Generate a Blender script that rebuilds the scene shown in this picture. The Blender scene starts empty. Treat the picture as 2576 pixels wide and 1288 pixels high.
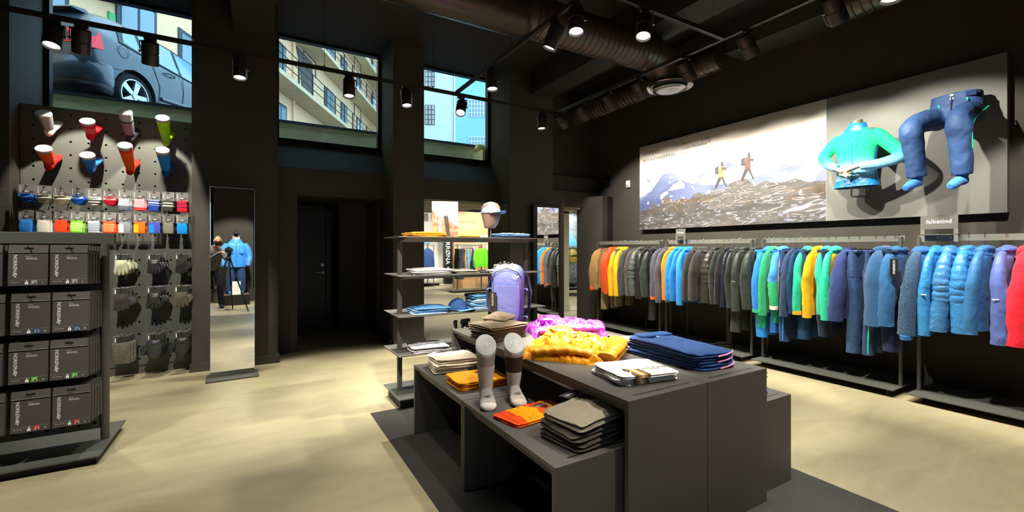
import bpy, bmesh, math, random
import numpy as np
from mathutils import Vector, Matrix, Euler, noise
R = math.radians
random.seed(11)
scene = bpy.context.scene
col = scene.collection

# ------------------------------------------------------------------ camera, sky, exposure
FPX = 1106.0
HORIZON = 625.0
CAM_H = 1.42
YAW = math.atan((1288 - 640) / FPX)
cam_data = bpy.data.cameras.new('camera')
cam_data.sensor_width = 36.0
cam_data.lens = 36.0 * FPX / 2576.0
cam_data.shift_y = -(644.0 - HORIZON) / 2576.0
cam_data.clip_start = 0.05
cam = bpy.data.objects.new('camera', cam_data)
cam.location = (0, 0, CAM_H)
cam.rotation_euler = (R(90), 0, -YAW)
col.objects.link(cam)
scene.camera = cam
scene.view_settings.view_transform = 'Standard'
scene.view_settings.look = 'None'
scene.view_settings.gamma = 1.0
scene.view_settings.use_curve_mapping = False
scene.view_settings.exposure = 0.0

world = bpy.data.worlds.new('overcast_sky')
scene.world = world
world.use_nodes = True
wbg = world.node_tree.nodes['Background']
wbg.inputs['Color'].default_value = (0.42, 0.74, 1.0, 1)
wbg.inputs['Strength'].default_value = 4.4

SPOT_W = 260.0         # watts of one track spotlight
LAMP_COL = (1.0, 0.93, 0.80)

_sa, _ca = math.sin(YAW), math.cos(YAW)
def _ray(px, py):
    u = (px - 1288) / FPX; v = (HORIZON - py) / FPX
    return _sa + u * _ca, _ca - u * _sa, v
def on_z(px, py, z):
    d = _ray(px, py); t = (z - CAM_H) / d[2]; return d[0] * t, d[1] * t
def on_x(px, py, X):
    d = _ray(px, py); t = X / d[0]; return d[1] * t, CAM_H + d[2] * t
def on_y(px, py, Y):
    d = _ray(px, py); t = Y / d[1]; return d[0] * t, CAM_H + d[2] * t

# ------------------------------------------------------------------ colour and materials
def lin(h):
    h = h.lstrip('#')
    out = []
    for i in (0, 2, 4):
        c = int(h[i:i + 2], 16) / 255.0
        out.append(c / 12.92 if c <= 0.04045 else ((c + 0.055) / 1.055) ** 2.4)
    return tuple(out)
_mats = {}
def mat(name, hexcol, rough=0.6, metal=0.0, bump=None, var=None, spec=0.5, sheen=0.0, coat=0.0):
    """bump = (scale, strength[, stretch xyz]); var = (scale, amount) soft colour variation"""
    key = name
    if key in _mats: return _mats[key]
    m = bpy.data.materials.new(name); m.use_nodes = True
    nt = m.node_tree; b = nt.nodes['Principled BSDF']
    c = lin(hexcol) if isinstance(hexcol, str) else hexcol
    b.inputs['Base Color'].default_value = (*c, 1)
    b.inputs['Roughness'].default_value = rough
    b.inputs['Metallic'].default_value = metal
    b.inputs['Specular IOR Level'].default_value = spec
    if sheen: b.inputs['Sheen Weight'].default_value = sheen
    if coat: b.inputs['Coat Weight'].default_value = coat
    tc = nt.nodes.new('ShaderNodeTexCoord')
    if bump:
        mp = nt.nodes.new('ShaderNodeMapping')
        mp.inputs['Scale'].default_value = bump[2] if len(bump) > 2 else (1, 1, 1)
        nt.links.new(tc.outputs['Object'], mp.inputs['Vector'])
        n = nt.nodes.new('ShaderNodeTexNoise'); n.inputs['Scale'].default_value = bump[0]
        n.inputs['Detail'].default_value = 4; n.inputs['Roughness'].default_value = 0.6
        n.inputs['Distortion'].default_value = 0.4
        nt.links.new(mp.outputs[0], n.inputs['Vector'])
        bp = nt.nodes.new('ShaderNodeBump'); bp.inputs['Strength'].default_value = bump[1]
        bp.inputs['Distance'].default_value = 0.02
        nt.links.new(n.outputs['Fac'], bp.inputs['Height'])
        nt.links.new(bp.outputs[0], b.inputs['Normal'])
    if var:
        n2 = nt.nodes.new('ShaderNodeTexNoise'); n2.inputs['Scale'].default_value = var[0]
        n2.inputs['Detail'].default_value = 5
        nt.links.new(tc.outputs['Object'], n2.inputs['Vector'])
        mx = nt.nodes.new('ShaderNodeMix'); mx.data_type = 'RGBA'
        a = var[1]
        mx.inputs[6].default_value = (*[x * (1 - a) for x in c], 1)
        mx.inputs[7].default_value = (*[min(1, x * (1 + a)) for x in c], 1)
        nt.links.new(n2.outputs['Fac'], mx.inputs[0])
        nt.links.new(mx.outputs[2], b.inputs['Base Color'])
    _mats[key] = m
    return m
def fabric(hexcol, kind='soft'):
    k = 'fabric_%s_%s' % (kind, hexcol.lstrip('#'))
    if kind == 'shell':   return mat(k, hexcol, 0.5, bump=(7, 1.0, (1, 1, 0.6)), spec=0.4, sheen=0.1)
    if kind == 'shiny':   return mat(k, hexcol, 0.34, bump=(16, 0.6), spec=0.5)
    if kind == 'fleece':  return mat(k, hexcol, 0.95, bump=(160, 0.7), var=(60, 0.25), sheen=0.3, spec=0.1)
    if kind == 'pile':    return mat(k, hexcol, 0.95, bump=(70, 1.0), var=(55, 0.6), sheen=0.2, spec=0.1)
    if kind == 'denim':   return mat(k, hexcol, 0.9, bump=(30, 0.35), var=(24, 0.25), spec=0.1)
    if kind == 'knit':    return mat(k, hexcol, 0.9, bump=(240, 0.3), sheen=0.15, spec=0.1)
    return mat(k, hexcol, 0.82, bump=(12, 0.55, (1, 1, .6)), sheen=0.15, spec=0.2)
def emit(name, c, s):
    if name in _mats: return _mats[name]
    m = bpy.data.materials.new(name); m.use_nodes = True
    nt = m.node_tree; nt.nodes.remove(nt.nodes['Principled BSDF'])
    e = nt.nodes.new('ShaderNodeEmission'); e.inputs[0].default_value = (*c, 1); e.inputs[1].default_value = s
    nt.links.new(e.outputs[0], nt.nodes['Material Output'].inputs[0])
    _mats[name] = m; return m
def stripes(name, c1, c2, axis, period, duty, lo, hi, rough=0.85, c3=None, hi3=None):
    """bands of c2 on c1 along an object axis between lo and hi; optional third colour beyond hi3"""
    if name in _mats: return _mats[name]
    m = bpy.data.materials.new(name); m.use_nodes = True
    nt = m.node_tree; b = nt.nodes['Principled BSDF']; b.inputs['Roughness'].default_value = rough
    b.inputs['Specular IOR Level'].default_value = 0.15
    tc = nt.nodes.new('ShaderNodeTexCoord'); sp = nt.nodes.new('ShaderNodeSeparateXYZ')
    nt.links.new(tc.outputs['Object'], sp.inputs[0]); src = sp.outputs['XYZ'.index(axis)]
    def mth(op, a, b_):
        n = nt.nodes.new('ShaderNodeMath'); n.operation = op
        for i, q in enumerate((a, b_)):
            if q is None: continue
            if isinstance(q, (int, float)): n.inputs[i].default_value = q
            else: nt.links.new(q, n.inputs[i])
        return n.outputs[0]
    md = mth('FLOORED_MODULO', src, period); band = mth('LESS_THAN', md, period * duty)
    f = mth('MULTIPLY', mth('MULTIPLY', band, mth('GREATER_THAN', src, lo)), mth('LESS_THAN', src, hi))
    mx = nt.nodes.new('ShaderNodeMix'); mx.data_type = 'RGBA'
    mx.inputs[6].default_value = (*lin(c1), 1); mx.inputs[7].default_value = (*lin(c2), 1)
    nt.links.new(f, mx.inputs[0]); out = mx.outputs[2]
    if c3:
        m2 = nt.nodes.new('ShaderNodeMix'); m2.data_type = 'RGBA'
        nt.links.new(out, m2.inputs[6]); m2.inputs[7].default_value = (*lin(c3), 1)
        nt.links.new(mth('GREATER_THAN', src, hi3), m2.inputs[0]); out = m2.outputs[2]
    nt.links.new(out, b.inputs['Base Color'])
    _mats[name] = m; return m
def ramp_mat(name, stops, axis, lo, hi, rough=0.85, bump=None):
    """dye gradient along an object axis"""
    if name in _mats: return _mats[name]
    m = bpy.data.materials.new(name); m.use_nodes = True
    nt = m.node_tree; b = nt.nodes['Principled BSDF']; b.inputs['Roughness'].default_value = rough
    tc = nt.nodes.new('ShaderNodeTexCoord'); sp = nt.nodes.new('ShaderNodeSeparateXYZ')
    nt.links.new(tc.outputs['Object'], sp.inputs[0])
    mr = nt.nodes.new('ShaderNodeMapRange'); mr.inputs[1].default_value = lo; mr.inputs[2].default_value = hi
    nt.links.new(sp.outputs['XYZ'.index(axis)], mr.inputs[0])
    cr = nt.nodes.new('ShaderNodeValToRGB'); el = cr.color_ramp.elements
    el[0].position = stops[0][0]; el[0].color = (*lin(stops[0][1]), 1)
    el[1].position = stops[-1][0]; el[1].color = (*lin(stops[-1][1]), 1)
    for p, c in stops[1:-1]:
        e = el.new(p); e.color = (*lin(c), 1)
    nt.links.new(mr.outputs[0], cr.inputs[0]); nt.links.new(cr.outputs[0], b.inputs['Base Color'])
    if bump:
        w = nt.nodes.new('ShaderNodeTexWave'); w.inputs['Scale'].default_value = bump[0]; w.bands_direction = 'Z'
        w.inputs['Distortion'].default_value = 1.5
        nt.links.new(tc.outputs['Object'], w.inputs['Vector'])
        bp = nt.nodes.new('ShaderNodeBump'); bp.inputs['Strength'].default_value = bump[1]; bp.inputs['Distance'].default_value = 0.01
        nt.links.new(w.outputs['Fac'], bp.inputs['Height']); nt.links.new(bp.outputs[0], b.inputs['Normal'])
    _mats[name] = m; return m
def vcol_mat(name, rough=0.5):
    if name in _mats: return _mats[name]
    m = bpy.data.materials.new(name); m.use_nodes = True
    nt = m.node_tree; b = nt.nodes['Principled BSDF']; b.inputs['Roughness'].default_value = rough
    a = nt.nodes.new('ShaderNodeVertexColor'); a.layer_name = 'print'
    nt.links.new(a.outputs[0], b.inputs['Base Color'])
    _mats[name] = m; return m
def glass_mat(name, tint=(1, 1, 1), fac=0.06):
    if name in _mats: return _mats[name]
    m = bpy.data.materials.new(name); m.use_nodes = True
    nt = m.node_tree; nt.nodes.remove(nt.nodes['Principled BSDF'])
    t = nt.nodes.new('ShaderNodeBsdfTransparent'); t.inputs[0].default_value = (*tint, 1)
    g = nt.nodes.new('ShaderNodeBsdfGlossy'); g.inputs['Roughness'].default_value = 0.0
    mx = nt.nodes.new('ShaderNodeMixShader'); mx.inputs[0].default_value = fac
    nt.links.new(t.outputs[0], mx.inputs[1]); nt.links.new(g.outputs[0], mx.inputs[2])
    nt.links.new(mx.outputs[0], nt.nodes['Material Output'].inputs[0])
    _mats[name] = m; return m

WALL   = mat('black_wall_paint', '#3b3832', 0.75, bump=(38, 0.18), var=(3, 0.18), spec=0.3)
CEIL   = mat('black_ceiling_paint', '#2a2826', 0.7, bump=(20, 0.1), spec=0.3)
STEEL  = mat('dark_grey_powder_coat', '#53504c', 0.5, bump=(260, 0.06), spec=0.4)
STEELG = mat('green_grey_powder_coat', '#4d504a', 0.5, bump=(260, 0.06), spec=0.4)
PEG    = mat('perforated_panel_grey', '#55564f', 0.6, bump=(240, 0.06))
BLACK  = mat('matt_black', '#0c0c0d', 0.6)
BLACKM = mat('black_lamp_metal', '#3a3632', 0.42, metal=0.35)
CHROME = mat('brushed_steel', '#b9b9b5', 0.25, metal=1.0)
MIRROR = mat('mirror_glass', (0.93, 0.94, 0.93), 0.0, metal=1.0)
WHITE  = mat('white_print', '#f2f2ee', 0.6)
GREYP  = mat('grey_print', '#9a9a98', 0.6)
CARD   = mat('charcoal_card', '#45433f', 0.62, bump=(300, 0.05))
CARDL  = mat('charcoal_card_light', '#6b6a66', 0.6)
GLASS  = glass_mat('window_glass')

# ------------------------------------------------------------------ mesh builder
class MB:
    def __init__(s): s.v = []; s.f = []; s.mi = []
    def add(s, vs, fs, mi=0, M=None):
        o = len(s.v)
        s.v += [tuple(M @ Vector(p)) for p in vs] if M is not None else [tuple(p) for p in vs]
        for q in fs: s.f.append(tuple(i + o for i in q)); s.mi.append(mi)
        return s
    def box(s, x0, x1, y0, y1, z0, z1, mi=0, M=None):
        return s.add([(x0, y0, z0), (x1, y0, z0), (x1, y1, z0), (x0, y1, z0), (x0, y0, z1), (x1, y0, z1), (x1, y1, z1), (x0, y1, z1)],
                     [(0, 3, 2, 1), (4, 5, 6, 7), (0, 1, 5, 4), (1, 2, 6, 5), (2, 3, 7, 6), (3, 0, 4, 7)], mi, M)
    def loft(s, rings, mi=0, c0=True, c1=True, M=None, closed=True):
        n = len(rings[0]); vs = [p for r in rings for p in r]; fs = []
        for i in range(len(rings) - 1):
            for j in range(n if closed else n - 1):
                k = (j + 1) % n
                fs.append((i * n + j, i * n + k, (i + 1) * n + k, (i + 1) * n + j))
        if c0: fs.append(tuple(range(n))[::-1])
        if c1: fs.append(tuple((len(rings) - 1) * n + j for j in range(n)))
        return s.add(vs, fs, mi, M)
    def cyl(s, p0, p1, r0, r1=None, n=16, mi=0, c0=True, c1=True, M=None):
        return s.tube([p0, p1], [r0, r0 if r1 is None else r1], n, mi, c0, c1, M)
    def tube(s, pts, r, n=8, mi=0, c0=True, c1=True, M=None, flat=None):
        P = [Vector(p) for p in pts]; m = len(P)
        rr = r if isinstance(r, (list, tuple)) else [r] * m
        T = []
        for i in range(m):
            d = P[min(i + 1, m - 1)] - P[max(i - 1, 0)]
            T.append(d.normalized() if d.length > 1e-9 else Vector((0, 0, 1)))
        up = Vector((0, 0, 1)) if abs(T[0].z) < 0.9 else Vector((0, 1, 0))
        nx = T[0].cross(up).normalized(); rings = []
        for i in range(m):
            nx = (nx - T[i] * nx.dot(T[i]))
            nx = nx.normalized() if nx.length > 1e-6 else T[i].orthogonal().normalized()
            ny = T[i].cross(nx).normalized()
            ra = rr[i]; a_, b_ = (ra if isinstance(ra, (tuple, list)) else (ra, ra))
            rings.append([P[i] + nx * (a_ * math.cos(2 * math.pi * j / n)) + ny * (b_ * math.sin(2 * math.pi * j / n)) for j in range(n)])
        return s.loft(rings, mi, c0, c1, M)
    def sphere(s, c, r, nu=16, nv=10, mi=0, M=None, zmin=-1.0):
        rx, ry, rz = r if isinstance(r, (tuple, list)) else (r, r, r)
        rings = []
        t0 = math.asin(max(-1, zmin)) if zmin > -1 else -math.pi / 2 + 0.02
        for i in range(nv + 1):
            t = t0 + (math.pi / 2 - 0.02 - t0) * i / nv
            rings.append([(c[0] + rx * math.cos(t) * math.cos(2 * math.pi * j / nu), c[1] + ry * math.cos(t) * math.sin(2 * math.pi * j / nu), c[2] + rz * math.sin(t)) for j in range(nu)])
        return s.loft(rings, mi, True, True, M)
    def prism(s, pts, h0, h1, axis='z', mi=0, M=None):
        """polygon pts (a,b) extruded between h0 and h1 along axis"""
        def q(a, b, h): return {'z': (a, b, h), 'y': (a, h, b), 'x': (h, a, b)}[axis]
        n = len(pts)
        vs = [q(a, b, h0) for a, b in pts] + [q(a, b, h1) for a, b in pts]
        fs = [tuple(range(n))[::-1], tuple(range(n, 2 * n))] + [(i, (i + 1) % n, n + (i + 1) % n, n + i) for i in range(n)]
        return s.add(vs, fs, mi, M)
    def mesh(s, name, mats, smooth=None):
        me = bpy.data.meshes.new(name); me.from_pydata(s.v, [], s.f)
        for m in (mats if isinstance(mats, (list, tuple)) else [mats]): me.materials.append(m)
        if any(s.mi): me.polygons.foreach_set('material_index', s.mi)
        bm = bmesh.new(); bm.from_mesh(me); bmesh.ops.recalc_face_normals(bm, faces=bm.faces); bm.to_mesh(me); bm.free()
        if smooth:
            me.polygons.foreach_set('use_smooth', [True] * len(me.polygons))
            if smooth < 180: me.set_sharp_from_angle(angle=R(smooth))
        me.update()
        return me
    def build(s, name, mats, parent=None, smooth=None, loc=None, rot=None, bevel=None):
        return place(name, s.mesh(name, mats, smooth), parent, loc, rot, bevel)
def place(name, me, parent=None, loc=None, rot=None, bevel=None, M=None):
    o = bpy.data.objects.new(name, me); col.objects.link(o)
    if parent: o.parent = parent
    if M is not None: o.matrix_local = M
    if loc: o.location = loc
    if rot: o.rotation_euler = rot
    if bevel:
        b = o.modifiers.new('bevel', 'BEVEL'); b.width = bevel; b.segments = 2; b.limit_method = 'ANGLE'; b.angle_limit = R(40)
    return o
def tag(o, label, cat, group=None):
    o['label'] = label; o['category'] = cat
    if group: o['group'] = group
    return o
def thing(name, label, cat, loc=(0, 0, 0), rz=0.0, group=None, rot=None):
    o = bpy.data.objects.new(name, None); col.objects.link(o); o.empty_display_size = 0.05
    o.location = loc; o.rotation_euler = rot if rot else (0, 0, rz)
    return tag(o, label, cat, group)
def struct(name, mb, m, smooth=None, bevel=None, parent=None):
    o = mb.build(name, m, parent, smooth, bevel=bevel)
    if not parent: o['kind'] = 'structure'
    return o
def dup(root, loc=None, rot=None, label=None, group=None):
    r = root.copy(); col.objects.link(r)
    if loc: r.location = loc
    if rot: r.rotation_euler = rot
    if label: r['label'] = label
    if group: r['group'] = group
    for ch in root.children:
        c = ch.copy(); col.objects.link(c); c.parent = r
        for g in ch.children:
            d = g.copy(); col.objects.link(d); d.parent = c
    return r
_bench = bpy.data.scenes.new('bench')      # empty helper scene: evaluates one object at a time, removed at the end
def evaluate(o, linked=True):
    _bench.collection.objects.link(o)
    with bpy.context.temp_override(scene=_bench, view_layer=_bench.view_layers[0]):
        dg = bpy.context.evaluated_depsgraph_get(); dg.update()
        me = bpy.data.meshes.new_from_object(o.evaluated_get(dg))
    _bench.collection.objects.unlink(o)
    return me
def bake(o):
    """apply the modifiers of an object to its mesh"""
    me = evaluate(o)
    o.modifiers.clear(); o.data = me
    return o
def fuse(o, voxel, smooth_it=6):
    """melt overlapping pieces of one mesh into one continuous surface"""
    mats = [m for m in o.data.materials]
    r = o.modifiers.new('remesh', 'REMESH'); r.mode = 'VOXEL'; r.voxel_size = voxel; r.use_smooth_shade = True
    if smooth_it:
        s = o.modifiers.new('smooth', 'SMOOTH'); s.factor = 0.5; s.iterations = smooth_it
    bake(o)
    o.data.materials.clear()
    for m in mats: o.data.materials.append(m)
    o.data.polygons.foreach_set('use_smooth', [True] * len(o.data.polygons))
    return o
_txt = {}
def text_mesh(s, size=0.1, m=None, align='LEFT', extrude=0.0):
    k = (s, size, m.name if m else '', align)
    if k in _txt: return _txt[k]
    cu = bpy.data.curves.new('lettering', 'FONT'); cu.body = s; cu.size = size; cu.align_x = align
    cu.resolution_u = 2
    o = bpy.data.objects.new('lettering_tmp', cu)
    me = evaluate(o)
    bpy.data.objects.remove(o)
    me.materials.clear(); me.materials.append(m or WHITE)
    _txt[k] = me
    return me
def basis(origin, xdir, ydir):
    x = Vector(xdir).normalized(); y = Vector(ydir); y = (y - x * y.dot(x)).normalized(); z = x.cross(y)
    M = Matrix(((x.x, y.x, z.x, origin[0]), (x.y, y.y, z.y, origin[1]), (x.z, y.z, z.z, origin[2]), (0, 0, 0, 1)))
    return M
def ribbon(mb, pts, w, z=0.0, mi=0):
    n = len(pts); L = []; Rr = []
    for i in range(n):
        a = Vector(pts[max(0, i - 1)]); b = Vector(pts[min(n - 1, i + 1)]); d = (b - a).normalized()
        nrm = Vector((-d.y, d.x)); ww = w * (0.5 if not isinstance(w, list) else w[i])
        p = Vector(pts[i]); L.append((p.x + nrm.x * ww, p.y + nrm.y * ww, z)); Rr.append((p.x - nrm.x * ww, p.y - nrm.y * ww, z))
    mb.add(L + Rr, [(i, i + 1, n + i + 1, n + i) for i in range(n - 1)], mi)
_logo = {}
def emblem(size, m):
    """helmeted head emblem with a swept wing"""
    k = (size, m.name)
    if k in _logo: return _logo[k]
    mb = MB(); s = size
    for pts, w in (([(-.48, -.34), (-.5, -.05), (-.42, .22), (-.25, .38), (-.02, .36), (.16, .2), (.24, .02)], .13),
                   ([(.12, -.02), (.34, .0), (.55, .1), (.7, .26)], .11), ([(.16, -.16), (.42, -.14), (.68, .0), (.9, .22)], .09),
                   ([(.2, -.62), (.26, -.4), (.3, -.24)], .12), ([(-.3, -.02), (-.12, .04), (.02, -.1), (-.04, -.28)], .09),
                   ([(-.36, -.3), (-.22, -.22), (-.1, -.34)], .08), ([(-.3, -.46), (-.18, -.4), (-.08, -.56)], .08)):
        ribbon(mb, [(a * s, b * s) for a, b in pts], w * s)
    me = mb.mesh('emblem', m); _logo[k] = me
    return me
def paint(name, w, h, nx, ny, fn, parent=None, M=None, rough=0.5, name_mat='printed_picture'):
    """flat printed picture: w x h sheet, fn(U, V arrays 0..1) -> rgb array (sRGB 0..1)"""
    xs = np.linspace(0, 1, nx + 1); ys = np.linspace(0, 1, ny + 1)
    U, V = np.meshgrid(xs, ys); rgb = np.clip(fn(U, V), 0, 1)
    rgb = np.where(rgb <= 0.04045, rgb / 12.92, ((rgb + 0.055) / 1.055) ** 2.4)
    co = np.stack([(U - 0.0) * w, V * h, U * 0], -1).reshape(-1, 3)
    i = (np.arange(ny)[:, None] * (nx + 1) + np.arange(nx)[None, :]).reshape(-1)
    faces = np.stack([i, i + 1, i + nx + 2, i + nx + 1], -1)
    me = bpy.data.meshes.new(name); me.from_pydata(co.tolist(), [], faces.tolist())
    ca = me.color_attributes.new('print', 'FLOAT_COLOR', 'POINT')
    ca.data.foreach_set('color', np.concatenate([rgb.reshape(-1, 3), np.ones((rgb.size // 3, 1))], 1).astype(np.float32).ravel())
    me.materials.append(vcol_mat(name_mat, rough)); me.update()
    return place(name, me, parent, M=M)
def vnoise(U, V, sx, sy, seed=0, octv=4):
    """value noise on arrays"""
    out = np.zeros_like(U); amp = 1.0; tot = 0
    for o in range(octv):
        rs = np.random.RandomState(seed + o * 17); g = rs.rand(64, 64)
        x = U * sx * 2 ** o; y = V * sy * 2 ** o
        xi = np.floor(x).astype(int); yi = np.floor(y).astype(int); fx = x - xi; fy = y - yi
        fx = fx * fx * (3 - 2 * fx); fy = fy * fy * (3 - 2 * fy)
        a = g[yi % 64, xi % 64]; b = g[yi % 64, (xi + 1) % 64]; c = g[(yi + 1) % 64, xi % 64]; d = g[(yi + 1) % 64, (xi + 1) % 64]
        out += amp * ((a * (1 - fx) + b * fx) * (1 - fy) + (c * (1 - fx) + d * fx) * fy); tot += amp; amp *= 0.5
    return out / tot
# ------------------------------------------------------------------ the room
CEIL_Z = 4.45
XR = 5.92          # right wall
YB = 7.05          # plane of the upper windows
def floor_material():
    m = bpy.data.materials.new('beige_microcement'); m.use_nodes = True
    nt = m.node_tree; b = nt.nodes['Principled BSDF']
    tc = nt.nodes.new('ShaderNodeTexCoord')
    mp = nt.nodes.new('ShaderNodeMapping'); mp.inputs['Scale'].default_value = (0.55, 1.5, 1); mp.inputs['Rotation'].default_value = (0, 0, R(18))
    nt.links.new(tc.outputs['Object'], mp.inputs[0])
    n1 = nt.nodes.new('ShaderNodeTexNoise'); n1.inputs['Scale'].default_value = 2.6; n1.inputs['Detail'].default_value = 9; n1.inputs['Roughness'].default_value = .62; n1.inputs['Distortion'].default_value = 1.2
    nt.links.new(mp.outputs[0], n1.inputs['Vector'])
    cr = nt.nodes.new('ShaderNodeValToRGB'); e = cr.color_ramp.elements
    e[0].position = .28; e[0].color = (*lin('#8f866b'), 1); e[1].position = .72; e[1].color = (*lin('#a39a7b'), 1)
    nt.links.new(n1.outputs['Fac'], cr.inputs[0]); nt.links.new(cr.outputs[0], b.inputs['Base Color'])
    b.inputs['Roughness'].default_value = .42; b.inputs['Specular IOR Level'].default_value = .4
    n2 = nt.nodes.new('ShaderNodeTexNoise'); n2.inputs['Scale'].default_value = 60
    nt.links.new(mp.outputs[0], n2.inputs['Vector'])
    bp = nt.nodes.new('ShaderNodeBump'); bp.inputs['Strength'].default_value = .05; bp.inputs['Distance'].default_value = .01
    nt.links.new(n2.outputs['Fac'], bp.inputs['Height']); nt.links.new(bp.outputs[0], b.inputs['Normal'])
    return m
FLOOR = floor_material()
struct('floor', MB().box(-5, 14, -2.6, 20, -0.12, 0), FLOOR)
struct('ceiling', MB().box(-5, 6.2, -2.6, YB - .02, CEIL_Z, CEIL_Z + .15), CEIL)
struct('wall_right', MB().box(XR, XR + .3, -2.6, 7.0, 0, CEIL_Z), WALL)
struct('wall_left', MB().box(-4.3, -4.0, -2.6, 7.2, 0, CEIL_Z), WALL)
# front wall with the shop windows (seen only in the mirrors)
fw = MB()
fw.box(-4.3, -.72, -2.75, -2.45, 0, CEIL_Z).box(-.27, .62, -2.75, -2.25, 0, CEIL_Z).box(.95, 6.2, -2.75, -2.45, 0, CEIL_Z)
fw.box(-.72, -.27, -2.75, -2.45, 0, .35).box(.62, .95, -2.75, -2.45, 0, .35)
fw.box(-.72, -.27, -2.75, -2.45, 2.7, CEIL_Z).box(.62, .95, -2.75, -2.45, 2.7, CEIL_Z)
struct('wall_front', fw, WALL)

# back wall: pillars, steps, bulkheads
def strct_box(name, *b, m=None, bevel=None):
    return struct(name, MB().box(*b), m or WALL, bevel=bevel)
strct_box('pillar', -4.0, -2.07, 6.2, 7.1, 0, CEIL_Z)
strct_box('pillar', -.62, .25, 6.2, 7.1, 0, CEIL_Z)
strct_box('pillar', 1.72, 2.18, 6.31, 7.1, 0, CEIL_Z)
p3 = MB().box(3.65, 4.53, 6.31, 7.06, 0, CEIL_Z).prism([(4.53, 0), (4.79, 0), (4.79, 2.36), (4.77, 2.39), (4.74, 2.4), (4.53, 2.4)], 6.33, 7.06, 'y')
struct('pillar', p3, WALL)
strct_box('wall_recess', .25, .51, 6.7, 8.75, 0, 2.21)
wb = MB()
wb.box(-2.07, -.62, 6.62, 7.3, 0, 2.93)                                   # below window 1, behind the sock panel
def splay(x0, x1, ylow, zlow, zhigh, yhigh):                            # sloping sill below a window
    wb.prism([(ylow, zlow), (ylow, zlow + .32), (yhigh, zhigh), (7.3, zhigh), (7.3, zlow)], x0, x1, 'x')
splay(.25, 1.72, 6.7, 2.21, 2.93, 7.0)
splay(2.18, 3.65, 6.7, 2.21, 2.93, 7.0)
wb.prism([(6.62, 2.21), (6.62, 2.5), (6.72, 2.52), (6.72, 2.8), (6.86, 2.82), (6.86, CEIL_Z), (7.3, CEIL_Z), (7.3, 2.21)], 4.53, 5.95, 'x')
wb.box(.51, 1.27, 8.66, 8.9, 0, 2.4).box(1.26, 2.18, 8.04, 8.9, 0, 2.4)          # door wall and return
wb.box(.25, 2.18, 7.3, 8.9, 2.21, 2.6)
wb.box(1.72, 2.18, 7.3, 8.1, 0, 2.3)
struct('wall_back', wb, WALL)
strct_box('trim_1', .51, 1.72, 6.72, 6.76, 2.16, 2.21)
# wall stub beside the second opening, slightly skewed
stub = MB().prism([(5.42, 6.75), (5.60, 6.22), (5.72, 6.22), (5.95, 6.3), (5.95, 7.0), (5.64, 7.0)], 0, 2.4, 'z')
struct('wall_stub', stub, WALL)
# soffits of the openings, timber clad
TIMBER = mat('pale_timber_cladding', '#8f8a72', 0.7, bump=(14, 0.4, (1, 8, 8)), var=(9, .3))
strct_box('trim_2', 2.18, 3.65, 6.72, 8.1, 2.17, 2.215, m=TIMBER)
strct_box('trim_3', 4.79, 5.42, 6.64, 8.0, 2.17, 2.215, m=TIMBER)
CONC = mat('dark_plank_cladding', '#4c4a40', 0.8, bump=(16, 0.5, (8, 8, .5)), var=(12, .35))
strct_box('trim_4', 3.63, 3.66, 6.34, 7.05, 0, 2.17, m=CONC)
# beams and soffit box
strct_box('beam', -.22, .2, -2.45, 6.2, 4.04, CEIL_Z, m=CEIL)
strct_box('beam', 4.05, 4.47, -2.45, 6.31, 4.04, CEIL_Z, m=CEIL)
strct_box('beam', 5.47, XR, 2.5, 3.66, 4.04, CEIL_Z, m=mat('grey_soffit', '#3a3936', .7))
# baseboards
bb = MB()
bb.box(-.64, .27, 6.18, 6.2, 0, .1).box(.25, .27, 6.2, 6.68, 0, .1).box(.27, .53, 6.68, 6.7, 0, .1).box(.51, .53, 6.7, 8.66, 0, .1)
bb.box(1.24, 1.26, 8.02, 8.66, 0, .1).box(1.24, 1.72, 8.02, 8.04, 0, .1)
bb.box(1.7, 1.72, 6.29, 8.02, 0, .1).box(1.7, 2.2, 6.29, 6.31, 0, .1).box(3.63, 4.8, 6.29, 6.31, 0, .1)
struct('baseboard_back', bb, WALL)
struct('baseboard_right', MB().box(XR - .015, XR, -2.4, 6.2, 0, .1), WALL)

# door in the recess
FRAME = mat('black_door_paint', '#141312', 0.42, bump=(300, .04))
d = struct('door_1', MB().box(.53, 1.12, 8.62, 8.66, .005, 2.1), FRAME, bevel=.004)
df = MB().box(1.12, 1.2, 8.56, 8.68, 0, 2.19).box(.51, .53, 8.56, 8.68, 0, 2.19).box(.51, 1.2, 8.56, 8.68, 2.1, 2.19)
struct('door_frame', df, FRAME, parent=d, bevel=.004)
hd = MB().cyl((1.065, 8.62, .985), (1.065, 8.608, .985), .026, n=20).cyl((1.065, 8.612, .985), (1.065, 8.57, .985), .009, n=10)
hd.tube([(1.065, 8.572, .985), (1.02, 8.57, .985), (.95, 8.572, .985)], .0095, 10)
struct('door_handle', hd, CHROME, 40, parent=d)
struct('door_lock', MB().cyl((1.065, 8.62, 1.12), (1.065, 8.606, 1.12), .028, n=20).box(1.062, 1.068, 8.603, 8.607, 1.105, 1.13, 1), [CHROME, BLACK], 40, parent=d)

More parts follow.
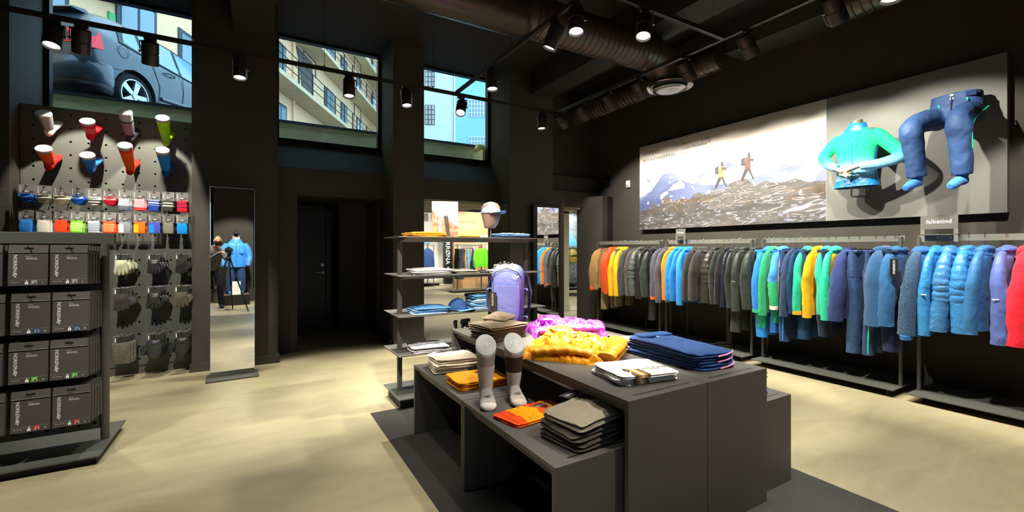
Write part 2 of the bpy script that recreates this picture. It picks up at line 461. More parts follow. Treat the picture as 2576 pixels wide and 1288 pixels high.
# upper windows
WFR = mat('dark_window_frame', '#0f1114', 0.35, metal=.3)
for i, (x0, x1) in enumerate(((-2.07, -.62), (.25, 1.72), (2.18, 3.65))):
    z0, z1 = 2.93, CEIL_Z
    g = struct('window_%d' % (i + 1), MB().box(x0 + .04, x1 - .04, YB - .006, YB + .006, z0 + .05, z1 - .03), GLASS)
    f = MB()
    f.box(x0, x0 + .05, YB - .05, YB + .05, z0, z1).box(x1 - .05, x1, YB - .05, YB + .05, z0, z1)
    f.box(x0 + .05, x1 - .05, YB - .05, YB + .05, z0, z0 + .055).box(x0 + .05, x1 - .05, YB - .05, YB + .05, z1 - .035, z1)
    struct('window_frame', f, WFR, parent=g)
    struct('window_sill', MB().box(x0, x1, YB - .09, YB - .05, z0 - .005, z0 + .012), WFR, parent=g)
for i, (x0, x1) in enumerate(((-.72, -.27), (.62, .95))):
    g = struct('window_%d' % (i + 4), MB().box(x0, x1, -2.61, -2.6, .35, 2.7), GLASS)
    f = MB().box(x0, x0 + .06, -2.66, -2.55, .35, 2.7).box(x1 - .06, x1, -2.66, -2.55, .35, 2.7).box(x0, x1, -2.66, -2.55, .35, .42).box(x0, x1, -2.66, -2.55, 2.63, 2.7)
    struct('window_frame', f, WFR, parent=g)

# ------------------------------------------------------------------ the street outside the upper windows
STREET = 3.38
RETAIN = mat('green_grey_render', '#f2e6b4', .9, bump=(30, .5), var=(4, .25))
ASPH = mat('wet_asphalt', '#2e3640', .55, bump=(40, .4))
st = MB().box(-30, 45, 7.62, 70, STREET - .12, STREET - .03)
struct('street_ground', st, ASPH)
lw = MB().box(-8, 9, 7.56, 7.8, 2.6, STREET - .03)
struct('wall_lightwell', lw, RETAIN)
kerb = MB()
rr = random.Random(4)
for k in range(60):
    a = -8 + k * .29; kerb.box(a, a + .29, 7.54 - rr.random() * .012, 7.8, STREET - .035 - rr.random() * .008, STREET + .0)
struct('trim_5', kerb, ASPH)
struct('wall_lightwell_end', MB().box(3.55, 3.62, 7.1, 7.56, 2.6, 3.2), RETAIN)
struct('lightwell_floor', MB().box(-8, 9, 7.1, 7.6, 2.55, 2.62), RETAIN)
struct('front_street', MB().box(-12, 16, -14, -2.75, -.12, -.02), mat('pale_paving', '#8f8f88', .8))

# long rendered building with balconies beyond the street
DV = Vector((0.468, 0.884, 0)); NV = Vector((0.884, -0.468, 0))           # along the street, out of the facade
BASE = Vector((2.9, 24.8, 0)) - NV * 1.15
BM = Matrix(((DV.x, NV.x, 0, BASE.x), (DV.y, NV.y, 0, BASE.y), (0, 0, 1, 0), (0, 0, 0, 1)))
CREAM = mat('cream_render', '#f3c698', .9, bump=(8, .2), var=(2, .1))
SOFF = mat('balcony_concrete', '#c9b48f', .9, var=(3, .2))
IRON = mat('dark_iron', '#2b3036', .5, metal=.4)
PANE = mat('far_window_pane', '#6d8894', .15, spec=.8)
WOODD = mat('dark_shutter', '#3a3f45', .6)
bld = thing('balcony_building', 'long cream rendered building with three tiers of railed balconies', 'building')
bld.matrix_world = BM
MB().box(-26, 20, -6, 0, STREET - .05, 22).build('wall', CREAM, bld)
def bwin(s, z, w, h, curtain=False):
    f = MB().box(s - w / 2 - .08, s + w / 2 + .08, -.02, .05, z - .08, z + h + .08).build('window', WOODD, bld)
    n = 2
    for k in range(n):
        a = s - w / 2 + k * w / n
        MB().box(a + .05, a + w / n - .05, .05, .07, z + .05, z + h - .05).build('pane', PANE, f)
for lvl, z in enumerate((8.9, 12.0, 14.95)):
    sl = MB().box(-7, 17, 0, 1.15, z, z + .2)
    sl.build('balcony_slab', SOFF, bld)
    rail = MB()
    for zz in (.35, .72, 1.1): rail.tube([(-7, 1.1, z + .2 + zz), (17, 1.1, z + .2 + zz)], .022, 6)
    rl = rail.build('balcony_rail', IRON, bld)
    for k in range(16):
        s = -7 + k * 1.58
        MB().box(s - .03, s + .03, 1.07, 1.13, z + .2, z + 1.32).build('rail_post', IRON, rl)
    bars = MB()
    for k in range(150):
        s = -7 + k * .16; bars.tube([(s, 1.1, z + .25), (s + .5, 1.1, z + 1.3)], .004, 4)
    bars.build('rail_bars', IRON, rl)
    for k, s in enumerate((-1.9, 4.6, 7.2, 10.6, 14.6)):
        bwin(s, z + .2, 1.1, 2.1)
    for s in (-1.6, 6.2):     # drying frames
        MB().tube([(s, 1.05, z + 1.3), (s, 1.05, z + 2.1), (s + 1.4, 1.05, z + 2.1), (s + 1.4, 1.05, z + 1.3)], .03, 6).build('drying_frame', IRON, bld)
    MB().prism([(0.6, 0), (1.9, 0), (1.9, 2.8), (-.1, 2.85), (.35, 2.0), (.6, 1.0)], .0, .06, 'y', M=Matrix.Translation((0, 0, z + .15))).build('arched_panel', mat('brown_panel', '#5b5048', .8), bld)
for s, z in ((-1.8, 6.2), (4.6, 6.2), (7.4, 6.2)): bwin(s, z, 1.1, 2.1)
for s in (-13.0, -10.25, -7.9): bwin(s, 5.5, 1.25, 3.0)
MB().box(-11.2, -11.0, .0, .05, 7.5, 7.7).build('green_plate', mat('green_sign', '#2fae5a', .5), bld)
MB().box(-13.8, -10.9, 0, .7, 8.0, 8.2).build('canopy', SOFF, bld)
for s in (-.5, 9.4): MB().tube([(s, .1, STREET), (s, .1, 20)], .06, 8).build('drainpipe', CREAM, bld)

# buildings closing the street
EB = Vector((0, 0, 0)) + Vector((_sa, _ca, 0)) * 35
def end_building(label, px0, px1, wallc, wins, name):
    m = mat(name, wallc, .9, var=(1.5, .08))
    r = thing('end_building', label, 'building')
    # axis: x across the street (camera-facing), y depth
    ax = Vector((.884, -.468, 0)); dp = Vector((.468, .884, 0))
    def P(px): # intersection of the view ray with the building plane
        u = (px - 1288) / FPX; dx, dy = _sa + u * _ca, _ca - u * _sa
        t = EB.dot(dp) / (dx * dp.x + dy * dp.y); return Vector((dx * t, dy * t, 0))
    o = P(px0); L = (P(px1) - o).length
    r.matrix_world = Matrix(((ax.x, dp.x, 0, o.x), (ax.y, dp.y, 0, o.y), (0, 0, 1, STREET), (0, 0, 0, 1)))
    MB().box(0, L, 0, 6, 0, 24).build('wall', m, r)
    def hz(py): return CAM_H + (HORIZON - py) / FPX * 34.6 - STREET
    for (a, b, y0, y1, nx, ny, fr) in wins:
        x0 = (P(a) - o).length; x1 = (P(b) - o).length; z0, z1 = hz(y1), hz(y0)
        f = MB().box(x0, x1, -.05, .02, z0, z1).build('window', fr, r)
        for i in range(nx):
            for j in range(ny):
                w = (x1 - x0) / nx; h = (z1 - z0) / ny
                MB().box(x0 + i * w + .05 * w + .02, x0 + (i + 1) * w - .05 * w - .02, -.065, -.05, z0 + j * h + .03, z0 + (j + 1) * h - .03).build('pane', PANE2 if fr is DARKF else PANE, f)
    return r
DARKF = mat('dark_blue_window_frame', '#27323f', .6); WHF = mat('white_window_frame', '#dfe8ea', .6)
PANE2 = mat('warm_window_pane', '#a8a09a', .2)
r1 = end_building('pale building with dark framed windows behind the street', 1010, 1140, '#cfd8cb',
                  [(1069, 1094, 168, 217, 3, 4, DARKF), (1069, 1094, 263, 313, 3, 4, DARKF)], 'pale_render')
MB().tube([(8.15, -.12, 0), (8.15, -.12, 22)], .07, 8).build('drainpipe', CREAM, r1)
r2 = end_building('light blue building with white mullioned windows behind the street', 1140.5, 1300, '#8fc3dc',
                  [(1179, 1223, 248, 292, 6, 4, WHF), (1179, 1223, 342, 386, 6, 4, WHF), (1179, 1223, 150, 196, 6, 4, WHF)], 'blue_render')
MB().tube([(.1, -.1, 0), (.1, -.1, 22)], .08, 8).build('drainpipe', WHF, r2)
vp = MB().tube([(3.78, 7.5, 3.22), (3.72, 7.45, 3.36), (3.6, 7.4, 3.33), (3.55, 7.38, 3.24)], .045, 12)
tag(vp.build('vent_pipe', mat('yellow_pipe', '#c9b676', .6), smooth=60), 'curved yellow vent pipe outside the upper window beside the pillar', 'pipe')
# ------------------------------------------------------------------ parked car outside window 1
def build_car():
    car = thing('car', 'grey hatchback parked in the street outside the window above the sock display', 'car')
    # local: x forward, y to its left, z up; origin on the ground below the rear right wheel's outer face
    wpos = Vector((-1.50, 8.42, STREET - .02)); dx = Vector((.505, .863, 0)).normalized(); dy = Vector((-dx.y, dx.x, 0))
    car.matrix_world = Matrix(((dx.x, dy.x, 0, wpos.x), (dx.y, dy.y, 0, wpos.y), (0, 0, 1, wpos.z), (0, 0, 0, 1)))
    PAINT = mat('grey_car_paint', '#3a454d', .3, metal=.3, coat=.4)
    GL = mat('car_glass', '#5f8496', .05, spec=1.0); TY = mat('tyre_rubber', '#15171a', .85, bump=(90, .5))
    ALU = mat('alloy_wheel', '#aeb8bf', .3, metal=.8); TRIM = mat('black_car_trim', '#0e1013', .5)
    RED = mat('tail_lamp_red', '#ff0a26', .3); RED2 = mat('tail_lamp_dark', '#7a0010', .3)
    W = 1.68
    # cross-sections: station x, half width at sill/waist/roof, heights
    st = [(-.76, .62, .30, .66, .80, .60, .90), (-.70, .70, .24, .80, .98, .64, 1.06), (-.60, .76, .22, .84, 1.02, .60, 1.22), (-.42, .80, .21, .84, 1.00, .585, 1.36),
          (-.15, .82, .20, .84, .97, .58, 1.43), (.3, .83, .20, .84, .95, .58, 1.455), (.9, .83, .20, .84, .93, .58, 1.455), (1.5, .83, .20, .84, .91, .57, 1.42),
          (2.0, .82, .20, .83, .90, .55, 1.30), (2.5, .80, .20, .81, .90, .62, .98), (3.0, .76, .22, .76, .82, .55, .88), (3.25, .66, .30, .64, .66, .5, .72)]
    mb = MB(); rings = []
    for x, ws, zs, ww, zw, wr, zr in st:
        half = [(0, zs - .03), (ws * .8, zs - .02), (ws, zs + .04), (max(ws, ww) * 1.0, (zs + zw) * .5 - .05), (max(ws, ww) * 1.005, (zs + zw) * .5 + .08), (ww * .99, zw - .08), (ww * .965, zw), (ww * .9 * .5 + wr * .5 + .04, (zw + zr) * .5), (wr + .03, zr - .07), (wr - .06, zr - .01), (wr * .5, zr + .015), (0, zr + .02)]
        ring = [(x, W / 2 + a - .0, z) for a, z in half] + [(x, W / 2 - a, z) for a, z in half[-2:0:-1]]
        rings.append(ring)
    mb.loft(rings)
    body = mb.build('body', PAINT, car, 50)
    sub = body.modifiers.new('s', 'SUBSURF'); sub.levels = 2; sub.render_levels = 2
    cut = MB().cyl((0, -.3, .31), (0, .33, .31), .365, n=40).cyl((2.5, -.3, .31), (2.5, .33, .31), .365, n=40).build('cutter', PAINT, car)
    bl = body.modifiers.new('b', 'BOOLEAN'); bl.object = cut; bl.operation = 'DIFFERENCE'; bl.solver = 'EXACT'
    bake(body); bpy.data.objects.remove(cut)
    body.data.polygons.foreach_set('use_smooth', [True] * len(body.data.polygons)); body.data.set_sharp_from_angle(angle=R(38))
    # side glass: thin shells lying on the greenhouse
    def side(u0, pts, name, m, off):
        # points given as (x, z); y follows the body side between waist and roof
        def yy(x, z):
            xs = [s[0] for s in st]; i = max(0, min(len(st) - 2, sum(1 for q in xs if q <= x) - 1))
            f = (x - xs[i]) / (xs[i + 1] - xs[i]); g = [st[i][k] * (1 - f) + st[i + 1][k] * f for k in range(7)]
            t = max(0, min(1, (z - g[4]) / (g[6] - g[4]))); return W / 2 - ((g[3] * .972) * (1 - t) + (g[5] + .035) * t)
        vs = [(x, yy(x, z) - off, z) for x, z in pts]; n = len(vs)
        b = MB(); b.add(vs + [(x, y + .02, z) for x, y, z in vs], [tuple(range(n)), tuple(range(n, 2 * n))[::-1]] + [(i, n + i, n + (i + 1) % n, (i + 1) % n) for i in range(n)])
        return b.build(name, m, car)
    side(0, [(-.26, .99), (-.2, 1.19), (-.02, 1.33), (.4, 1.385), (.9, 1.395), (1.38, 1.365), (1.84, 1.17), (2.06, .925), (1.0, .94), (.1, .97)], 'window_frame', TRIM, .002)
    side(0, [(-.18, 1.02), (-.13, 1.17), (0.0, 1.29), (.12, 1.32), (.12, .99)], 'quarter_window', GL, .006)
    side(0, [(.19, .99), (.19, 1.33), (.62, 1.365), (.86, 1.365), (.86, .965)], 'side_window', GL, .006)
    side(0, [(.93, .96), (.93, 1.36), (1.35, 1.335), (1.78, 1.16), (1.98, .95)], 'side_window', GL, .006)
    # tail glass and hatch details at the back
    MB().add([(-.725, .28, .99), (-.725, 1.4, .99), (-.5, 1.34, 1.27), (-.5, .34, 1.27), (-.71, .28, .97), (-.71, 1.4, .97), (-.48, 1.34, 1.26), (-.48, .34, 1.26)],
             [(0, 3, 2, 1), (4, 5, 6, 7), (0, 1, 5, 4), (1, 2, 6, 5), (2, 3, 7, 6), (3, 0, 4, 7)]).build('rear_window', GL, car)
    MB().prism([(-.47, 1.34), (-.66, 1.30), (-.68, 1.275), (-.4, 1.29)], .3, 1.38, 'y').build('spoiler', PAINT, car)
    tl = MB().add([(-.74, .06, .76), (-.70, .0, .72), (-.52, -.005, .76), (-.56, .02, .98), (-.72, .10, .98), (-.76, .40, .78), (-.76, .40, .96)],
                  [(0, 1, 2, 3, 4), (5, 0, 4, 6), (5, 6, 4, 3, 2, 1, 0)]).build('tail_lamp', RED, car)
    MB().box(-.775, -.755, .12, .3, .83, .9).build('lamp_lens', RED2, tl)
    plan = [(-.40, -.012), (-.56, .0), (-.68, .06), (-.75, .2), (-.785, .45), (-.79, .84), (-.785, 1.23), (-.75, 1.48), (-.68, 1.62), (-.56, 1.68), (-.40, 1.69)]
    inner = [(x + .10, .84 + (y - .84) * .93) for x, y in plan][::-1]
    bq = MB().loft([[(x * k, .84 + (y - .84) * k, z) for x, y in plan + inner] for z, k in ((.30, .985), (.34, 1.0), (.44, 1.012), (.54, 1.006), (.60, .985))]).build('bumper', PAINT, car, 45)
    MB().loft([[(x * k, .84 + (y - .84) * k, z) for x, y in plan + inner] for z, k in ((.19, .94), (.24, .985), (.30, .98))]).build('bumper_lower', TRIM, car, 45)
    MB().box(-.775, -.76, .35, 1.33, .66, .665).build('hatch_line', TRIM, car)
    place('lettering', text_mesh('TSI', .075, CHROME), car, M=basis((-.79, .58, .71), (0, -1, 0), (0, 0, 1)))
    # shut lines, handles, fuel flap
    def line(pts, name='shut_line', r=.004, m=TRIM):
        MB().tube([(x, .0 + y, z) for x, y, z in pts], r, 5).build(name, m, car)
    line([(.27, .004, .96), (.33, .0, .8), (.42, -.006, .6), (.42, -.004, .3)])
    line([(.9, .0, .95), (.92, -.005, .7), (.9, -.006, .5), (.86, .0, .28)])
    line([(1.95, .0, .9), (2.0, -.003, .7), (1.98, -.004, .3)])
    line([(-.6, .0, .55), (-.3, -.003, .58), (0, -.004, .7)])
    ring = [(-.22 + .085 * math.cos(t * math.pi / 12), .0 - .002, .87 + .085 * math.sin(t * math.pi / 12)) for t in range(25)]
    line(ring, 'fuel_flap', .003)
    for x in (.62, 1.58):
        MB().tube([(x - .1, .0, .86), (x - .06, -.035, .87), (x + .06, -.035, .87), (x + .1, .0, .86)], .013, 8).build('door_handle', PAINT, car, 60)
    MB().tube([(.45, -.008, .42), (1.0, -.016, .46), (1.8, -.012, .46)], [(.02, .03)] * 3, 8).build('door_crease', PAINT, car, 60)
    # wheels
    def wheel(x):
        w = MB(); prof = [(.24, .0), (.285, -.012), (.30, .01), (.318, .03), (.32, .1), (.318, .17), (.30, .19), (.24, .19)]
        n = 40; rings = [[(x + r * math.cos(2 * math.pi * j / n), y + .02, .31 + r * math.sin(2 * math.pi * j / n)) for j in range(n)] for r, y in prof]
        w.loft(rings, c0=False, c1=False); t = w.build('tyre', TY, car, 50)
        rim = MB(); rings = [[(x + r * math.cos(2 * math.pi * j / n), y + .02, .31 + r * math.sin(2 * math.pi * j / n)) for j in range(n)] for r, y in ((.242, .0), (.225, .0), (.215, .05), (.21, .16))]
        rim.loft(rings, c0=False, c1=False); rim.build('rim', ALU, t, 50)
        MB().cyl((x, .14, .31), (x, .2, .31), .21, n=32).build('brake_disc', TRIM, t, 40)
        for k in range(5):
            M = Matrix.Translation((x, 0, .31)) @ Matrix.Rotation(k * 2 * math.pi / 5 + .3, 4, 'Y')
            MB().prism([(-.032, .03), (.032, .03), (.05, .225), (-.05, .225)], .03, .075, 'y', M=M).build('spoke', ALU, t, bevel=.006)
        MB().cyl((x, .02, .31), (x, .08, .31), .042, n=20).build('hub', ALU, t, 40)
        MB().cyl((x, .12, .31), (x, .34, .31), .36, n=32).build('wheel_well', TRIM, car, 40)
    wheel(0.0); wheel(2.5)
build_car()
# ------------------------------------------------------------------ lighting track, spotlights, ducts
TZ = 3.55
def track(name, label, p0, p1, wires):
    t = thing(name, label, 'light track', ((p0[0] + p1[0]) / 2, (p0[1] + p1[1]) / 2, TZ))
    hx, hy = abs(p1[0] - p0[0]) / 2, abs(p1[1] - p0[1]) / 2
    w = .018
    MB().box(-max(hx, w), max(hx, w), -max(hy, w), max(hy, w), -.004, .034).build('rail', BLACKM, t)
    lo = MB()
    if hx > hy: lo.box(-hx, hx, -w, -w + .008, -.008, -.004).box(-hx, hx, w - .008, w, -.008, -.004)
    else: lo.box(-w, -w + .008, -hy, hy, -.008, -.004).box(w - .008, w, -hy, hy, -.008, -.004)
    lo.build('rail_lip', BLACKM, t)
    for x, y in wires:
        lx, ly = x - t.location.x, y - t.location.y
        MB().tube([(lx, ly, .03), (lx, ly, CEIL_Z - TZ)], .0028, 5).build('suspension_wire', CHROME, t)
        MB().cyl((lx, ly, .03), (lx, ly, .06), .009, n=8).build('wire_clamp', CHROME, t)
    return t
track('light_track', 'long black light track hanging in front of the upper windows', (-4, 5.66), (4.12, 5.66), [(-.55, 5.66), (.72, 5.66), (2.08, 5.66), (3.2, 5.66)])
track('light_track', 'black light track crossing above the shelf unit toward the table', (2.4, -2.2), (2.4, 5.64), [(2.4, 5.05), (2.4, 4.1), (2.4, 2.0)])
track('light_track', 'black light track along the garment racks', (4.12, -2.2), (4.12, 5.68), [(4.12, 4.15), (4.12, 2.9), (4.12, 2.0)])
track('light_track', 'short black light track between two long tracks above the table', (2.42, 2.77), (4.1, 2.77), [(3.4, 2.77)])
track('light_track', 'black light track above the wool box gondola', (-4, 2.77), (2.38, 2.77), [(-1, 2.77), (1, 2.77)])
track('light_track', 'unseen black light track added near the shop windows', (-4, -.3), (2.38, -.3), [(-1, -.3), (1.5, -.3)])  # out of view, added to hold spotlights that brighten the mirror reflection
track('light_track', 'unseen black light track added above the photographer', (.0, -.28), (.0, 2.75), [(0, 1.0)])  # added overhead, unseen, as a mount for fill spotlights

LENS = emit('lamp_lens_glow', (1.0, .95, .85), 7.0)
RL, RR_ = .225, .07
def _barrel():
    n = 28
    prof = [(.05, .0), (.066, .004), (RR_, .012), (RR_, .108), (RR_ - .006, .111), (RR_ - .006, .116), (RR_, .119), (RR_, RL - .004), (RR_ - .002, RL), (RR_ - .009, RL), (RR_ - .016, RL - .02)]
    rings = [[(r * math.cos(2 * math.pi * j / n), r * math.sin(2 * math.pi * j / n), -z) for j in range(n)] for r, z in prof]
    return MB().loft(rings, c1=False).mesh('barrel', BLACKM, 40)
BARREL = _barrel()
LENSM = MB().cyl((0, 0, -RL + .022), (0, 0, -RL + .02), RR_ - .014, n=28).mesh('lens', LENS, 40)
KNOB = MB().cyl((RR_, 0, -.11), (RR_ + .022, 0, -.11), .01, n=12).mesh('tilt_knob', CHROME, 40)
def spot(pos, target, label, power=1.0, angle=42, blend=.4, size=.05, group=None, col_=None):
    """track spotlight: pos on the track, aimed at target"""
    t = thing('track_spotlight', label, 'spotlight', (pos[0], pos[1], TZ - .008), group=group)
    MB().box(-.05, .05, -.016, .016, -.03, .0).cyl((0, 0, -.03), (0, 0, -.05), .014, n=12).build('track_adapter', BLACKM, t)
    tgt = Vector(target) - Vector((pos[0], pos[1], TZ - .16)); d = tgt.normalized()
    # yaw bracket turned to the aim
    yaw = math.atan2(d.y, d.x) if abs(d.x) + abs(d.y) > .05 else 0
    B = Matrix.Rotation(yaw + math.pi / 2, 4, 'Z')
    br = MB().box(-.02, RR_ + .014, -.014, .014, -.056, -.05, M=B).box(RR_ + .008, RR_ + .014, -.014, .014, -.165, -.05, M=B)
    br.build('bracket', BLACKM, t)
    q = d.to_track_quat('-Z', 'Y').to_matrix().to_4x4()
    # keep the pivot side of the barrel at the bracket
    side = B.to_3x3() @ Vector((1, 0, 0)); zl = -d; xl = (side - zl * side.dot(zl)).normalized(); yl = zl.cross(xl)
    Rm = Matrix(((xl.x, yl.x, zl.x, 0), (xl.y, yl.y, zl.y, 0), (xl.z, yl.z, zl.z, 0), (0, 0, 0, 1)))
    M = Matrix.Translation((0, 0, -.155)) @ Rm @ Matrix.Translation((0, 0, .11))
    b = place('barrel', BARREL, t, M=M)
    place('lens', LENSM, b); place('tilt_knob', KNOB, b)
    ld = bpy.data.lights.new('spotlight_beam', 'SPOT'); ld.energy = SPOT_W * power; ld.color = col_ or LAMP_COL
    ld.spot_size = R(angle); ld.spot_blend = blend; ld.shadow_soft_size = size
    lo = bpy.data.objects.new('spotlight_beam', ld); col.objects.link(lo); lo.parent = t
    lo.matrix_local = M @ Matrix.Translation((0, 0, -RL - .012))
    return t
XA = lambda px: on_y(px, 100, 5.66)[0]
G1 = 'spotlights on the track before the windows'
spot((XA(135), 5.66), (-1.75, 4.6, .3), 'spotlight with glowing lens tilted toward the wool box gondola', .9, 50)
spot((XA(205), 5.66), (-1.62, 6.43, 1.95), 'spotlight shining on the socks at the pillar end of the sock panel', .95, 46, .25, .02)
spot((XA(378), 5.66), (-1.02, 6.43, 1.85), 'spotlight shining on the middle of the sock panel', 1.0, 46, .25, .02)
spot((XA(603), 5.66), (-.1, 5.0, 0), 'glowing spotlight hanging before the pillar above the tall mirror', 1.1, 52)
spot((XA(878), 5.66), (.95, 5.05, 0), 'glowing spotlight hanging before the balcony window', 1.1, 52)
spot((XA(1022), 5.66), (1.75, 4.9, 0), 'glowing spotlight hanging before the pillar between two windows', 1.5, 52)
spot((XA(1160), 5.66), (1.6, 4.3, .9), 'tilted glowing spotlight before the blue building window', 1.5, 44)
spot((XA(1362), 5.66), (3.75, 5.3, 0), 'small glowing spotlight at the far corner of the track', 1.1, 56)
spot((2.4, 4.56), (2.3, 4.1, .4), 'glowing spotlight on the cross track beside the pillar', .9, 48)
spot((2.4, 3.33), (1.72, 4.1, .95), 'tilted spotlight on the cross track aimed at the shelf unit', 1.7, 56)
spot((2.4, 3.0), (2.0, 2.5, .75), 'brightest glowing spotlight on the cross track over the table', 12, 24, .9)
spot((2.98, 2.77), (2.2, 2.3, .75), 'glowing spotlight on the short track below the spiral duct', 1.3, 34)
for y, lab, pw, an in ((5.5, 'farthest spotlight of the rack track beside the track corner', .9, 46), (5.0, 'second spotlight from the track corner aimed at the garments', .9, 46),
                 (4.44, 'third spotlight from the track corner aimed at the poster', 1.0, 46), (3.9, 'fourth spotlight from the track corner aimed at the poster', 1.0, 46),
                 (3.22, 'fifth spotlight from the track corner in front of the round diffuser', 1.1, 46), (2.52, 'spotlight beside the junction of the two tracks, aimed at the mannequins', 1.2, 46),
                 (1.78, 'spotlight by the grey soffit box aimed at the leg mannequin', 1.2, 46)):
    spot((4.12, y), (5.75, y - .1, 1.6), lab, pw * .9, 82, .35, .02)
# unseen spotlights added as fill light; gondola and glove ones inferred from cast shadows
G2 = 'unseen spotlights added to brighten the shop'
for (x, y), tg, pw, an in (((4.12, .9), (5.65, .8, 1.3), 1.2, 56), ((4.12, .1), (5.65, 0, 1.2), 1.0, 56), ((-1.75, 2.77), (-1.15, 3.9, .9), 1.05, 44), ((-.95, 2.77), (-.95, 6.43, .75), 2.6, 34), ((.9, 2.77), (1.75, 4.0, .95), 2.4, 46), ((-.5, 2.77), (-.3, 3.2, 0), .6, 60),
                       ((.55, 2.77), (.1, 3.6, 0), .6, 60), ((1.5, 2.77), (1.3, 2.3, .5), .55, 44), ((2.4, .2), (1.95, 1.6, .55), 1.0, 44), ((4.12, 1.4), (3.7, 1.6, 0), 1.9, 64), ((4.12, .5), (3.7, 3.2, 0), 2.2, 50),
                       ((2.4, 1.5), (2.2, 1.7, .75), .5, 50), ((-1, -.3), (-.3, -1.0, 1.1), 1.0, 60), ((.6, -.3), (.25, -1.75, 1.2), 2.0, 56), ((0.0, 1.2), (-.1, .6, 0), 1.0, 70), ((0.0, 1.8), (1.75, 4.0, .8), 2.2, 34), ((0, .5), (.2, -1.2, 0.2), 1.2, 60), ((2.4, -1.0), (3.2, -.2, 0), .6, 60)):
    spot((x, y), tg, 'black track spotlight added out of view to brighten the shop', pw, an, .4, .05, G2)

# ventilation: big spiral duct with elbow and round diffuser
DUCT = mat('black_spiral_duct', '#5a5148', .36, metal=.6)
dt = thing('spiral_duct', 'large dark spiral duct crossing the ceiling with an elbow down to the diffuser', 'duct', (3.0, 3.82, 3.815))
pts = []; rad = []
x = -2.6
while x < 1.18:
    pts.append((x, 0, 0)); rad.append(.205); x += .055
    pts.append((x, 0, 0)); rad.append(.205)
    pts.append((x + .006, 0, 0)); rad.append(.213); pts.append((x + .016, 0, 0)); rad.append(.213); pts.append((x + .022, 0, 0)); rad.append(.205); x += .022
MB().tube(pts, rad, 32).build('duct_run', DUCT, dt, 30)
el = [(1.18 + .34 * math.sin(a), 0, -.34 + .34 * math.cos(a)) for a in [R(9 * k) for k in range(11)]]
MB().tube(el, .212, 32).build('elbow', DUCT, dt, 60)
MB().cyl((-.72, 0, 0), (-.6, 0, 0), .222, n=32).build('coupling', DUCT, dt, 40)
MB().cyl((-2.6, 0, 0), (-.66, 0, 0), .232, n=32).build('smooth_sleeve', mat('dark_duct_sleeve', '#3b362f', .35, metal=.5), dt, 40)
df = thing('air_diffuser', 'round silver rimmed air diffuser below the duct elbow', 'diffuser', (4.56, 3.82, 3.47))
SIL = mat('satin_aluminium', '#8b8a84', .28, metal=.9)
def ringprof(prof, n=40): return [[(r * math.cos(2 * math.pi * j / n), r * math.sin(2 * math.pi * j / n), z) for j in range(n)] for r, z in prof]
MB().loft(ringprof([(.2, .1), (.22, .02), (.285, .0), (.29, .008), (.285, .02), (.24, .03), (.2, .11)]), c0=False, c1=False).build('outer_ring', SIL, df, 50)
MB().loft(ringprof([(.02, -.02), (.12, -.05), (.2, -.035), (.205, -.028), (.19, -.015), (.1, .02), (.02, .03)])).build('inner_cone', SIL, df, 50)
MB().cyl((0, 0, .0), (0, 0, .045), .206, n=32).build('plenum', BLACK, df, 40)
for y0_, y1_, lab_ in ((-5.8, -.98, 'narrow dark spiral duct between the grey soffit box and the shop windows'), (.28, 3.4, 'narrow dark spiral duct between the doorway corner and the grey soffit box')):
    d2 = thing('spiral_duct', lab_, 'duct', (5.42, 3.4, 4.0)); pts = []; rad = []; y = y0_
    while y < y1_ - .08:
        for dy_, r_ in ((0, .165), (.05, .165), (.057, .174), (.068, .174), (.075, .165)): pts.append((0, y + dy_, 0)); rad.append(r_)
        y += .08
    MB().tube(pts, rad, 28).build('duct_run', DUCT, d2, 30)
    yy = (y0_ + y1_) / 2
    MB().tube([(.175 * math.cos(a), yy, .175 * math.sin(a)) for a in [R(k * 15) for k in range(25)]], .008, 6).build('duct_clip', DUCT, d2)
# ------------------------------------------------------------------ mat, tables, shelf unit, gondola, racks, mirrors
MATC = mat('dark_rubber_mat', '#23231f', .7, bump=(20, .25, (1, 6, 1)), var=(5, .35))
tag(MB().box(.86, 2.99, .93, 3.87, 0, .006).build('floor_mat', MATC), 'large dark floor mat under the nested display tables', 'mat')

def table(label, x0, x1, y0, y1, h, slots, inner=True, legs=('n', 'f')):
    t = thing('display_table', label, 'table', ((x0 + x1) / 2, (y0 + y1) / 2, .006)); hx, hy = (x1 - x0) / 2, (y1 - y0) / 2
    top = MB().box(-hx, hx, -hy, hy, h - .006 - .022, h - .006).build('table_top', STEEL, t, bevel=.0015)
    for s, n in ((-1, 'n'), (1, 'f')):
        if n not in legs: continue
        y_ = s * (hy - .012)
        MB().box(-hx, hx, y_ - .012, y_ + .012, 0, h - .028).build('end_panel', STEEL, t, bevel=.0015)
    MB().box(-hx + .03, hx - .02, -hy + .024, hy - .024, h - .07, h - .028).build('under_frame', STEEL, t)
    if inner: MB().box(hx * .3, hx * .3 + .02, -hy + .024, hy - .024, .02, h - .07).build('inner_panel', BLACK, t)
    for s in slots:
        yy = s * (hy - .045)
        MB().box(-hx * .72, hx * .72, yy - .005, yy + .005, h - .0065, h - .0055).build('slot', BLACK, top)
    return t
TL, TT = .53, .75
table('low grey display table holding the grey trousers and the sock forms', 1.05, 1.72, 1.447, 2.362, TL, (-1, 1))
table('low grey display table holding cream trousers and yellow shirts', 1.05, 1.72, 2.366, 3.275, TL, (-1, 1))
table('tall grey display table with white shirts and the orange jacket', 1.413, 1.955, 1.403, 3.405, TT, (-1, 1), inner=False)
table('tall grey display table with the navy trousers', 1.958, 2.476, 1.403, 3.405, TT, (-1, 1), inner=False)
table('low grey display table on the rack side of the tall tables', 2.48, 2.832, 1.457, 2.4, TL, (-1,))
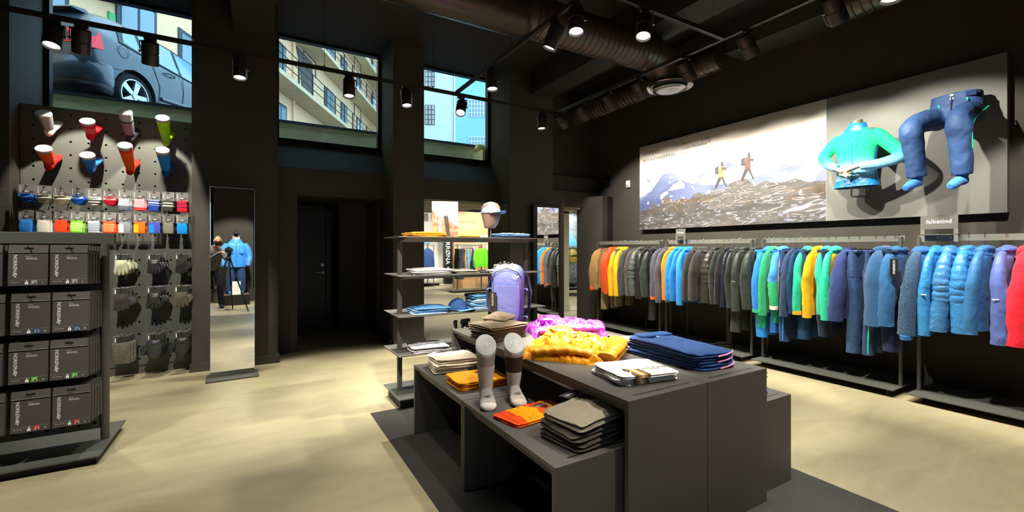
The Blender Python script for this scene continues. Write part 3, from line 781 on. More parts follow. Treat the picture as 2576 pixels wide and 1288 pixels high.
# grey inner fronts seen under the tall tables
# shelf unit
su = thing('shelf_unit', 'freestanding dark steel shelf unit with five shelves of folded clothes', 'shelf', (1.85, 4.04, 0))
SHZ = [1.527, 1.18, .823, .48]
for z in SHZ:
    sh = MB().box(-.77, .77, -.26, .26, z - .008, z).build('shelf', STEEL, su)
    MB().prism([(-.13, z - .008), (.13, z - .008), (.05, z - .045), (-.05, z - .045)], -.70, .70, 'x').build('shelf_beam', STEEL, sh)
    for x in (-.69, .69):
        MB().prism([(-.25, z - .008), (.25, z - .008), (.05, z - .05), (-.05, z - .05)], x - .006, x + .006, 'x').build('bracket', STEEL, sh)
bs = MB().box(-.77, .77, -.26, .26, .095, .105).build('base_shelf', STEELG, su)
MB().box(-.74, .74, -.2, .2, 0, .095).build('plinth', BLACK, su)
for x in (-.69, .69): MB().box(x - .02, x + .02, -.02, .02, .1, 1.52).build('post', STEEL, su, bevel=.004)

# gondola with perforated panel (wool boxes)
gd = thing('wool_gondola', 'dark perforated gondola carrying black wool garment boxes', 'display stand', (-1.6, 4.2, 0))
def perforated(x0, x1, z0, z1, y0, y1, px, pz, r, ox=0, oz=0):
    """panel with real round holes: grid cells each with an octagonal opening"""
    mb = MB(); nx = int(round((x1 - x0) / px)); nz = int(round((z1 - z0) / pz)); n = 12
    cx, cz = (x1 - x0) / nx, (z1 - z0) / nz
    for i in range(nx):
        for j in range(nz):
            a0, a1, b0, b1 = x0 + i * cx, x0 + (i + 1) * cx, z0 + j * cz, z0 + (j + 1) * cz; mx, mz = (a0 + a1) / 2, (b0 + b1) / 2
            sq = []; ci = []
            for k in range(n):
                t = 2 * math.pi * k / n + math.pi / n; c, s = math.cos(t), math.sin(t); m_ = max(abs(c), abs(s))
                sq.append((mx + c / m_ * cx / 2, mz + s / m_ * cz / 2)); ci.append((mx + r * c, mz + r * s))
            # snap square corners
            vs = [(p, y0, q) for p, q in sq] + [(p, y0, q) for p, q in ci] + [(p, y1, q) for p, q in ci]
            fs = [(k, (k + 1) % n, n + (k + 1) % n, n + k) for k in range(n)] + [(n + k, n + (k + 1) % n, 2 * n + (k + 1) % n, 2 * n + k) for k in range(n)]
            o = len(vs)
            # corner triangles between neighbouring rim points on different sides
            for k in range(n):
                p, q = sq[k], sq[(k + 1) % n]
                if abs(p[0] - q[0]) > 1e-6 and abs(p[1] - q[1]) > 1e-6:
                    c_ = (p[0] if abs(p[0] - mx) > abs(q[0] - mx) else q[0], p[1] if abs(p[1] - mz) > abs(q[1] - mz) else q[1])
                    vs.append((c_[0], y0, c_[1])); fs.append((k, len(vs) - 1, (k + 1) % n))
            mb.add(vs, fs)
    return mb
gp = perforated(-.95, .66, .14, 1.46, -.006, .0, .0805, .0825, .0125).build('perforated_panel', STEELG, gd)
MB().box(-.95, .66, .03, .035, .14, 1.46).build('back_panel', BLACK, gd)
MB().box(-.95, .73, -.02, .02, 1.452, 1.53).build('top_rail', STEELG, gd, bevel=.002)
for x in (.675,): MB().cyl((x, 0, .06), (x, 0, 1.47), .025, n=20).build('post', STEEL, gd, 40)
MB().box(-.95, .72, -.34, .36, .05, .06).build('base_plate', STEELG, gd)
MB().box(-.95, .70, -.3, .3, .0, .05).build('plinth', BLACK, gd)

# pegboard wall with two panels
pw = thing('peg_wall', 'tall grey perforated wall panel hung with socks and gloves', 'wall panel', (-1.345, 6.5, 0))
perforated(-.70, .715, 1.5, 2.91, -.07, -.066, .1415, .141, .011).build('perforated_panel', PEG, pw)
perforated(-.70, .715, .1, 1.497, -.07, -.066, .1415, .1397, .011).build('perforated_panel', STEELG, pw)
MB().box(-.70, .715, -.03, .11, .1, 2.9).build('backing', BLACK, pw)
MB().box(-.70, .715, -.05, .11, 0, .1).build('plinth', STEEL, pw)
MB().box(-.72, -.70, -.08, .11, 0, 2.91).build('side_panel', STEEL, pw)

# garment racks
RX = 5.5
RAIL = mat('grey_hanging_bar', '#6c6d66', .45, spec=.5)
rack_y = [(6.2, 4.73), (4.645, 3.26), (3.157, 1.768), (1.67, -.2)]
names = ['garment rack at the far end beside the doorway with tan to black jackets', 'garment rack of blue and charcoal jackets beside the far end rack', 'garment rack of turquoise, yellow and navy garments below the torso mannequin', 'garment rack of blue down jackets below the leg mannequin']
for (ya, yb), nm in zip(rack_y, names):
    r = thing('garment_rack', nm, 'clothes rack', (RX, (ya + yb) / 2, 0)); h = (ya - yb) / 2
    MB().box(-.006, .006, -h, h, 1.49, 1.546).build('hanging_bar', RAIL, r)
    for s in (-1, 1):
        MB().cyl((-.05, s * (h - .02), .075), (-.05, s * (h - .02), 1.52), .0165, n=18).build('post', STEELG, r, 40)
        MB().box(-.05, .0, s * (h - .02) - .006, s * (h - .02) + .006, 1.5, 1.535).build('post_bracket', STEEL, r)
    MB().box(-.28, .30, -h, h, .066, .075).build('base_plate', STEELG, r)
    for s in (-1, 1): MB().box(-.18, .28, s * (h - .08) - .006, s * (h - .08) + .006, 0, .066).build('foot', STEEL, r)
# sign holders on the racks
def rack_sign(y, w, h, txt, label, ts):
    s = thing('rack_sign', label, 'sign', (RX, y, 1.49))
    MB().box(-.05, -.045, -w / 2, w / 2, .11, .11 + h).build('sign_plate', mat('sign_grey', '#5d5b57', .5), s)
    for q in (-1, 1): MB().box(-.05, -.045, q * (w / 2 - .015) - .015, q * (w / 2 - .015) + .015, -.01, .11).build('clip', RAIL, s)
    MB().box(-.05, .01, -w / 2, w / 2, .055, .06).build('saddle', RAIL, s)
    place('lettering', text_mesh(txt, ts, WHITE, 'CENTER'), s, M=basis((-.0512, 0, .11 + h * .42), (0, -1, 0), (0, 0, 1)))
rack_sign(4.36, .17, .11, 'trollveggen', 'small grey rack sign on the far racks under the poster', .028)
rack_sign(1.51, .26, .125, 'falketind', 'grey rack sign reading falketind', .052)

# leaning mirror before the pillar
mr = thing('standing_mirror', 'tall frameless standing mirror on a dark base before the pillar', 'mirror', (-.205, 5.75, 0), R(2.3))
MB().box(-.245, .245, -.145, .16, 0, .018).build('base_plate', STEELG, mr, bevel=.002)
MB().box(-.207, .207, 0, .03, .016, .075).build('foot_strip', STEELG, mr)
MB().box(-.207, .207, .002, .03, .075, 2.085).build('backing', BLACK, mr)
MB().box(-.205, .205, -.002, .002, .075, 2.085).build('mirror_glass', MIRROR, mr)
e = MB().box(-.209, -.205, -.003, .03, .06, 2.09).box(.205, .209, -.003, .03, .06, 2.09).box(-.209, .209, -.003, .03, 2.085, 2.09)
e.build('edge_strip', CHROME, mr)
# narrow mirror on the pillar by the doorway
m2 = thing('wall_mirror', 'narrow tall mirror on the pillar beside the doorway reflecting the racks', 'mirror', (4.33, 6.2, 0), R(-1.4))
MB().box(-.27, .27, .0, .1, .02, 2.155).build('mirror_body', BLACK, m2)
MB().box(-.2, .235, -.004, .0, .06, 2.12).build('mirror_glass', MIRROR, m2)
# wall devices
dv = thing('door_sensor', 'small white thermostat box on the dark wall beside the poster', 'thermostat', (XR, 5.86, 2.53))
MB().box(-.045, 0, -.045, .045, 0, .13).build('housing', mat('white_plastic', '#d8d8d2', .4), dv, bevel=.012)
MB().box(-.05, -.044, -.03, .03, .01, .06).build('cover', mat('grey_plastic', '#8b8b86', .4), dv, bevel=.002)
bx = thing('junction_box', 'black square junction box on the wall above the doorway', 'junction box', (XR, 6.45, 2.62))
MB().box(-.04, 0, -.09, .09, 0, .2).build('housing', BLACK, bx, bevel=.004)
MB().box(-.043, -.04, -.01, .01, .09, .12).build('indicator', GREYP, bx)
# ------------------------------------------------------------------ sock forms
FORM = mat('grey_form_plastic', '#8d8a88', .45); CAPM = mat('light_grey_cap', '#b9b9b8', .4)
def sock_form(label, L, sock_m, cover, group, name='sock_form', toe_m=None, band=None, SL=.75):
    """foot with a leg along local +z, sole on z=0, toes along local -y; L leg height; cover = sock height"""
    t = thing(name, label, 'sock form', group=group)
    def leg_r(z): # radii (x, y) and centre y along the leg
        f = max(0, min(1, (z - .06) / max(.05, L - .06)))
        return (.036 + .024 * f ** .9, .042 + .02 * f, .032 + .0 * f)
    def legrings(z0, z1, grow, n=28, m=14, slant=0.0):
        out = []
        for i in range(m + 1):
            z = z0 + (z1 - z0) * i / m; rx, ry, cy = leg_r(z); rr_ = []
            for j in range(n):
                a = 2 * math.pi * j / n; x = (rx + grow) * math.cos(a); y = cy + (ry + grow) * math.sin(a)
                zz = z + slant * (i / m) * (y - cy)
                rr_.append((x, y, zz))
            out.append(rr_)
        return out
    def foot(mb, grow):
        prof = [(-.165, .012, .016), (-.155, .032, .026), (-.13, .043, .034), (-.09, .045, .044), (-.05, .041, .058), (-.01, .036, .078), (.03, .036, .09), (.06, .036, .08), (.078, .028, .06), (.088, .012, .034)]
        rings = []
        for y, w, h in prof:
            ring = []
            for j in range(20):
                a = 2 * math.pi * j / 20; c, s = math.cos(a), math.sin(a)
                ring.append(((w + grow) * c, y, max(0.0, (h + grow) * .5 + (h + grow) * .5 * (abs(s) ** .8 * (1 if s > 0 else -1)))))
            rings.append(ring)
        mb.loft(rings)
    mb = MB(); foot(mb, .002); mb.loft(legrings(.035, cover, .002))
    sk = mb.build('sock', sock_m, t); fuse(sk, .0045, 5)
    if toe_m:
        mt = MB(); foot(mt, .0035)
        q = mt.build('sock_toe', toe_m, t)
        bm = bmesh.new(); bm.from_mesh(q.data); bmesh.ops.bisect_plane(bm, geom=bm.verts[:] + bm.edges[:] + bm.faces[:], plane_co=(0, -.115, 0), plane_no=(0, 1, .35), clear_outer=True); bm.to_mesh(q.data); bm.free()
        q.data.polygons.foreach_set('use_smooth', [True] * len(q.data.polygons))
    if cover < L - .015:
        MB().loft(legrings(max(.03, cover - .03), L, .0, slant=SL)).build('leg_form', FORM, t, 60)
    else:
        MB().loft(legrings(L - .02, L, .001, m=3, slant=SL)).build('leg_form', FORM, t, 60)
    rx, ry, cy = leg_r(L)
    top = [(1.02 * rx * math.cos(2 * math.pi * j / 32), cy + 1.02 * ry * math.sin(2 * math.pi * j / 32), L + SL * 1.02 * ry * math.sin(2 * math.pi * j / 32)) for j in range(32)]
    cap = MB().loft([[(x, y, z - .003) for x, y, z in top], [(x, y, z + .012) for x, y, z in top], [(x * .96, cy + (y - cy) * .96, z + .015 - .75 * .0) for x, y, z in top]]).build('cap', CAPM, t, 35)
    Mx = basis((0, cy - .002, L + .0165), (1, 0, 0), (0, 1, SL))
    place('emblem', emblem(.038, WHITE), cap, M=Mx)
    if band: MB().loft(legrings(cover - .006, cover + .003, .0035, m=2)).build('sock_cuff', band, t, 60)
    return t
SK = [  # label, leg length, material, cover, column, row
    ('white low-cut footie sock on a grey form on the peg wall', .24, fabric('#e6e3d2', 'knit'), .07, 0, 0),
    ('red sock with pale rings on a form on the peg wall', .20, stripes('sock_red_rings', '#c81e28', '#f0a8a0', 'Z', .014, .3, .085, .155), .19, 1, 0),
    ('long mauve and charcoal sock on a form on the peg wall', .36, stripes('sock_mauve', '#2f2f35', '#7b6672', 'Z', 1.0, 1.0, .105, .262), .285, 2, 0),
    ('long lime green ringed sock on a form on the peg wall', .34, stripes('sock_lime', '#9cd321', '#4d7d12', 'Z', .017, .3, .05, .29), .33, 3, 0),
    ('plain red and orange sock on a form on the peg wall', .24, stripes('sock_redorange', '#d42c25', '#ff5a26', 'Z', 1.0, 1.0, .10, .5), .23, 0, 1),
    ('short plain blue sock on a form on the peg wall', .20, fabric('#1f79d8', 'knit'), .19, 1, 1),
    ('long orange and red ringed sock on a form on the peg wall', .36, stripes('sock_orange', '#e0301e', '#ff9a1e', 'Z', .017, .35, .06, .31), .345, 2, 1),
    ('long plain blue sock on a form on the peg wall', .34, stripes('sock_blue_long', '#0d5aa6', '#2a86e6', 'Z', 1.0, 1.0, .09, .5), .32, 3, 1)]
for lab, L, m, cov, c, r in SK:
    f = sock_form(lab, L, m, cov, None, SL=.12)
    f.location = ((-1.80, -1.485, -1.165, -.855)[c], 6.32, (2.625, 2.275)[r] + (.01 if c > 1 else 0))
    # sole toward the panel, leg out into the room and a little upward, toes up
    f.rotation_euler = (Matrix.Rotation(R(-40), 4, 'X') @ Matrix.Rotation(R(90), 4, 'X') @ Matrix.Rotation(R(180 - 8), 4, 'Z')).to_euler()
a = sock_form('pale grey sock on a grey form standing on the low table', .31, fabric('#b9b0ac', 'knit'), .20, None, toe_m=fabric('#ece4dd', 'knit'), band=fabric('#c7b3a6', 'knit'))
a.location = (1.165, 2.285, TL); a.rotation_euler = (0, 0, R(-22))
b = sock_form('pale sock with a dark brown upper half on a form on the low table', .31, stripes('sock_brown_half', '#b4aca4', '#43302b', 'Z', 1.0, 1.0, .155, .5), .255, None, toe_m=fabric('#c9bfb4', 'knit'), band=fabric('#b99c8c', 'knit'))
b.location = (1.335, 2.245, TL); b.rotation_euler = (0, 0, R(-20))
for o in (a, b):
    place('emblem', emblem(.022, BLACK), o, M=basis((.004, -.078, .0545), (-1, 0, 0), (0, 1, 1.0)))

# ------------------------------------------------------------------ carded sock packs on the peg wall
CLIP = mat('clear_plastic_gloss', '#70706c', .3)
NORR = text_mesh('norrøna', .0155, WHITE, 'LEFT')
def hook(name, L=.33):
    mb = MB().tube([(0, .01, 0), (0, -L, 0), (0, -L - .008, .003), (0, -L - .012, .014)], .0028, 6); mb.box(-.012, .012, .0, .004, -.02, .02)
    return mb
HOOKM = hook('peg_hook').mesh('peg_hook', STEEL, 40)
def peg_hook(x, z, L_label, group, y=6.432):
    return tag(place('peg_hook', HOOKM, loc=(x, y, z)), L_label, 'hook', group)
def sock_pack_parts(m1, m2, shape, size_c):
    """list of (name, mesh, matrix): card, print patch, lettering, size tag, sock"""
    parts = []
    c = MB().box(-.055, .055, -.0015, .0015, -.088, .012); parts.append(('card', c.mesh('card', CARDL), None))
    p = MB().box(-.02, .046, -.0022, -.0015, -.086, -.045); parts.append(('card_print', p.mesh('card_print', CARD), None))
    h = MB().box(-.016, .016, -.0024, -.0015, -.006, -.001); parts.append(('euro_slot', h.mesh('euro_slot', BLACK), None))
    t = MB().box(-.012, .02, -.0028, -.0022, -.053, -.049).box(.03, .04, -.0028, -.0022, -.078, -.075).box(-.012, .008, -.0028, -.0022, -.059, -.056); parts.append(('print_lines', t.mesh('print_lines', WHITE), None))
    q = MB().box(.004, .02, -.003, -.0022, -.09, -.072); parts.append(('size_tag', q.mesh('size_tag', mat('tag_' + size_c.lstrip('#'), size_c, .6)), None))
    parts.append(('lettering', NORR, basis((-.044, -.0022, -.008), (0, 0, -1), (1, 0, 0))))
    mb = MB(); n = 24
    if shape == 'fold':   # neatly folded: rounded slab
        rings = []
        for i in range(11):
            f = i / 10; z = -.085 - .118 * f; w = .047 - .002 * math.sin(f * 9); tk = .016 * (1 - .25 * abs(2 * f - 1) ** 4)
            rings.append([(w * (abs(math.cos(a_)) ** .45) * (1 if math.cos(a_) > 0 else -1), tk * (abs(math.sin(a_)) ** .7) * (1 if math.sin(a_) > 0 else -1) - .004, z) for a_ in [2 * math.pi * j / n for j in range(n)]])
        mb.loft(rings)
    else:                 # rolled low-cut pair: rounded pouch
        rings = []
        for i in range(13):
            f = i / 12; z = -.08 - .085 * f; w = .052 * math.sqrt(max(.02, 1 - (f * .96) ** 3)); tk = .026 * math.sqrt(max(.03, 1 - (f * .97) ** 2)) * (1 + .12 * math.sin(f * 20))
            rings.append([(w * math.cos(a_) * (1 + .05 * math.sin(3 * a_ + f * 7)), tk * math.sin(a_) - .006 + .004 * math.sin(f * 14 + a_), z) for a_ in [2 * math.pi * j / n for j in range(n)]])
        mb.loft(rings)
    parts.append(('sock', mb.mesh('sock', m1, 60), None))
    if m2:
        o = MB().box(-.048, -.008, -.0215, -.012, -.198, -.11) if shape == 'fold' else MB().box(-.05, .045, -.029, -.018, -.105, -.088)
        parts.append(('sock_patch', o.mesh('sock_patch', m2), None))
    return parts
def lay_pack(parts, x, y, z, label, group, name, cat, tilt):
    r = thing(name, label, cat, (x, y, z), group=group, rot=(tilt[0], tilt[1], tilt[2]))
    for n_, me, M in parts: place(n_, me, r, M=M)
    return r
S = lambda n, a_, b_, per=.012, duty=.45, lo=-.19, hi=-.1: stripes(n, a_, b_, 'Z', per, duty, lo, hi)
K = lambda h: fabric(h, 'knit')
row1 = [('navy and bright blue', K('#24479c'), K('#1d8fe0'), 'roll', '#1d8fe0'), ('pale sage', K('#a8ab92'), None, 'roll', '#8f8f88'), ('cream', K('#efe6cf'), None, 'roll', '#efefea'),
        ('royal blue with a white band', K('#1760c8'), K('#dfe8f2'), 'roll', '#1d8fe0'), ('white and black ringed', S('p_whblk', '#e4e2d8', '#22211f', .03, .4), None, 'roll', '#8f8f88'), ('crimson', K('#c01830'), K('#f0b0b0'), 'roll', '#e23b2e'),
        ('grey with white rings', S('p_gryr', '#5c6472', '#e6e8ee', .011, .5, -.16, -.08), None, 'fold', '#5c6472'), ('coral with white rings', S('p_cor', '#e8434c', '#fbe6e2', .013, .5, -.17, -.08), None, 'fold', '#e23b2e'),
        ('blue and navy banded', S('p_blnv', '#263f8e', '#dff0ff', .03, .4, -.14, -.08), None, 'fold', '#1d8fe0'), ('charcoal with a cream band', S('p_chcr', '#34352f', '#d9d6b8', .03, .4, -.15, -.09), None, 'fold', '#55544f'), ('red with a navy band', S('p_rdnv', '#cc1b2c', '#23264a', .04, .25, -.17, -.1), None, 'fold', '#e23b2e')]
row2 = [('plain sky blue', K('#2f86dc'), None, 'fold', '#1d8fe0'), ('plain off-white', K('#dcd8cc'), None, 'fold', '#8f8f88'), ('plain red orange', K('#f2451d'), None, 'fold', '#f2451d'), ('lime with pale rungs', S('p_lime', '#69c21e', '#cdf09a', .017, .45), None, 'fold', '#49b02c'),
        ('pale grey with dark rungs', S('p_pgr', '#b9c0cc', '#4c525e', .017, .4), None, 'fold', '#5870b8'), ('orange with pale rungs', S('p_orr', '#ee3f16', '#ffb07a', .017, .4), None, 'fold', '#e23b2e'), ('grey and silver halved', K('#8b8f9a'), K('#dfe3ea'), 'fold', '#5870b8'),
        ('orange and yellow halved', K('#ff6a1a'), K('#ffb31e'), 'fold', '#f2451d'), ('blue and violet halved', K('#4a52b4'), K('#1f8ff0'), 'fold', '#5870b8'), ('olive grey ribbed', K('#7c7d6c'), None, 'fold', '#55544f'), ('plain bright blue', K('#178ad8'), None, 'fold', '#55544f')]
rp = random.Random(3)
for ri, (row, z) in enumerate(((row1, 2.035), (row2, 1.79))):
    for ci, (nm, m1, m2, shp, sc) in enumerate(row):
        x = -1.925 + ci * .1225
        if ri == 1 and ci == 10: x -= .0
        z_ = z - .005 * rp.random()
        peg_hook(x, z_ + .002, 'black peg wall hook holding a row of sock packs', 'hooks of the sock packs')
        parts = sock_pack_parts(m1, m2, shp, sc)
        for k in range(3):
            lay_pack(parts, x + .004 * k + rp.uniform(-.003, .003), 6.118 + .042 * k, z_, ('outermost pack of %s socks in the %s row' if k == 0 else 'pack of %s socks behind the outermost, %s row') % (nm, 'upper' if ri == 0 else 'lower'), 'carded %s sock packs' % nm, 'sock_pack', 'socks',
                     (R(rp.uniform(-3, 3)), R(rp.uniform(-2, 2)), R(rp.uniform(-6, 6))))

# ------------------------------------------------------------------ gloves on the lower peg wall
def glove_parts(m, kind, accent=None):
    parts = []
    c = MB().box(-.055, .055, -.0015, .0015, -.06, .012); parts.append(('card', c.mesh('card', mat('dark_card', '#2d2d2a', .45))))
    e_ = MB().box(-.056, -.054, -.003, .002, -.06, .012).box(-.056, .056, -.003, .002, .011, .0135).box(-.056, .056, -.003, .002, -.061, -.059); parts.append(('card_edge', e_.mesh('card_edge', GREYP)))
    l = MB().box(-.045, -.036, -.0028, -.0015, -.042, .0); parts.append(('card_logo', l.mesh('card_logo', WHITE)))
    k = MB().tube([(0, -.004, .014), (0, -.01, .022), (.006, -.012, .012), (0, -.008, .004)], .004, 6); parts.append(('clip', k.mesh('clip', CHROME, 40)))
    mb = MB(); n = 18
    def slab(z0, z1, w0, w1, tk, x=0, m_=8):
        rings = []
        for i in range(m_ + 1):
            f = i / m_; z = z0 + (z1 - z0) * f; w = w0 + (w1 - w0) * f; t_ = tk * (1 - .35 * abs(2 * f - 1) ** 3)
            rings.append([(x + w * (abs(math.cos(a_)) ** .7) * (1 if math.cos(a_) > 0 else -1), t_ * math.sin(a_) + .004 * math.sin(7 * f + 3 * a_), z) for a_ in [2 * math.pi * j / n for j in range(n)]])
        mb.loft(rings)
    if kind == 'glove':
        slab(-.05, -.15, .05, .056, .022)
        for i in range(4):
            x = -.042 + i * .028; L = (.062, .075, .07, .055)[i]
            mb.tube([(x * .95, 0, -.135), (x * 1.05, -.006, -.135 - L * .5), (x * 1.12, .002, -.135 - L)], [.0165, .0155, .011], 10)
        mb.tube([(.05, -.004, -.08), (.072, -.012, -.11), (.07, -.016, -.15)], [.016, .016, .011], 10)
    elif kind == 'mitten':
        slab(-.05, -.12, .056, .066, .03); rings = []
        for i in range(13):
            f = i / 12; z = -.1 - .14 * f; w = .068 * math.sqrt(max(.03, 1 - f ** 3.0)); q = 1 + .14 * abs(math.sin(f * math.pi * 4)) if accent == 'quilt' else 1
            rings.append([(w * math.cos(a_), .036 * q * math.sin(a_) * math.sqrt(max(.05, 1 - f ** 4)), z) for a_ in [2 * math.pi * j / n for j in range(n)]])
        mb.loft(rings)
        mb.tube([(-.055, -.004, -.1), (-.085, -.01, -.14), (-.08, -.014, -.19)], [.026, .026, .016], 12)
    else:   # fleece mitt: rounded rectangle
        slab(-.05, -.25, .066, .07, .035)
    parts.append(('glove', mb.mesh('glove', m, 60)))
    return parts
GL_ = [[('pale sage work', fabric('#b4b89a'), 'glove', None), ('black leather', fabric('#2b2b2e', 'shiny'), 'glove', None), ('black soft', fabric('#252527'), 'glove', None)],
       [('charcoal softshell', fabric('#3a3638'), 'glove', None), ('black glossy ski', fabric('#2a2d2c', 'shiny'), 'glove', None), ('olive brown', fabric('#57503f'), 'glove', None)],
       [('grey pile fleece', fabric('#6a665c', 'pile'), 'mitt', None), ('black quilted down', fabric('#333638', 'shiny'), 'mitten', 'quilt'), ('black nylon shell', fabric('#2b2d2f', 'shiny'), 'mitten', None)]]
gx = (-1.225, -.95, -.71)
for r_, z in enumerate((1.345, .985, .47)):
    for c_ in range(3):
        nm, m, kd, ac = GL_[r_][c_]
        parts = glove_parts(m, kd, ac)
        noun = 'mittens' if kd != 'glove' else 'gloves'
        peg_hook(gx[c_], z + .004, 'black peg wall hook holding gloves', 'hooks of the gloves')
        for k in range(3):
            r0 = thing('glove_pack', ('outermost carded pair of %s %s on the peg wall' if k == 0 else 'carded pair of %s %s behind the outermost pair') % (nm, noun), 'gloves', (gx[c_] + .014 * k, 6.14 + .08 * k, z), group='carded %s %s' % (nm, noun), rot=(R(4 - 5 * k), 0, R(rp.uniform(-8, 8))))
            for n_, me in parts: place(n_, me, r0)
            if r_ == 2 or r_ == 1: r0.scale = (1.12, 1.1, 1.12)

# ------------------------------------------------------------------ wool garment boxes on the gondola
def wool_parts(size, colr, neck, letter):
    w, h, d_ = .176, .255, .03
    P = []
    body = MB().prism([(-.004, -h + .05), (0, 0), (d_, 0), (d_, -h + .05)], -w / 2, w / 2, 'x')
    body = MB(); body.box(-w / 2, w / 2, 0, d_, -h + .048, 0)
    P.append(('body', body.mesh('body', CARD), None))
    fl = MB().prism([(-.004, .0), (.003, .048), (d_ - .004, .048), (d_, 0)], -w / 2, w / 2, 'x', M=Matrix.Identity(4)); P.append(('flap', fl.mesh('flap', CARD), None))
    P.append(('fold_line', MB().box(-w / 2, w / 2, -.0046, -.003, -.001, .001).mesh('fold_line', GREYP), None))
    P.append(('base_line', MB().box(-w / 2 + .004, w / 2 - .004, -.0008, 0, -h + .082, -h + .083).mesh('base_line', GREYP), None))
    P.append(('euro_slot', MB().box(-.02, .02, -.0052, -.0025, .026, .031).mesh('euro_slot', BLACK), None))
    P.append(('wordmark', text_mesh('NORRØNA', .0245, WHITE), basis((-.066, -.0008, -.014), (0, 0, -1), (1, 0, 0))))
    P.append(('emblem', emblem(.019, WHITE), basis((-.057, -.0008, -.14), (0, 0, -1), (1, 0, 0))))
    P.append(('title', text_mesh('WOOL', .0165, WHITE), basis((-.012, -.0008, -.044), (1, 0, 0), (0, 0, 1))))
    P.append(('subtitle', text_mesh('Baselayer', .006, WHITE), basis((-.012, -.0008, -.026), (1, 0, 0), (0, 0, 1))))
    P.append(('product_line', text_mesh(neck, .0062, WHITE), basis((-w / 2 + .012, -.0008, -h + .068), (1, 0, 0), (0, 0, 1))))
    cs = MB(); x0, z0 = .014, -h + .050; s = .033
    if size == 'full': cs.add([(x0, -.0009, z0), (x0 + s, -.0009, z0), (x0 + s, -.0009, z0 + s), (x0, -.0009, z0 + s)], [(0, 1, 2, 3)])
    else: cs.add([(x0, -.0009, z0), (x0 + s, -.0009, z0 + s), (x0, -.0009, z0 + s)], [(0, 1, 2)])
    P.append(('colour_patch', cs.mesh('colour_patch', mat('patch_' + colr.lstrip('#'), colr, .6)), None))
    sh = MB(); sh.tube([(x0 + .005, -.0012, z0 + .008), (x0 + .011, -.0012, z0 + .025), (x0 + .022, -.0012, z0 + .025), (x0 + .028, -.0012, z0 + .008)], .0008, 4)
    sh.tube([(x0 + .011, -.0012, z0 + .006), (x0 + .011, -.0012, z0 + .022)], .0006, 4).tube([(x0 + .022, -.0012, z0 + .006), (x0 + .022, -.0012, z0 + .022)], .0006, 4)
    P.append(('shirt_icon', sh.mesh('shirt_icon', WHITE), None))
    mn = MB().cyl((-.006, -.001, z0 + .026), (-.006, -.0004, z0 + .026), .004, n=8)
    mn.add([(-.014, -.001, z0 + .02), (.002, -.001, z0 + .02), (.001, -.001, z0 + .004), (-.003, -.001, z0 + .004), (-.006, -.001, z0 + .011), (-.009, -.001, z0 + .004), (-.013, -.001, z0 + .004)], [(0, 1, 2, 3, 4, 5, 6)])
    P.append(('person_icon', mn.mesh('person_icon', WHITE), None))
    P.append(('size_letter', text_mesh(letter, .012, WHITE), basis((.062, -.0008, z0 + .01), (1, 0, 0), (0, 0, 1))))
    return P
WHK = MB().tube([(0, .26, 0), (0, -.05, 0), (0, -.058, .004), (0, -.062, .016)], .003, 6).mesh('peg_hook', STEEL, 40)
wz = [1.395, 1.09, .785, .48]
wl = [('tri', '#8e92a6', 'S', 'grey blue'), ('full', '#27486e', 'M', 'navy'), ('tri', '#55c21f', 'M', 'green'), ('tri', '#d8322a', 'M', 'red')]
cxs = [(-1.415, 'far gondola end'), (-1.215, 'Zip Neck'), (-1.03, 'Round Neck')]
for r_, z in enumerate(wz):
    for c_, (x, nk) in enumerate(cxs):
        sz, clr, let, cname = wl[r_]
        neckt = 'West round Neck' if c_ == 2 else 'West Zip Neck'
        P = wool_parts(sz, clr, neckt, let)
        tag(place('peg_hook', WHK, loc=(x, 3.94, z + .03)), 'black peg hook carrying wool boxes on the gondola', 'hook', 'hooks of the wool boxes')
        cn = ('end column', 'middle column', 'column by the post')[c_]
        for k in range(5):
            r0 = thing('wool_box', ('outermost black wool box with %s colour mark in the %s' if k == 0 else 'black wool box behind the one with %s mark in the %s') % (cname, cn), 'box', (x + .002 * k + (.006 if r_ % 2 else -.004), 3.905 + .05 * k, z - .003 * k), group='wool boxes with %s mark in the %s' % (cname, cn), rot=(R(-3 + 1.2 * k + rp.uniform(-.6, .6)), 0, R(rp.uniform(-2, 1))))
            for n_, me, M in P:
                if k > 0 and n_ not in ('body', 'flap', 'fold_line'): continue
                place(n_, me, r0, M=M)
# ------------------------------------------------------------------ garments on the racks
HANG = mat('black_hanger_wood', '#121111', .4)
def hanger_mesh():
    mb = MB(); mb.tube([(-.15, 0, 1.345), (-.1, 0, 1.37), (0, 0, 1.425), (.1, 0, 1.37), (.15, 0, 1.345)], [(.012, .008)] * 5, 10)
    mb.tube([(0, 0, 1.425), (0, 0, 1.5), (-.006, 0, 1.52), (-.018, 0, 1.535), (-.016, 0, 1.552), (0, 0, 1.56), (.016, 0, 1.553), (.02, 0, 1.54)], .0026, 6, mi=1)
    return mb.mesh('clothes_hanger', [HANG, CHROME], 50)
def clip_hanger_mesh():
    mb = MB(); mb.box(-.17, .17, -.008, .008, 1.40, 1.415).box(-.15, -.12, -.014, .014, 1.36, 1.41).box(.12, .15, -.014, .014, 1.36, 1.41)
    mb.tube([(0, 0, 1.41), (0, 0, 1.5), (-.006, 0, 1.52), (-.018, 0, 1.535), (-.016, 0, 1.552), (0, 0, 1.56), (.016, 0, 1.553), (.02, 0, 1.54)], .0026, 6, mi=1)
    return mb.mesh('clip_hanger', [HANG, CHROME], 50)
HANGM, CLIPM = hanger_mesh(), clip_hanger_mesh()
def wr(x, y, z, s, seed):
    p = Vector((x * s + seed * 3.1, y * s - seed, z * s * .45 + seed * 1.7))
    return .35 * noise.noise(p) + (.3 - abs(noise.noise(p * 1.5 + Vector((4, 1, 2))))) * .8 + (.25 - abs(noise.noise(p * 3.3))) * .5
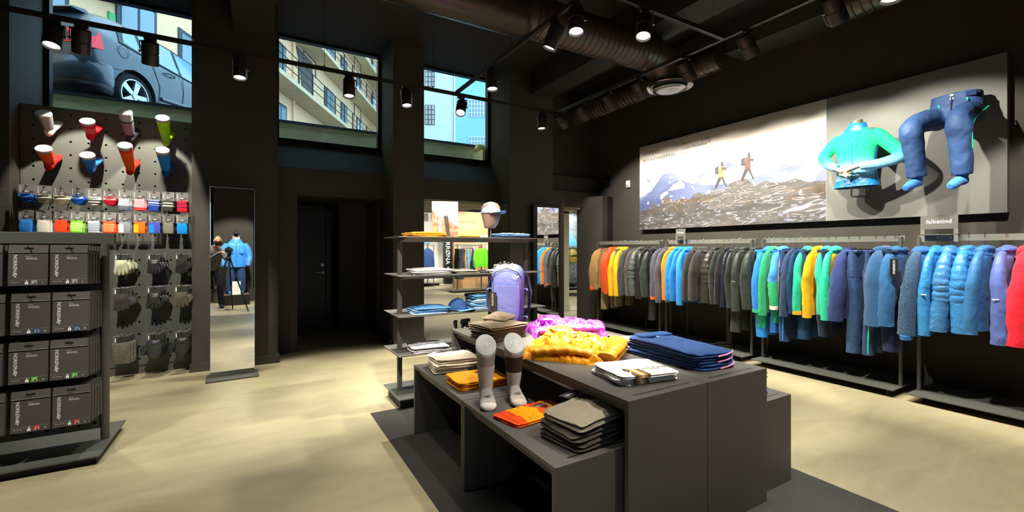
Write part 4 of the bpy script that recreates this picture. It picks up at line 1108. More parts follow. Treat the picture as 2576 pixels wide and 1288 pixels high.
def ring_xy(cx, cy, z, rx, ry, n, seed, amp, p=.8, ws=16):
    out = []
    for j in range(n):
        a = 2 * math.pi * j / n; c, s = math.cos(a), math.sin(a)
        x = rx * (abs(c) ** p) * (1 if c > 0 else -1); y = ry * (abs(s) ** p) * (1 if s > 0 else -1)
        k = 1 + amp * wr(cx + x, cy + y, z, ws, seed) / max(.03, min(rx, ry)) * .6
        out.append((cx + x * (1 + (k - 1) * .3), cy + y * k, z))
    return out
_gid = [0]
def garment(y, t, zs_bot, sleeve, body, label, cat='jacket', name='jacket', cuff=None, hood=True, hem=None, quilt=0, X=RX, group=None, collar=None, mark=None, rz=0.0, yoke=None):
    """jacket, fleece or shirt on a hanger: t thickness along the rail, zs_bot sleeve end height"""
    _gid[0] += 1; sd = _gid[0]
    hem = hem if hem is not None else zs_bot + .02
    r = thing(name, label, cat, (X, y, 0), rz, group)
    h = tag(place('clothes_hanger', HANGM, loc=(X, y, 0), rot=(0, 0, rz)), 'black clothes hanger with steel hook on a rack bar', 'hanger', 'hangers holding tops on the racks')
    zs = 1.35; n = 30; rings = []; m = 70 if quilt else 26
    for i in range(m + 1):
        f = i / m; z = hem + (zs - hem) * f
        w = (.205 + .02 * math.sin(f * 2.6)) * (1 - .25 * max(0, f - .86) / .14); ty = t * .42 * (1 - .12 * math.sin(f * 3))
        if quilt and .42 < f < .97: q = abs(math.sin((z - hem) / quilt * math.pi)) ** .5; ty *= .78 + .34 * q; w *= .97 + .035 * q
        rings.append(ring_xy(0, 0, z, w, ty, n, sd, .022))
    for f in (.25, .5, .75, 1.0):
        z = zs + .05 * f; rings.append(ring_xy(0, 0, z, .155 * (1 - f * .62), t * .36 * (1 - .3 * f), n, sd, .01))
    bd = MB().loft(rings).build('body', body, r, 60)
    lean = t * .10 + random.Random(sd).uniform(-.025, .03)
    for s in (-1, 1):
        ze = zs_bot; bx = s * (.235 + .01 * math.sin(sd))
        ctrl = [(s * .05, 0, zs + .055), (s * .11, 0, zs + .026), (s * .165, 0, zs - .012), (s * .207, lean * .1, zs - .085), (s * .236, lean * .3, zs - .22), (bx, lean * .6 + .014 * math.sin(sd * 2.3), zs * .5 + ze * .5), (bx - s * .012, lean, ze + .1), (bx - s * .02, lean * 1.1, ze)]
        rad = [(t * .12, .015), (t * .19, .028), (t * .25, .04), (t * .31, .046), (t * .37, .05), (t * .43, .05), (t * .45, .047), (t * .44, .045)]
        P = [Vector(c) for c in ctrl]; path = []; rr_ = []
        for i in range(len(P) - 1):
            p0 = P[max(0, i - 1)]; p1 = P[i]; p2 = P[i + 1]; p3 = P[min(len(P) - 1, i + 2)]; per = (4 if i < 4 else 7) * (3 if quilt else 1)
            for k in range(per):
                f = k / per
                path.append(.5 * ((2 * p1) + (-p0 + p2) * f + (2 * p0 - 5 * p1 + 4 * p2 - p3) * f * f + (-p0 + 3 * p1 - 3 * p2 + p3) * f ** 3))
                rr_.append([rad[i][q] * (1 - f) + rad[i + 1][q] * f for q in (0, 1)])
        path.append(P[-1]); rr_.append(list(rad[-1]))
        if quilt:
            for p_, r_ in zip(path, rr_):
                if p_.z > ze + (zs - ze) * .42:
                    q = abs(math.sin((p_.z - hem) / quilt * math.pi)) ** .35; r_[0] *= 1.0 + .14 * q; r_[1] *= .86 + .24 * q
        n_c = 5 if cuff else 0; N_ = 22
        def crease(mb_, k0):
            for k in range(k0, len(mb_.v)):
                x_, y_, z_ = mb_.v[k]; w_ = wr(x_, y_, z_, 15, sd + 7 * s)
                mb_.v[k] = (x_ + .008 * w_ * s, y_ * (1 + .2 * w_) , z_)
        sm = MB(); cut = len(path) - n_c + 1; c0_ = int(len(path) * .62) if yoke else 0
        sm.tube(path[c0_:cut], [tuple(r_) for r_ in rr_[c0_:cut]], N_); crease(sm, 0)
        sm.build('sleeve', sleeve, r, 60)
        if yoke:
            yk = MB().tube(path[:c0_ + 1], [tuple(r_) for r_ in rr_[:c0_ + 1]], N_); crease(yk, 0); yk.build('sleeve_yoke', yoke, r, 60)
        if cuff:
            cm_ = MB().tube(path[-n_c:], [(r_[0] * 1.03, r_[1] * 1.03) for r_ in rr_[-n_c:]], N_); crease(cm_, 0); cm_.build('cuff', cuff, r, 60)
    hm = collar or body
    if hood:
        hb = MB(); hr = []
        for i in range(12):
            f = i / 11; k_ = (.62 + .38 * math.sin(math.pi * min(1, .18 + f * .62))) * math.sqrt(max(.03, 1 - f ** 5)) * (1 + .07 * math.sin(f * 11 + sd))
            hr.append(ring_xy(-.01, t * .05 * math.sin(f * 5 + sd), 1.335 + .115 * f, .118 * k_, t * .37 * k_ + .01, 26, sd + 3, .05, .9, 24))
        hb.loft(hr).build('hood', hm, r, 60)
    else:
        MB().loft([ring_xy(0, 0, 1.37 + .02 * i, .085 - .006 * i, t * .36, 20, sd, .008) for i in range(4)]).build('collar', hm, r, 60)
    if mark: MB().box(-.298, -.294, -.02, .02, 1.0, 1.008).build('sleeve_mark', mark, r)
    return r
def trousers(y, t, zb, m, label, name='trousers', zip_m=None, X=RX, group=None, panel=None, cat='trousers', rz=0):
    _gid[0] += 1; sd = _gid[0]
    r = thing(name, label, cat, (X, y, 0), rz, group)
    tag(place('clip_hanger', CLIPM, loc=(X, y, 0), rot=(0, 0, rz)), 'black clip hanger holding trousers on a rack bar', 'hanger', 'clip hangers holding trousers on the racks')
    rings = [ring_xy(0, 0, 1.4 - .27 * i / 7, .185 + .025 * i / 7, t * (.3 + .12 * i / 7), 28, sd, .015) for i in range(8)]
    MB().loft(rings).build('waist', m, r, 60)
    for s in (-1, 1):
        sr = []
        for i in range(20):
            f = i / 19; z = 1.2 - (1.2 - zb) * f
            sr.append(ring_xy(s * (.108 + .012 * f), .01 * math.sin(f * 5 + sd + s), z, .1 - .03 * f, t * (.42 - .05 * f), 20, sd + s * 5, .03, .9, 12))
        lg = MB().loft(sr).build('leg', m, r, 60)
        if s < 0 and zip_m:
            MB().tube([(-.215 + .006 * math.sin(q), -.012 - t * .1, 1.18 - (1.16 - zb) * q / 12) for q in range(13)], .006, 6).build('side_zip', zip_m, lg)
        if s < 0 and panel:
            MB().loft([ring_xy(-.122, -.012, 1.12 - (1.0 - zb) * i / 8, .098 - .026 * i / 8, t * .36, 16, sd - 5, .02, .9, 12) for i in range(9)]).build('leg_panel', panel, lg, 60)
    MB().box(-.18, .18, -t * .33, t * .33, 1.375, 1.405).build('waistband', m, r, bevel=.01)
    return r
EDGE = RX - .235
def gy(px): return on_x(px, 700, EDGE)[0]
def gz(px, py): return max(.2, on_x(px, py, EDGE)[1])
F = fabric
# (px of the near sleeve, bottom py, kind, sleeve, body, extras, label)
RK = [
 (1492, 728, 'j', F('#b98a54'), F('#9c4a22'), dict(cuff=F('#f0581c'), hood=False), 'tan jacket with orange cuffs at the doorway end of the rack', 'jacket'),
 (1503, 728, 'j', F('#b08a55'), F('#a88250'), dict(hood=False), 'plain tan fleece jacket second from the doorway', 'fleece'),
 (1509, 778, 't', F('#8a7a56'), None, {}, 'khaki trousers hanging behind the tan jackets', 'trousers'),
 (1516, 734, 'j', F('#f2541b', 'shell'), F('#e84a18', 'shell'), {}, 'orange red shell jacket beside the tan fleece', 'jacket'),
 (1526, 740, 'j', F('#f4561a', 'shell'), F('#d9431a', 'shell'), {}, 'orange red shell jacket beside the yellow jackets', 'jacket'),
 (1537, 744, 'j', F('#ffc814', 'shell'), F('#f8bd10', 'shell'), {}, 'yellow shell jacket beside the orange red ones', 'jacket'),
 (1544, 771, 't', F('#6d6446'), None, {}, 'olive trousers hanging below the yellow jackets', 'trousers'),
 (1549, 744, 'j', F('#ffcb1c', 'shell'), F('#f5c01a', 'shell'), {}, 'yellow shell jacket beside the charcoal ones', 'jacket'),
 (1561, 744, 'j', F('#4b4c58'), F('#3f404b'), dict(hood=False), 'blue grey soft jacket beside the yellow jacket', 'jacket'),
 (1569, 742, 'j', F('#3f463f'), F('#3a403a'), dict(hood=False), 'dark green grey jacket beside the blue grey one', 'jacket'),
 (1577, 744, 'j', F('#625a59', 'fleece'), F('#554e4e', 'fleece'), dict(hood=False), 'warm grey fleece beside the grey puffer', 'fleece'),
 (1589, 744, 'j', F('#5c625c', 'shiny'), F('#50564f', 'shiny'), dict(quilt=.075), 'glossy grey green quilted down jacket', 'down jacket'),
 (1605, 751, 'j', F('#2b2a2a', 'shiny'), F('#232323', 'shiny'), {}, 'glossy black jacket beside the grey green puffer', 'jacket'),
 (1622, 747, 'j', F('#333b36', 'shell'), F('#2b312d', 'shell'), {}, 'dark green black shell jacket beside the glossy black one', 'jacket'),
 (1629, 806, 't', F('#26282a', 'shiny'), None, {}, 'glossy black trousers on the far rack', 'trousers'),
 (1641, 752, 'j', F('#575763'), F('#4c4c58'), dict(cuff=F('#ff7a1e'), hood=False), 'slate jacket with an orange cuff', 'jacket'),
 (1655, 761, 'j', F('#5a5962'), F('#4b4b55'), {}, 'plain slate jacket beside the orange one', 'jacket'),
 (1670, 754, 'j', F('#ff861c'), F('#2e2a33'), dict(collar=F('#ff861c')), 'orange jacket with dark body beside the slate one', 'jacket'),
 (1684, 760, 'j', F('#2f93e0'), F('#2786d4'), dict(cuff=F('#4b5058')), 'bright blue softshell with grey cuffs', 'jacket'),
 (1696, 757, 'j', F('#2b8bdc'), F('#2480ce'), {}, 'bright blue jacket between two other blue ones', 'jacket'),
 (1709, 767, 'j', F('#359bee', 'shell'), F('#2a8ce0', 'shell'), {}, 'bright blue hooded shell jacket beside the charcoal fleeces', 'jacket'),
 (1728, 756, 'j', F('#322e2c', 'fleece'), F('#2c2826', 'fleece'), {}, 'charcoal fleece beside the blue shell jacket', 'fleece'),
 (1745, 757, 'j', F('#332f2e', 'fleece'), F('#2b2726', 'fleece'), {}, 'charcoal fleece beside the black quilted jacket', 'fleece'),
 (1776, 762, 'j', F('#37352f', 'shiny'), F('#2f2d29', 'shiny'), dict(quilt=.07), 'black quilted down jacket among dark jackets', 'down jacket'),
 (1795, 765, 'j', F('#2c322e'), F('#262b28'), dict(hood=False), 'dark green jacket beside the black quilted one', 'jacket'),
 (1807, 765, 'j', F('#2b2a2a'), F('#252424'), {}, 'plain black soft jacket beside the dark green one', 'jacket'),
 (1821, 772, 'j', F('#26283a', 'shiny'), F('#202232', 'shiny'), {}, 'glossy navy black jacket among dark jackets', 'jacket'),
 (1834, 774, 'j', F('#303833', 'shell'), F('#2a312d', 'shell'), {}, 'narrow dark green shell jacket before the big shell jacket', 'jacket'),
 (1839, 836, 't', F('#2b2e30', 'shell'), None, {}, 'black shell trousers below the dark shell jackets', 'trousers'),
 (1850, 783, 'j', F('#343c36', 'shell'), F('#2b322d', 'shell'), dict(mark=GREYP), 'wide dark green hooded shell jacket near the rack end', 'jacket'),
 (1878, 778, 'j', F('#2b322e', 'shell'), F('#262c28', 'shell'), {}, 'dark green shell jacket with hang tag at the rack end', 'jacket'),
 (1900, 848, 't', F('#1f7fd0', 'shell'), None, dict(panel=F('#21b48a', 'shell')), 'blue trousers with green panels at the start of the colour rack', 'trousers'),
 (1909, 786, 'j', F('#2a84dc'), F('#2378cc'), dict(cuff=F('#2fb98a')), 'blue jacket with green cuffs', 'jacket'),
 (1921, 793, 'j', F('#22b673', 'fleece'), F('#1ea868', 'fleece'), {}, 'green fleece jacket beside the blue one', 'fleece'),
 (1938, 838, 't', F('#1668bd', 'shell'), None, dict(panel=F('#1f9a64')), 'blue trousers with a green knee behind the colour tops', 'trousers'),
 (1945, 778, 'j', F('#2fae74'), F('#e6dccb'), dict(cuff=F('#efe6d6'), yoke=F('#4a9be8'), collar=F('#4a9be8')), 'blue, green and cream colour block jacket', 'jacket'),
 (1961, 860, 't', F('#223a66'), None, dict(zip_m=mat('blue_zip', '#2a8ef0', .5)), 'navy trousers with a bright blue side zip', 'trousers'),
 (1975, 796, 'j', F('#2c4163'), F('#263a5a'), dict(hood=False), 'dark navy jersey top', 'jersey'),
 (1990, 788, 'j', F('#294668', 'denim'), F('#243e5e', 'denim'), dict(hood=False), 'navy jersey beside the turquoise and yellow top', 'jersey'),
 (2008, 791, 'j', F('#22c8a0', 'shell'), F('#ffb917', 'shell'), dict(cuff=F('#ffb917'), collar=F('#35d6ae', 'shell')), 'turquoise and yellow jacket with yellow cuffs', 'jacket'),
 (2013, 855, 't', F('#274768', 'denim'), None, {}, 'navy trousers below the turquoise and yellow jacket', 'trousers'),
 (2036, 800, 'j', F('#ffb915'), F('#f5ae10'), {}, 'plain yellow hooded jacket', 'jacket'),
 (2055, 790, 'j', F('#37cdaa'), F('#f5b51a'), dict(collar=F('#3ad0ac')), 'pale turquoise jacket beside the yellow one', 'jacket'),
 (2060, 848, 't', F('#1c2c44'), None, {}, 'very dark navy trousers behind the turquoise jackets', 'trousers'),
 (2076, 805, 'j', F('#2ed1a6', 'shell'), F('#f6b41a', 'shell'), dict(collar=F('#34d8ae', 'shell')), 'turquoise hooded shell jacket with yellow body', 'jacket'),
 (2109, 808, 'j', F('#33427a'), F('#2d3b6e'), dict(hood=False), 'indigo jacket beside the turquoise shell', 'jacket'),
 (2136, 890, 't', F('#35507f', 'shell'), None, {}, 'plain navy shell trousers', 'trousers'),
 (2177, 896, 't', F('#2f4673', 'shell'), None, dict(zip_m=mat('turquoise_zip', '#25d8a4', .5)), 'navy shell trousers with a turquoise side zip', 'trousers'),
 (2200, 821, 'j', F('#33679a', 'fleece'), F('#2e5f8f', 'fleece'), {}, 'steel blue hooded fleece beside the navy trousers', 'fleece'),
 (2226, 886, 't', F('#182b4a'), None, {}, 'dark navy trousers behind the steel blue hoodie', 'trousers'),
 (2234, 821, 'j', F('#33699c'), F('#2d5f8e'), {}, 'steel blue hoodie with a hang tag by the rack post', 'hoodie'),
 (2295, 855, 'j', F('#3a5c7c', 'pile'), F('#2a5f9e'), dict(cuff=F('#2f78c8')), 'blue grey knitted jacket beside the rack post', 'jacket'),
 (2335, 845, 'j', F('#3d8fd0', 'shiny'), F('#2f7fc2', 'shiny'), dict(mark=WHITE), 'glossy light blue insulated jacket', 'jacket'),
 (2369, 835, 'j', F('#4686c2', 'shiny'), F('#3d78b2', 'shiny'), dict(quilt=.055), 'blue down jacket beside the insulated jacket', 'down jacket'),
 (2414, 839, 'j', F('#3f8ed2', 'shiny'), F('#3a80c0', 'shiny'), dict(quilt=.06), 'blue down jacket beside the plain blue shell', 'down jacket'),
 (2456, 843, 'j', F('#3a78b2', 'shell'), F('#326fa8', 'shell'), {}, 'plain mid blue shell jacket', 'jacket'),
 (2512, 867, 'j', F('#5a6fb8', 'shell'), F('#4d62ab', 'shell'), dict(mark=WHITE), 'periwinkle shell jacket beside the red one', 'jacket'),
 (2567, 873, 'j', F('#f0283a'), F('#e02234'), {}, 'red jacket at the shop window end of the rack', 'jacket'),
 (2640, 880, 'j', F('#d02838'), F('#c02232'), {}, 'dark red jacket beyond the red one', 'jacket')]
tops = [g for g in RK if g[2] == 'j']
ys = [gy(g[0]) for g in RK]
for i, (px, py, kd, c1, c2, ex, lab, cat) in enumerate(RK):
    y = ys[i]
    others = [abs(gy(q[0]) - y) for q in RK if q[2] == kd and q[0] != px]
    near = sorted(others)[:2]; t = min(.21, max(.075, (sum(near) / len(near)) * 1.02))
    if 'quilt' in ex: t = max(t, .14)
    nm = {'jacket': 'jacket', 'fleece': 'fleece_jacket', 'down jacket': 'down_jacket', 'jersey': 'jersey', 'hoodie': 'hoodie', 'trousers': 'trousers'}[cat]
    if kd == 'j':
        g = garment(y, t, gz(px, py), c1, c2, lab, cat, nm, rz=R(rp.uniform(-5, 5)), hem=gz(px, py) + .03, **ex)
    else:
        g = trousers(y, max(.09, t * .8), gz(px, py), c1, lab, nm, rz=R(rp.uniform(-4, 4)), **ex)
# hang tag on the hoodie
tg = thing('hang_tag', 'black hang tag with white wordmark on the steel blue hoodie', 'tag', (RX - .3, gy(2256), 1.16))
MB().box(-.001, .001, -.03, .03, 0, .16).build('tag_card', mat('black_card', '#111112', .5), tg)
place('lettering', text_mesh('NORRØNA', .026, WHITE), tg, M=basis((-.0015, .008, .15), (0, 0, -1), (0, -1, 0)))
MB().tube([(0, 0, .16), (.04, .0, .22), (.1, .0, .25)], .0012, 4).build('tag_cord', BLACK, tg)
# ------------------------------------------------------------------ poster board with the mannequins
bdw = thing('poster_board', 'long wall board with a mountaineering photo print and a plain grey half', 'board', (XR - .05, 3.345, 1.745))
BX = -.03
bo = MB().box(BX, .05, -2.185, 2.185, 0, 1.445).build('board', mat('grey_board', '#6f706a', .7, bump=(300, .05)), bdw)
def poster(U, V):
    W_, H_ = 2.92, 1.445; X = U * W_; n = U.shape
    sky = np.stack([.93 - .12 * np.abs(V - .62), .90 - .14 * np.abs(V - .62), .87 - .16 * np.abs(V - .62)], -1)
    st_ = vnoise(U, V, 3, 14, 5, 4); sky += (st_[..., None] - .5) * np.array([.12, .14, .12]); sky = np.clip(sky, 0, 1)
    top = np.clip((V - .78) / .22, 0, 1)[..., None]; sky = sky * (1 - .22 * top)
    glow = np.exp(-((U - .62) ** 2 / .12 + (V - .5) ** 2 / .03))[..., None]; sky = sky + glow * .12
    img = sky
    def ridge(pts, seed, amp):
        xs, ys_ = zip(*pts); b = np.interp(U, xs, ys_); return b + (vnoise(U, U * 0, 40, 1, seed, 5) - .5) * amp
    far = ridge([(0, .40), (.03, .44), (.06, .60), (.08, .58), (.1, .47), (.16, .6), (.19, .64), (.26, .61), (.31, .52), (.36, .56), (.42, .60), (.5, .63), (.53, .61), (.57, .64), (.6, .60), (.66, .655), (.74, .65), (.82, .60), (.86, .5), (1, .44)], 3, .03)
    sh = vnoise(U, V, 14, 10, 21, 4)[..., None]
    c = np.stack([.30 + .18 * U, .34 + .16 * U, .47 + .14 * U], -1) * (.82 + .36 * sh)
    cl = np.clip((vnoise(U, V, 7, 6, 44, 5) - .40) * 5, 0, 1) * np.clip(1 - np.abs(V - .47 - .05 * U) * 7.5, 0, 1)
    img = np.where((V < far)[..., None], c, img)
    img = img * (1 - cl[..., None] * .9) + np.array([.98, .97, .96]) * cl[..., None] * .9
    mid = ridge([(0, .32), (.05, .38), (.12, .34), (.18, .46), (.25, .53), (.32, .51), (.4, .44), (.5, .42), (.6, .42), (.7, .44), (.8, .47), (.88, .50), (.95, .47), (1, .46)], 9, .025)
    c2 = np.stack([.26 + .18 * U, .30 + .17 * U, .46 + .12 * U], -1) * (.8 + .4 * sh)
    snow = (vnoise(U, V, 30, 22, 61, 3) > .70) & (V < mid - .03) & (V > .3)
    c2 = np.where(snow[..., None], np.array([.70, .78, .92]), c2)
    img = np.where((V < mid)[..., None] & (cl < .6)[..., None], c2, img)
    # rocky foreground: smooth dark slabs with thin sunlit rims
    rock = ridge([(0, .18), (.03, .25), (.07, .22), (.1, .29), (.14, .27), (.2, .36), (.24, .31), (.3, .33), (.34, .30), (.4, .37), (.45, .34), (.5, .38), (.56, .37), (.6, .44), (.66, .44), (.7, .37), (.76, .39), (.82, .36), (.9, .38), (.94, .33), (1, .34)], 13, .03)
    wx = vnoise(U, V, 5, 5, 71, 3); q = vnoise(U + wx * .1, V - U * .06 + wx * .07, 5, 13, 31, 3); q2 = vnoise(U + wx * .05, V + wx * .05, 12, 26, 37, 3)
    dark = np.stack([.25 + .13 * q, .24 + .12 * q, .23 + .12 * q], -1) * (.72 + .45 * vnoise(U, V, 20, 30, 33, 4))[..., None]
    def rim(f, lv, th): return np.clip(1 - np.abs(f - lv) / th, 0, 1)
    edge = np.clip(rim(q, .5, .012) + rim(q, .62, .010) + .8 * rim(q2, .55, .012) * (vnoise(U, V, 6, 6, 91, 2) > .5), 0, 1) * np.clip(vnoise(U, V, 22, 22, 15, 3) * 2.2 - .45, 0, 1)
    rust = np.clip((vnoise(U, V, 9, 14, 55, 4) - .58) * 8, 0, 1)[..., None] * (V > .2)[..., None]
    rc = dark * (1 - .55 * rust) + dark * np.array([1.45, 1.05, .62]) * .45 * rust
    rc = rc * (1 - edge[..., None]) + np.array([.96, .94, .96]) * edge[..., None]
    blue = np.clip((vnoise(U, V, 40, 40, 77, 3) - .62) * 6, 0, 1)[..., None] * (V < .2)[..., None]; rc = rc * (1 - .5 * blue) + np.array([.66, .7, .88]) * .5 * blue
    img = np.where((V < rock)[..., None], rc, img)
    # two walkers with packs
    def poly(pts, colr):
        nonlocal img
        ins = np.zeros(n, bool); m = len(pts)
        for i in range(m):
            x1, y1 = pts[i]; x2, y2 = pts[(i + 1) % m]
            cnd = ((y1 > V) != (y2 > V)) & (X < (x2 - x1) * (V - y1) / (y2 - y1 + 1e-9) + x1); ins ^= cnd
        img = np.where(ins[..., None], np.array(colr), img)
    def walker(x0, v0, coat):
        P = lambda pts: [(x0 + a, v0 + b) for a, b in pts]
        poly(P([(-.09, 0), (-.02, .115), (.04, .115), (.09, .02), (.11, .0), (.085, -.005), (.02, .085), (-.06, -.01)]), (.18, .15, .14))
        poly(P([(-.03, .1), (-.02, .21), (.05, .21), (.06, .1)]), coat); poly(P([(-.085, .14), (-.08, .2), (-.03, .22), (-.02, .13)]), (.2, .19, .19))
        poly(P([(.015, .21), (.01, .25), (.045, .255), (.055, .21)]), (.22, .18, .16)); poly(P([(.02, .17), (.1, .165), (.1, .185), (.03, .2)]), (.25, .2, .17))
    walker(1.545, .39, (.55, .42, .22)); walker(1.945, .43, (.36, .22, .2))
    return img
paint('mountain_print', 2.92, 1.445, 620, 300, poster, bdw, basis((BX - .0015, 2.183, 0), (0, -1, 0), (0, 0, 1)), .55)
INK = mat('dark_ink', '#2b2a2c', .6)
for k, (txt, sz, yy, zz) in enumerate((("WOMEN'S", .078, 2.11, 1.275), ('MOUNTAINEERING', .078, 2.11, 1.165), ('Extreme user quality.', .06, 1.31, 1.31), ('Loaded Minimalism™', .06, 1.31, 1.235), ('design.', .06, 1.31, 1.16))):
    place('lettering', text_mesh(txt, sz, INK), bdw, M=basis((BX - .003, yy, zz), (0, -1, 0), (0, 0, 1)))
MB().box(BX - .004, BX, .985, .988, 1.1, 1.445).build('seam', mat('pale_seam', '#c9c4bb', .6), bdw)
MB().box(BX - .003, BX, -.738, -.735, 0, 1.445).build('seam', mat('pale_seam', '#c9c4bb', .6), bdw)

# ------------------------------------------------------------------ folded clothes
def folded(name, label, cat, x, y, z, w, d, h, m, rz=0, group=None, layers=3, edge_m=None, puff=.15, seed=None, bulge=.0, parts=None, slump=.0):
    """one folded garment: soft slab w (local x) by d (local y), h high, with stacked fold edges"""
    _gid[0] += 1; sd = seed or _gid[0]
    r = thing(name, label, cat, (x, y, z), rz, group)
    N = 40; M_ = 5 * layers + 1; rings = []
    per = []
    for j in range(4 * N // 2):
        a = 2 * math.pi * j / (2 * N); c, s = math.cos(a), math.sin(a); p = .22
        per.append(((abs(c) ** p) * (1 if c > 0 else -1), (abs(s) ** p) * (1 if s > 0 else -1)))
    rd = random.Random(sd * 13 + 1); tl_u, tl_v = rd.uniform(-.12, .12), rd.uniform(-.12, .12); sk = rd.uniform(-.05, .05)
    def zz(u, v, f):
        e = max(abs(u), abs(v)); n_ = wr(u * w + x, v * d + y, f * .1, 9, sd)
        cr_ = (.22 - abs(noise.noise(Vector((u * 1.7 + sd, v * 2.3, 3.0))))) * h * .35
        return h * f * (1 - puff * e ** 3 * f) * (1 + tl_u * u + tl_v * v) + (.012 * n_ * f + cr_ * f * (f > .6) + .10 * h * noise.noise(Vector((u * 2.2, v * 2.2, round(f * layers) + sd))) * (0 < f < 1) + bulge * f * math.exp(-((u - .1) ** 2 + v ** 2) * 3)) + slump * f * v
    vs, fs = [], []
    for i in range(M_):
        f = i / (M_ - 1); ins = .013 * abs(math.cos(math.pi * f * layers)) ** 3 + .003 * f
        ring = []
        for (u, v) in per:
            k = 1 + .05 * noise.noise(Vector((u * 1.6 + sd, v * 1.6, round(f * layers) * 1.3)))
            px_, py_ = (u * (w / 2 - ins)) * k + sk * v * d, (v * (d / 2 - ins)) * k
            ring.append((px_, py_, max(0, zz(u, v, f))))
        rings.append(ring)
    mb = MB(); mb.loft(rings, c1=False)
    # top surface: concentric rings to the centre
    top = [rings[-1]]
    for q in (.93, .84, .72, .58, .43, .28, .12):
        rg = []
        for (u, v) in per:
            k = 1 + .05 * noise.noise(Vector((u * 1.6 + sd, v * 1.6, layers * 1.3)))
            uu, vv = u * q, v * q; wv = .006 * math.sin(5 * uu + 3 * vv + sd) * (1 - q) + min(.014, h * .45) * wr(uu * w, vv * d, 0, 11, sd + 5) * (1 if q < .9 else .3)
            rg.append((u * q * (w / 2 - .014) * k + sk * v * q * d, v * q * (d / 2 - .014) * k, zz(uu, vv, 1) + wv * .8))
        top.append(rg)
    mb.loft(top, c0=False)
    mb.build('folded_cloth', m, r, 50)
    if edge_m: MB().box(-w / 2 + .02, w / 2 - .02, -d / 2 - .001, -d / 2 + .012, h * .2, h * .5).build('hem_band', edge_m, r, bevel=.004)
    return r
def pile(n, name, labels, cat, x, y, z, w, d, h, m, rz, group, jit=.012, **kw):
    out = []
    for k in range(n):
        out.append(folded(name, labels[k] if isinstance(labels, list) else labels, cat, x + rp.uniform(-jit, jit), y + rp.uniform(-jit, jit), z + k * h * .985, w, d, h, m[k] if isinstance(m, list) else m, rz + R(rp.uniform(-3, 3)), group, **kw))
    return out
ORD = ['bottom', 'second', 'third', 'fourth', 'fifth']
def stack(n, name, what, cat, x, y, z, w, d, h, m, rz, group, **kw):
    nm = (['bottom one'] + ['second up', 'third up'][:max(0, n - 2)] + ['topmost']) if n > 1 else ['']
    return pile(n, name, ['%s, %s' % (what, nm[k]) if n > 1 else what for k in range(n)], cat, x, y, z, w, d, h, m, rz, group, **kw)
# low tables
stack(3, 'folded_trousers', 'cream folded trousers on the low table', 'trousers', 1.275, 3.045, TL, .33, .27, .034, fabric('#e8dac4'), R(-3), 'cream trousers stack', layers=2, puff=.1)
ot = stack(3, 'folded_shirt', 'yellow folded T-shirt on the low table', 'T-shirt', 1.285, 2.635, TL, .36, .27, .017, fabric('#ffab00'), R(-4), 'yellow T-shirt stack', layers=2, puff=.05)
tp = MB(); rq = random.Random(2)
for k in range(5):
    for j in range(6):
        a_ = -.11 + j * .035 + rq.uniform(-.004, .004); b_ = -.075 + k * .026
        tp.add([(a_, b_, 0), (a_ + .022, b_ + .012, 0), (a_ + .026, b_ + .018, 0), (a_ + .004, b_ + .006, 0)], [(0, 1, 2, 3)])
tp.add([(-.03, .06, 0), (.0, .09, 0), (.05, .07, 0), (.09, .085, 0), (.11, .05, 0), (.03, .045, 0)], [(0, 1, 2, 3, 4, 5)])
tp.build('chest_print', mat('ochre_print', '#a86a10', .8), ot[-1], loc=(.02, -.01, .026))
os_ = folded('folded_shirt', 'orange and red striped jersey with a tag lying on the low table', 'jersey', 1.285, 1.975, TL, .38, .21, .026, stripes('orange_stripe', '#ff9d0a', '#f0501a', 'X', .2, .42, -.3, .3), R(8), layers=2, puff=.3, bulge=.012)
for k in range(9): MB().box(-.17 + k * .043, -.1695 + k * .043, -.095, .09, .0255, .0275).build('pin_stripe', mat('rust_thread', '#c23c10', .8), os_)
stack(3, 'folded_trousers', 'grey brown folded trousers on the low table corner', 'trousers', 1.375, 1.635, TL, .40, .27, .046, [fabric('#4d463c'), fabric('#5a5347'), fabric('#8f8674')], R(10), 'grey brown trousers stack', layers=2, puff=.22, bulge=.01)
db = folded('jacket_hood', 'dark brown folded garment end behind the grey trousers', 'garment', 1.53, 1.73, TL + .10, .2, .17, .05, fabric('#3a342d'), R(20), layers=1, puff=.3)
def swing_tag(x, y, z, rz, label, w=.055, L=.13, tilt=0):
    t = thing('swing_tag', label, 'tag', (x, y, z), rot=(tilt, 0, rz))
    MB().box(-L / 2, L / 2, -w / 2, w / 2, 0, .0025).build('tag_card', mat('charcoal_tag', '#3b3b3d', .45), t)
    place('lettering', text_mesh('norrøna', .026, WHITE), t, M=Matrix.Translation((-L / 2 + .014, -.008, .003)))
    MB().tube([(L / 2 - .008, 0, .002), (L / 2 + .03, .01, .012), (L / 2 + .05, .02, .004)], .0012, 4).build('tag_cord', BLACK, t)
    return t
swing_tag(1.33, 1.985, TL + .034, R(10), 'small grey tag on the striped jersey', .05, .09)
swing_tag(1.42, 1.80, TL + .142, R(18), 'large grey tag lying on the grey brown trousers', .055, .17)
swing_tag(1.30, 3.20, TL + .105, R(15), 'grey tag lying behind the cream trousers', .055, .15)
folded('folded_garment', 'dark grey folded garment behind the cream trousers', 'garment', 1.43, 3.19, TL, .22, .14, .08, fabric('#4a4740'), R(12), layers=3, puff=.2)
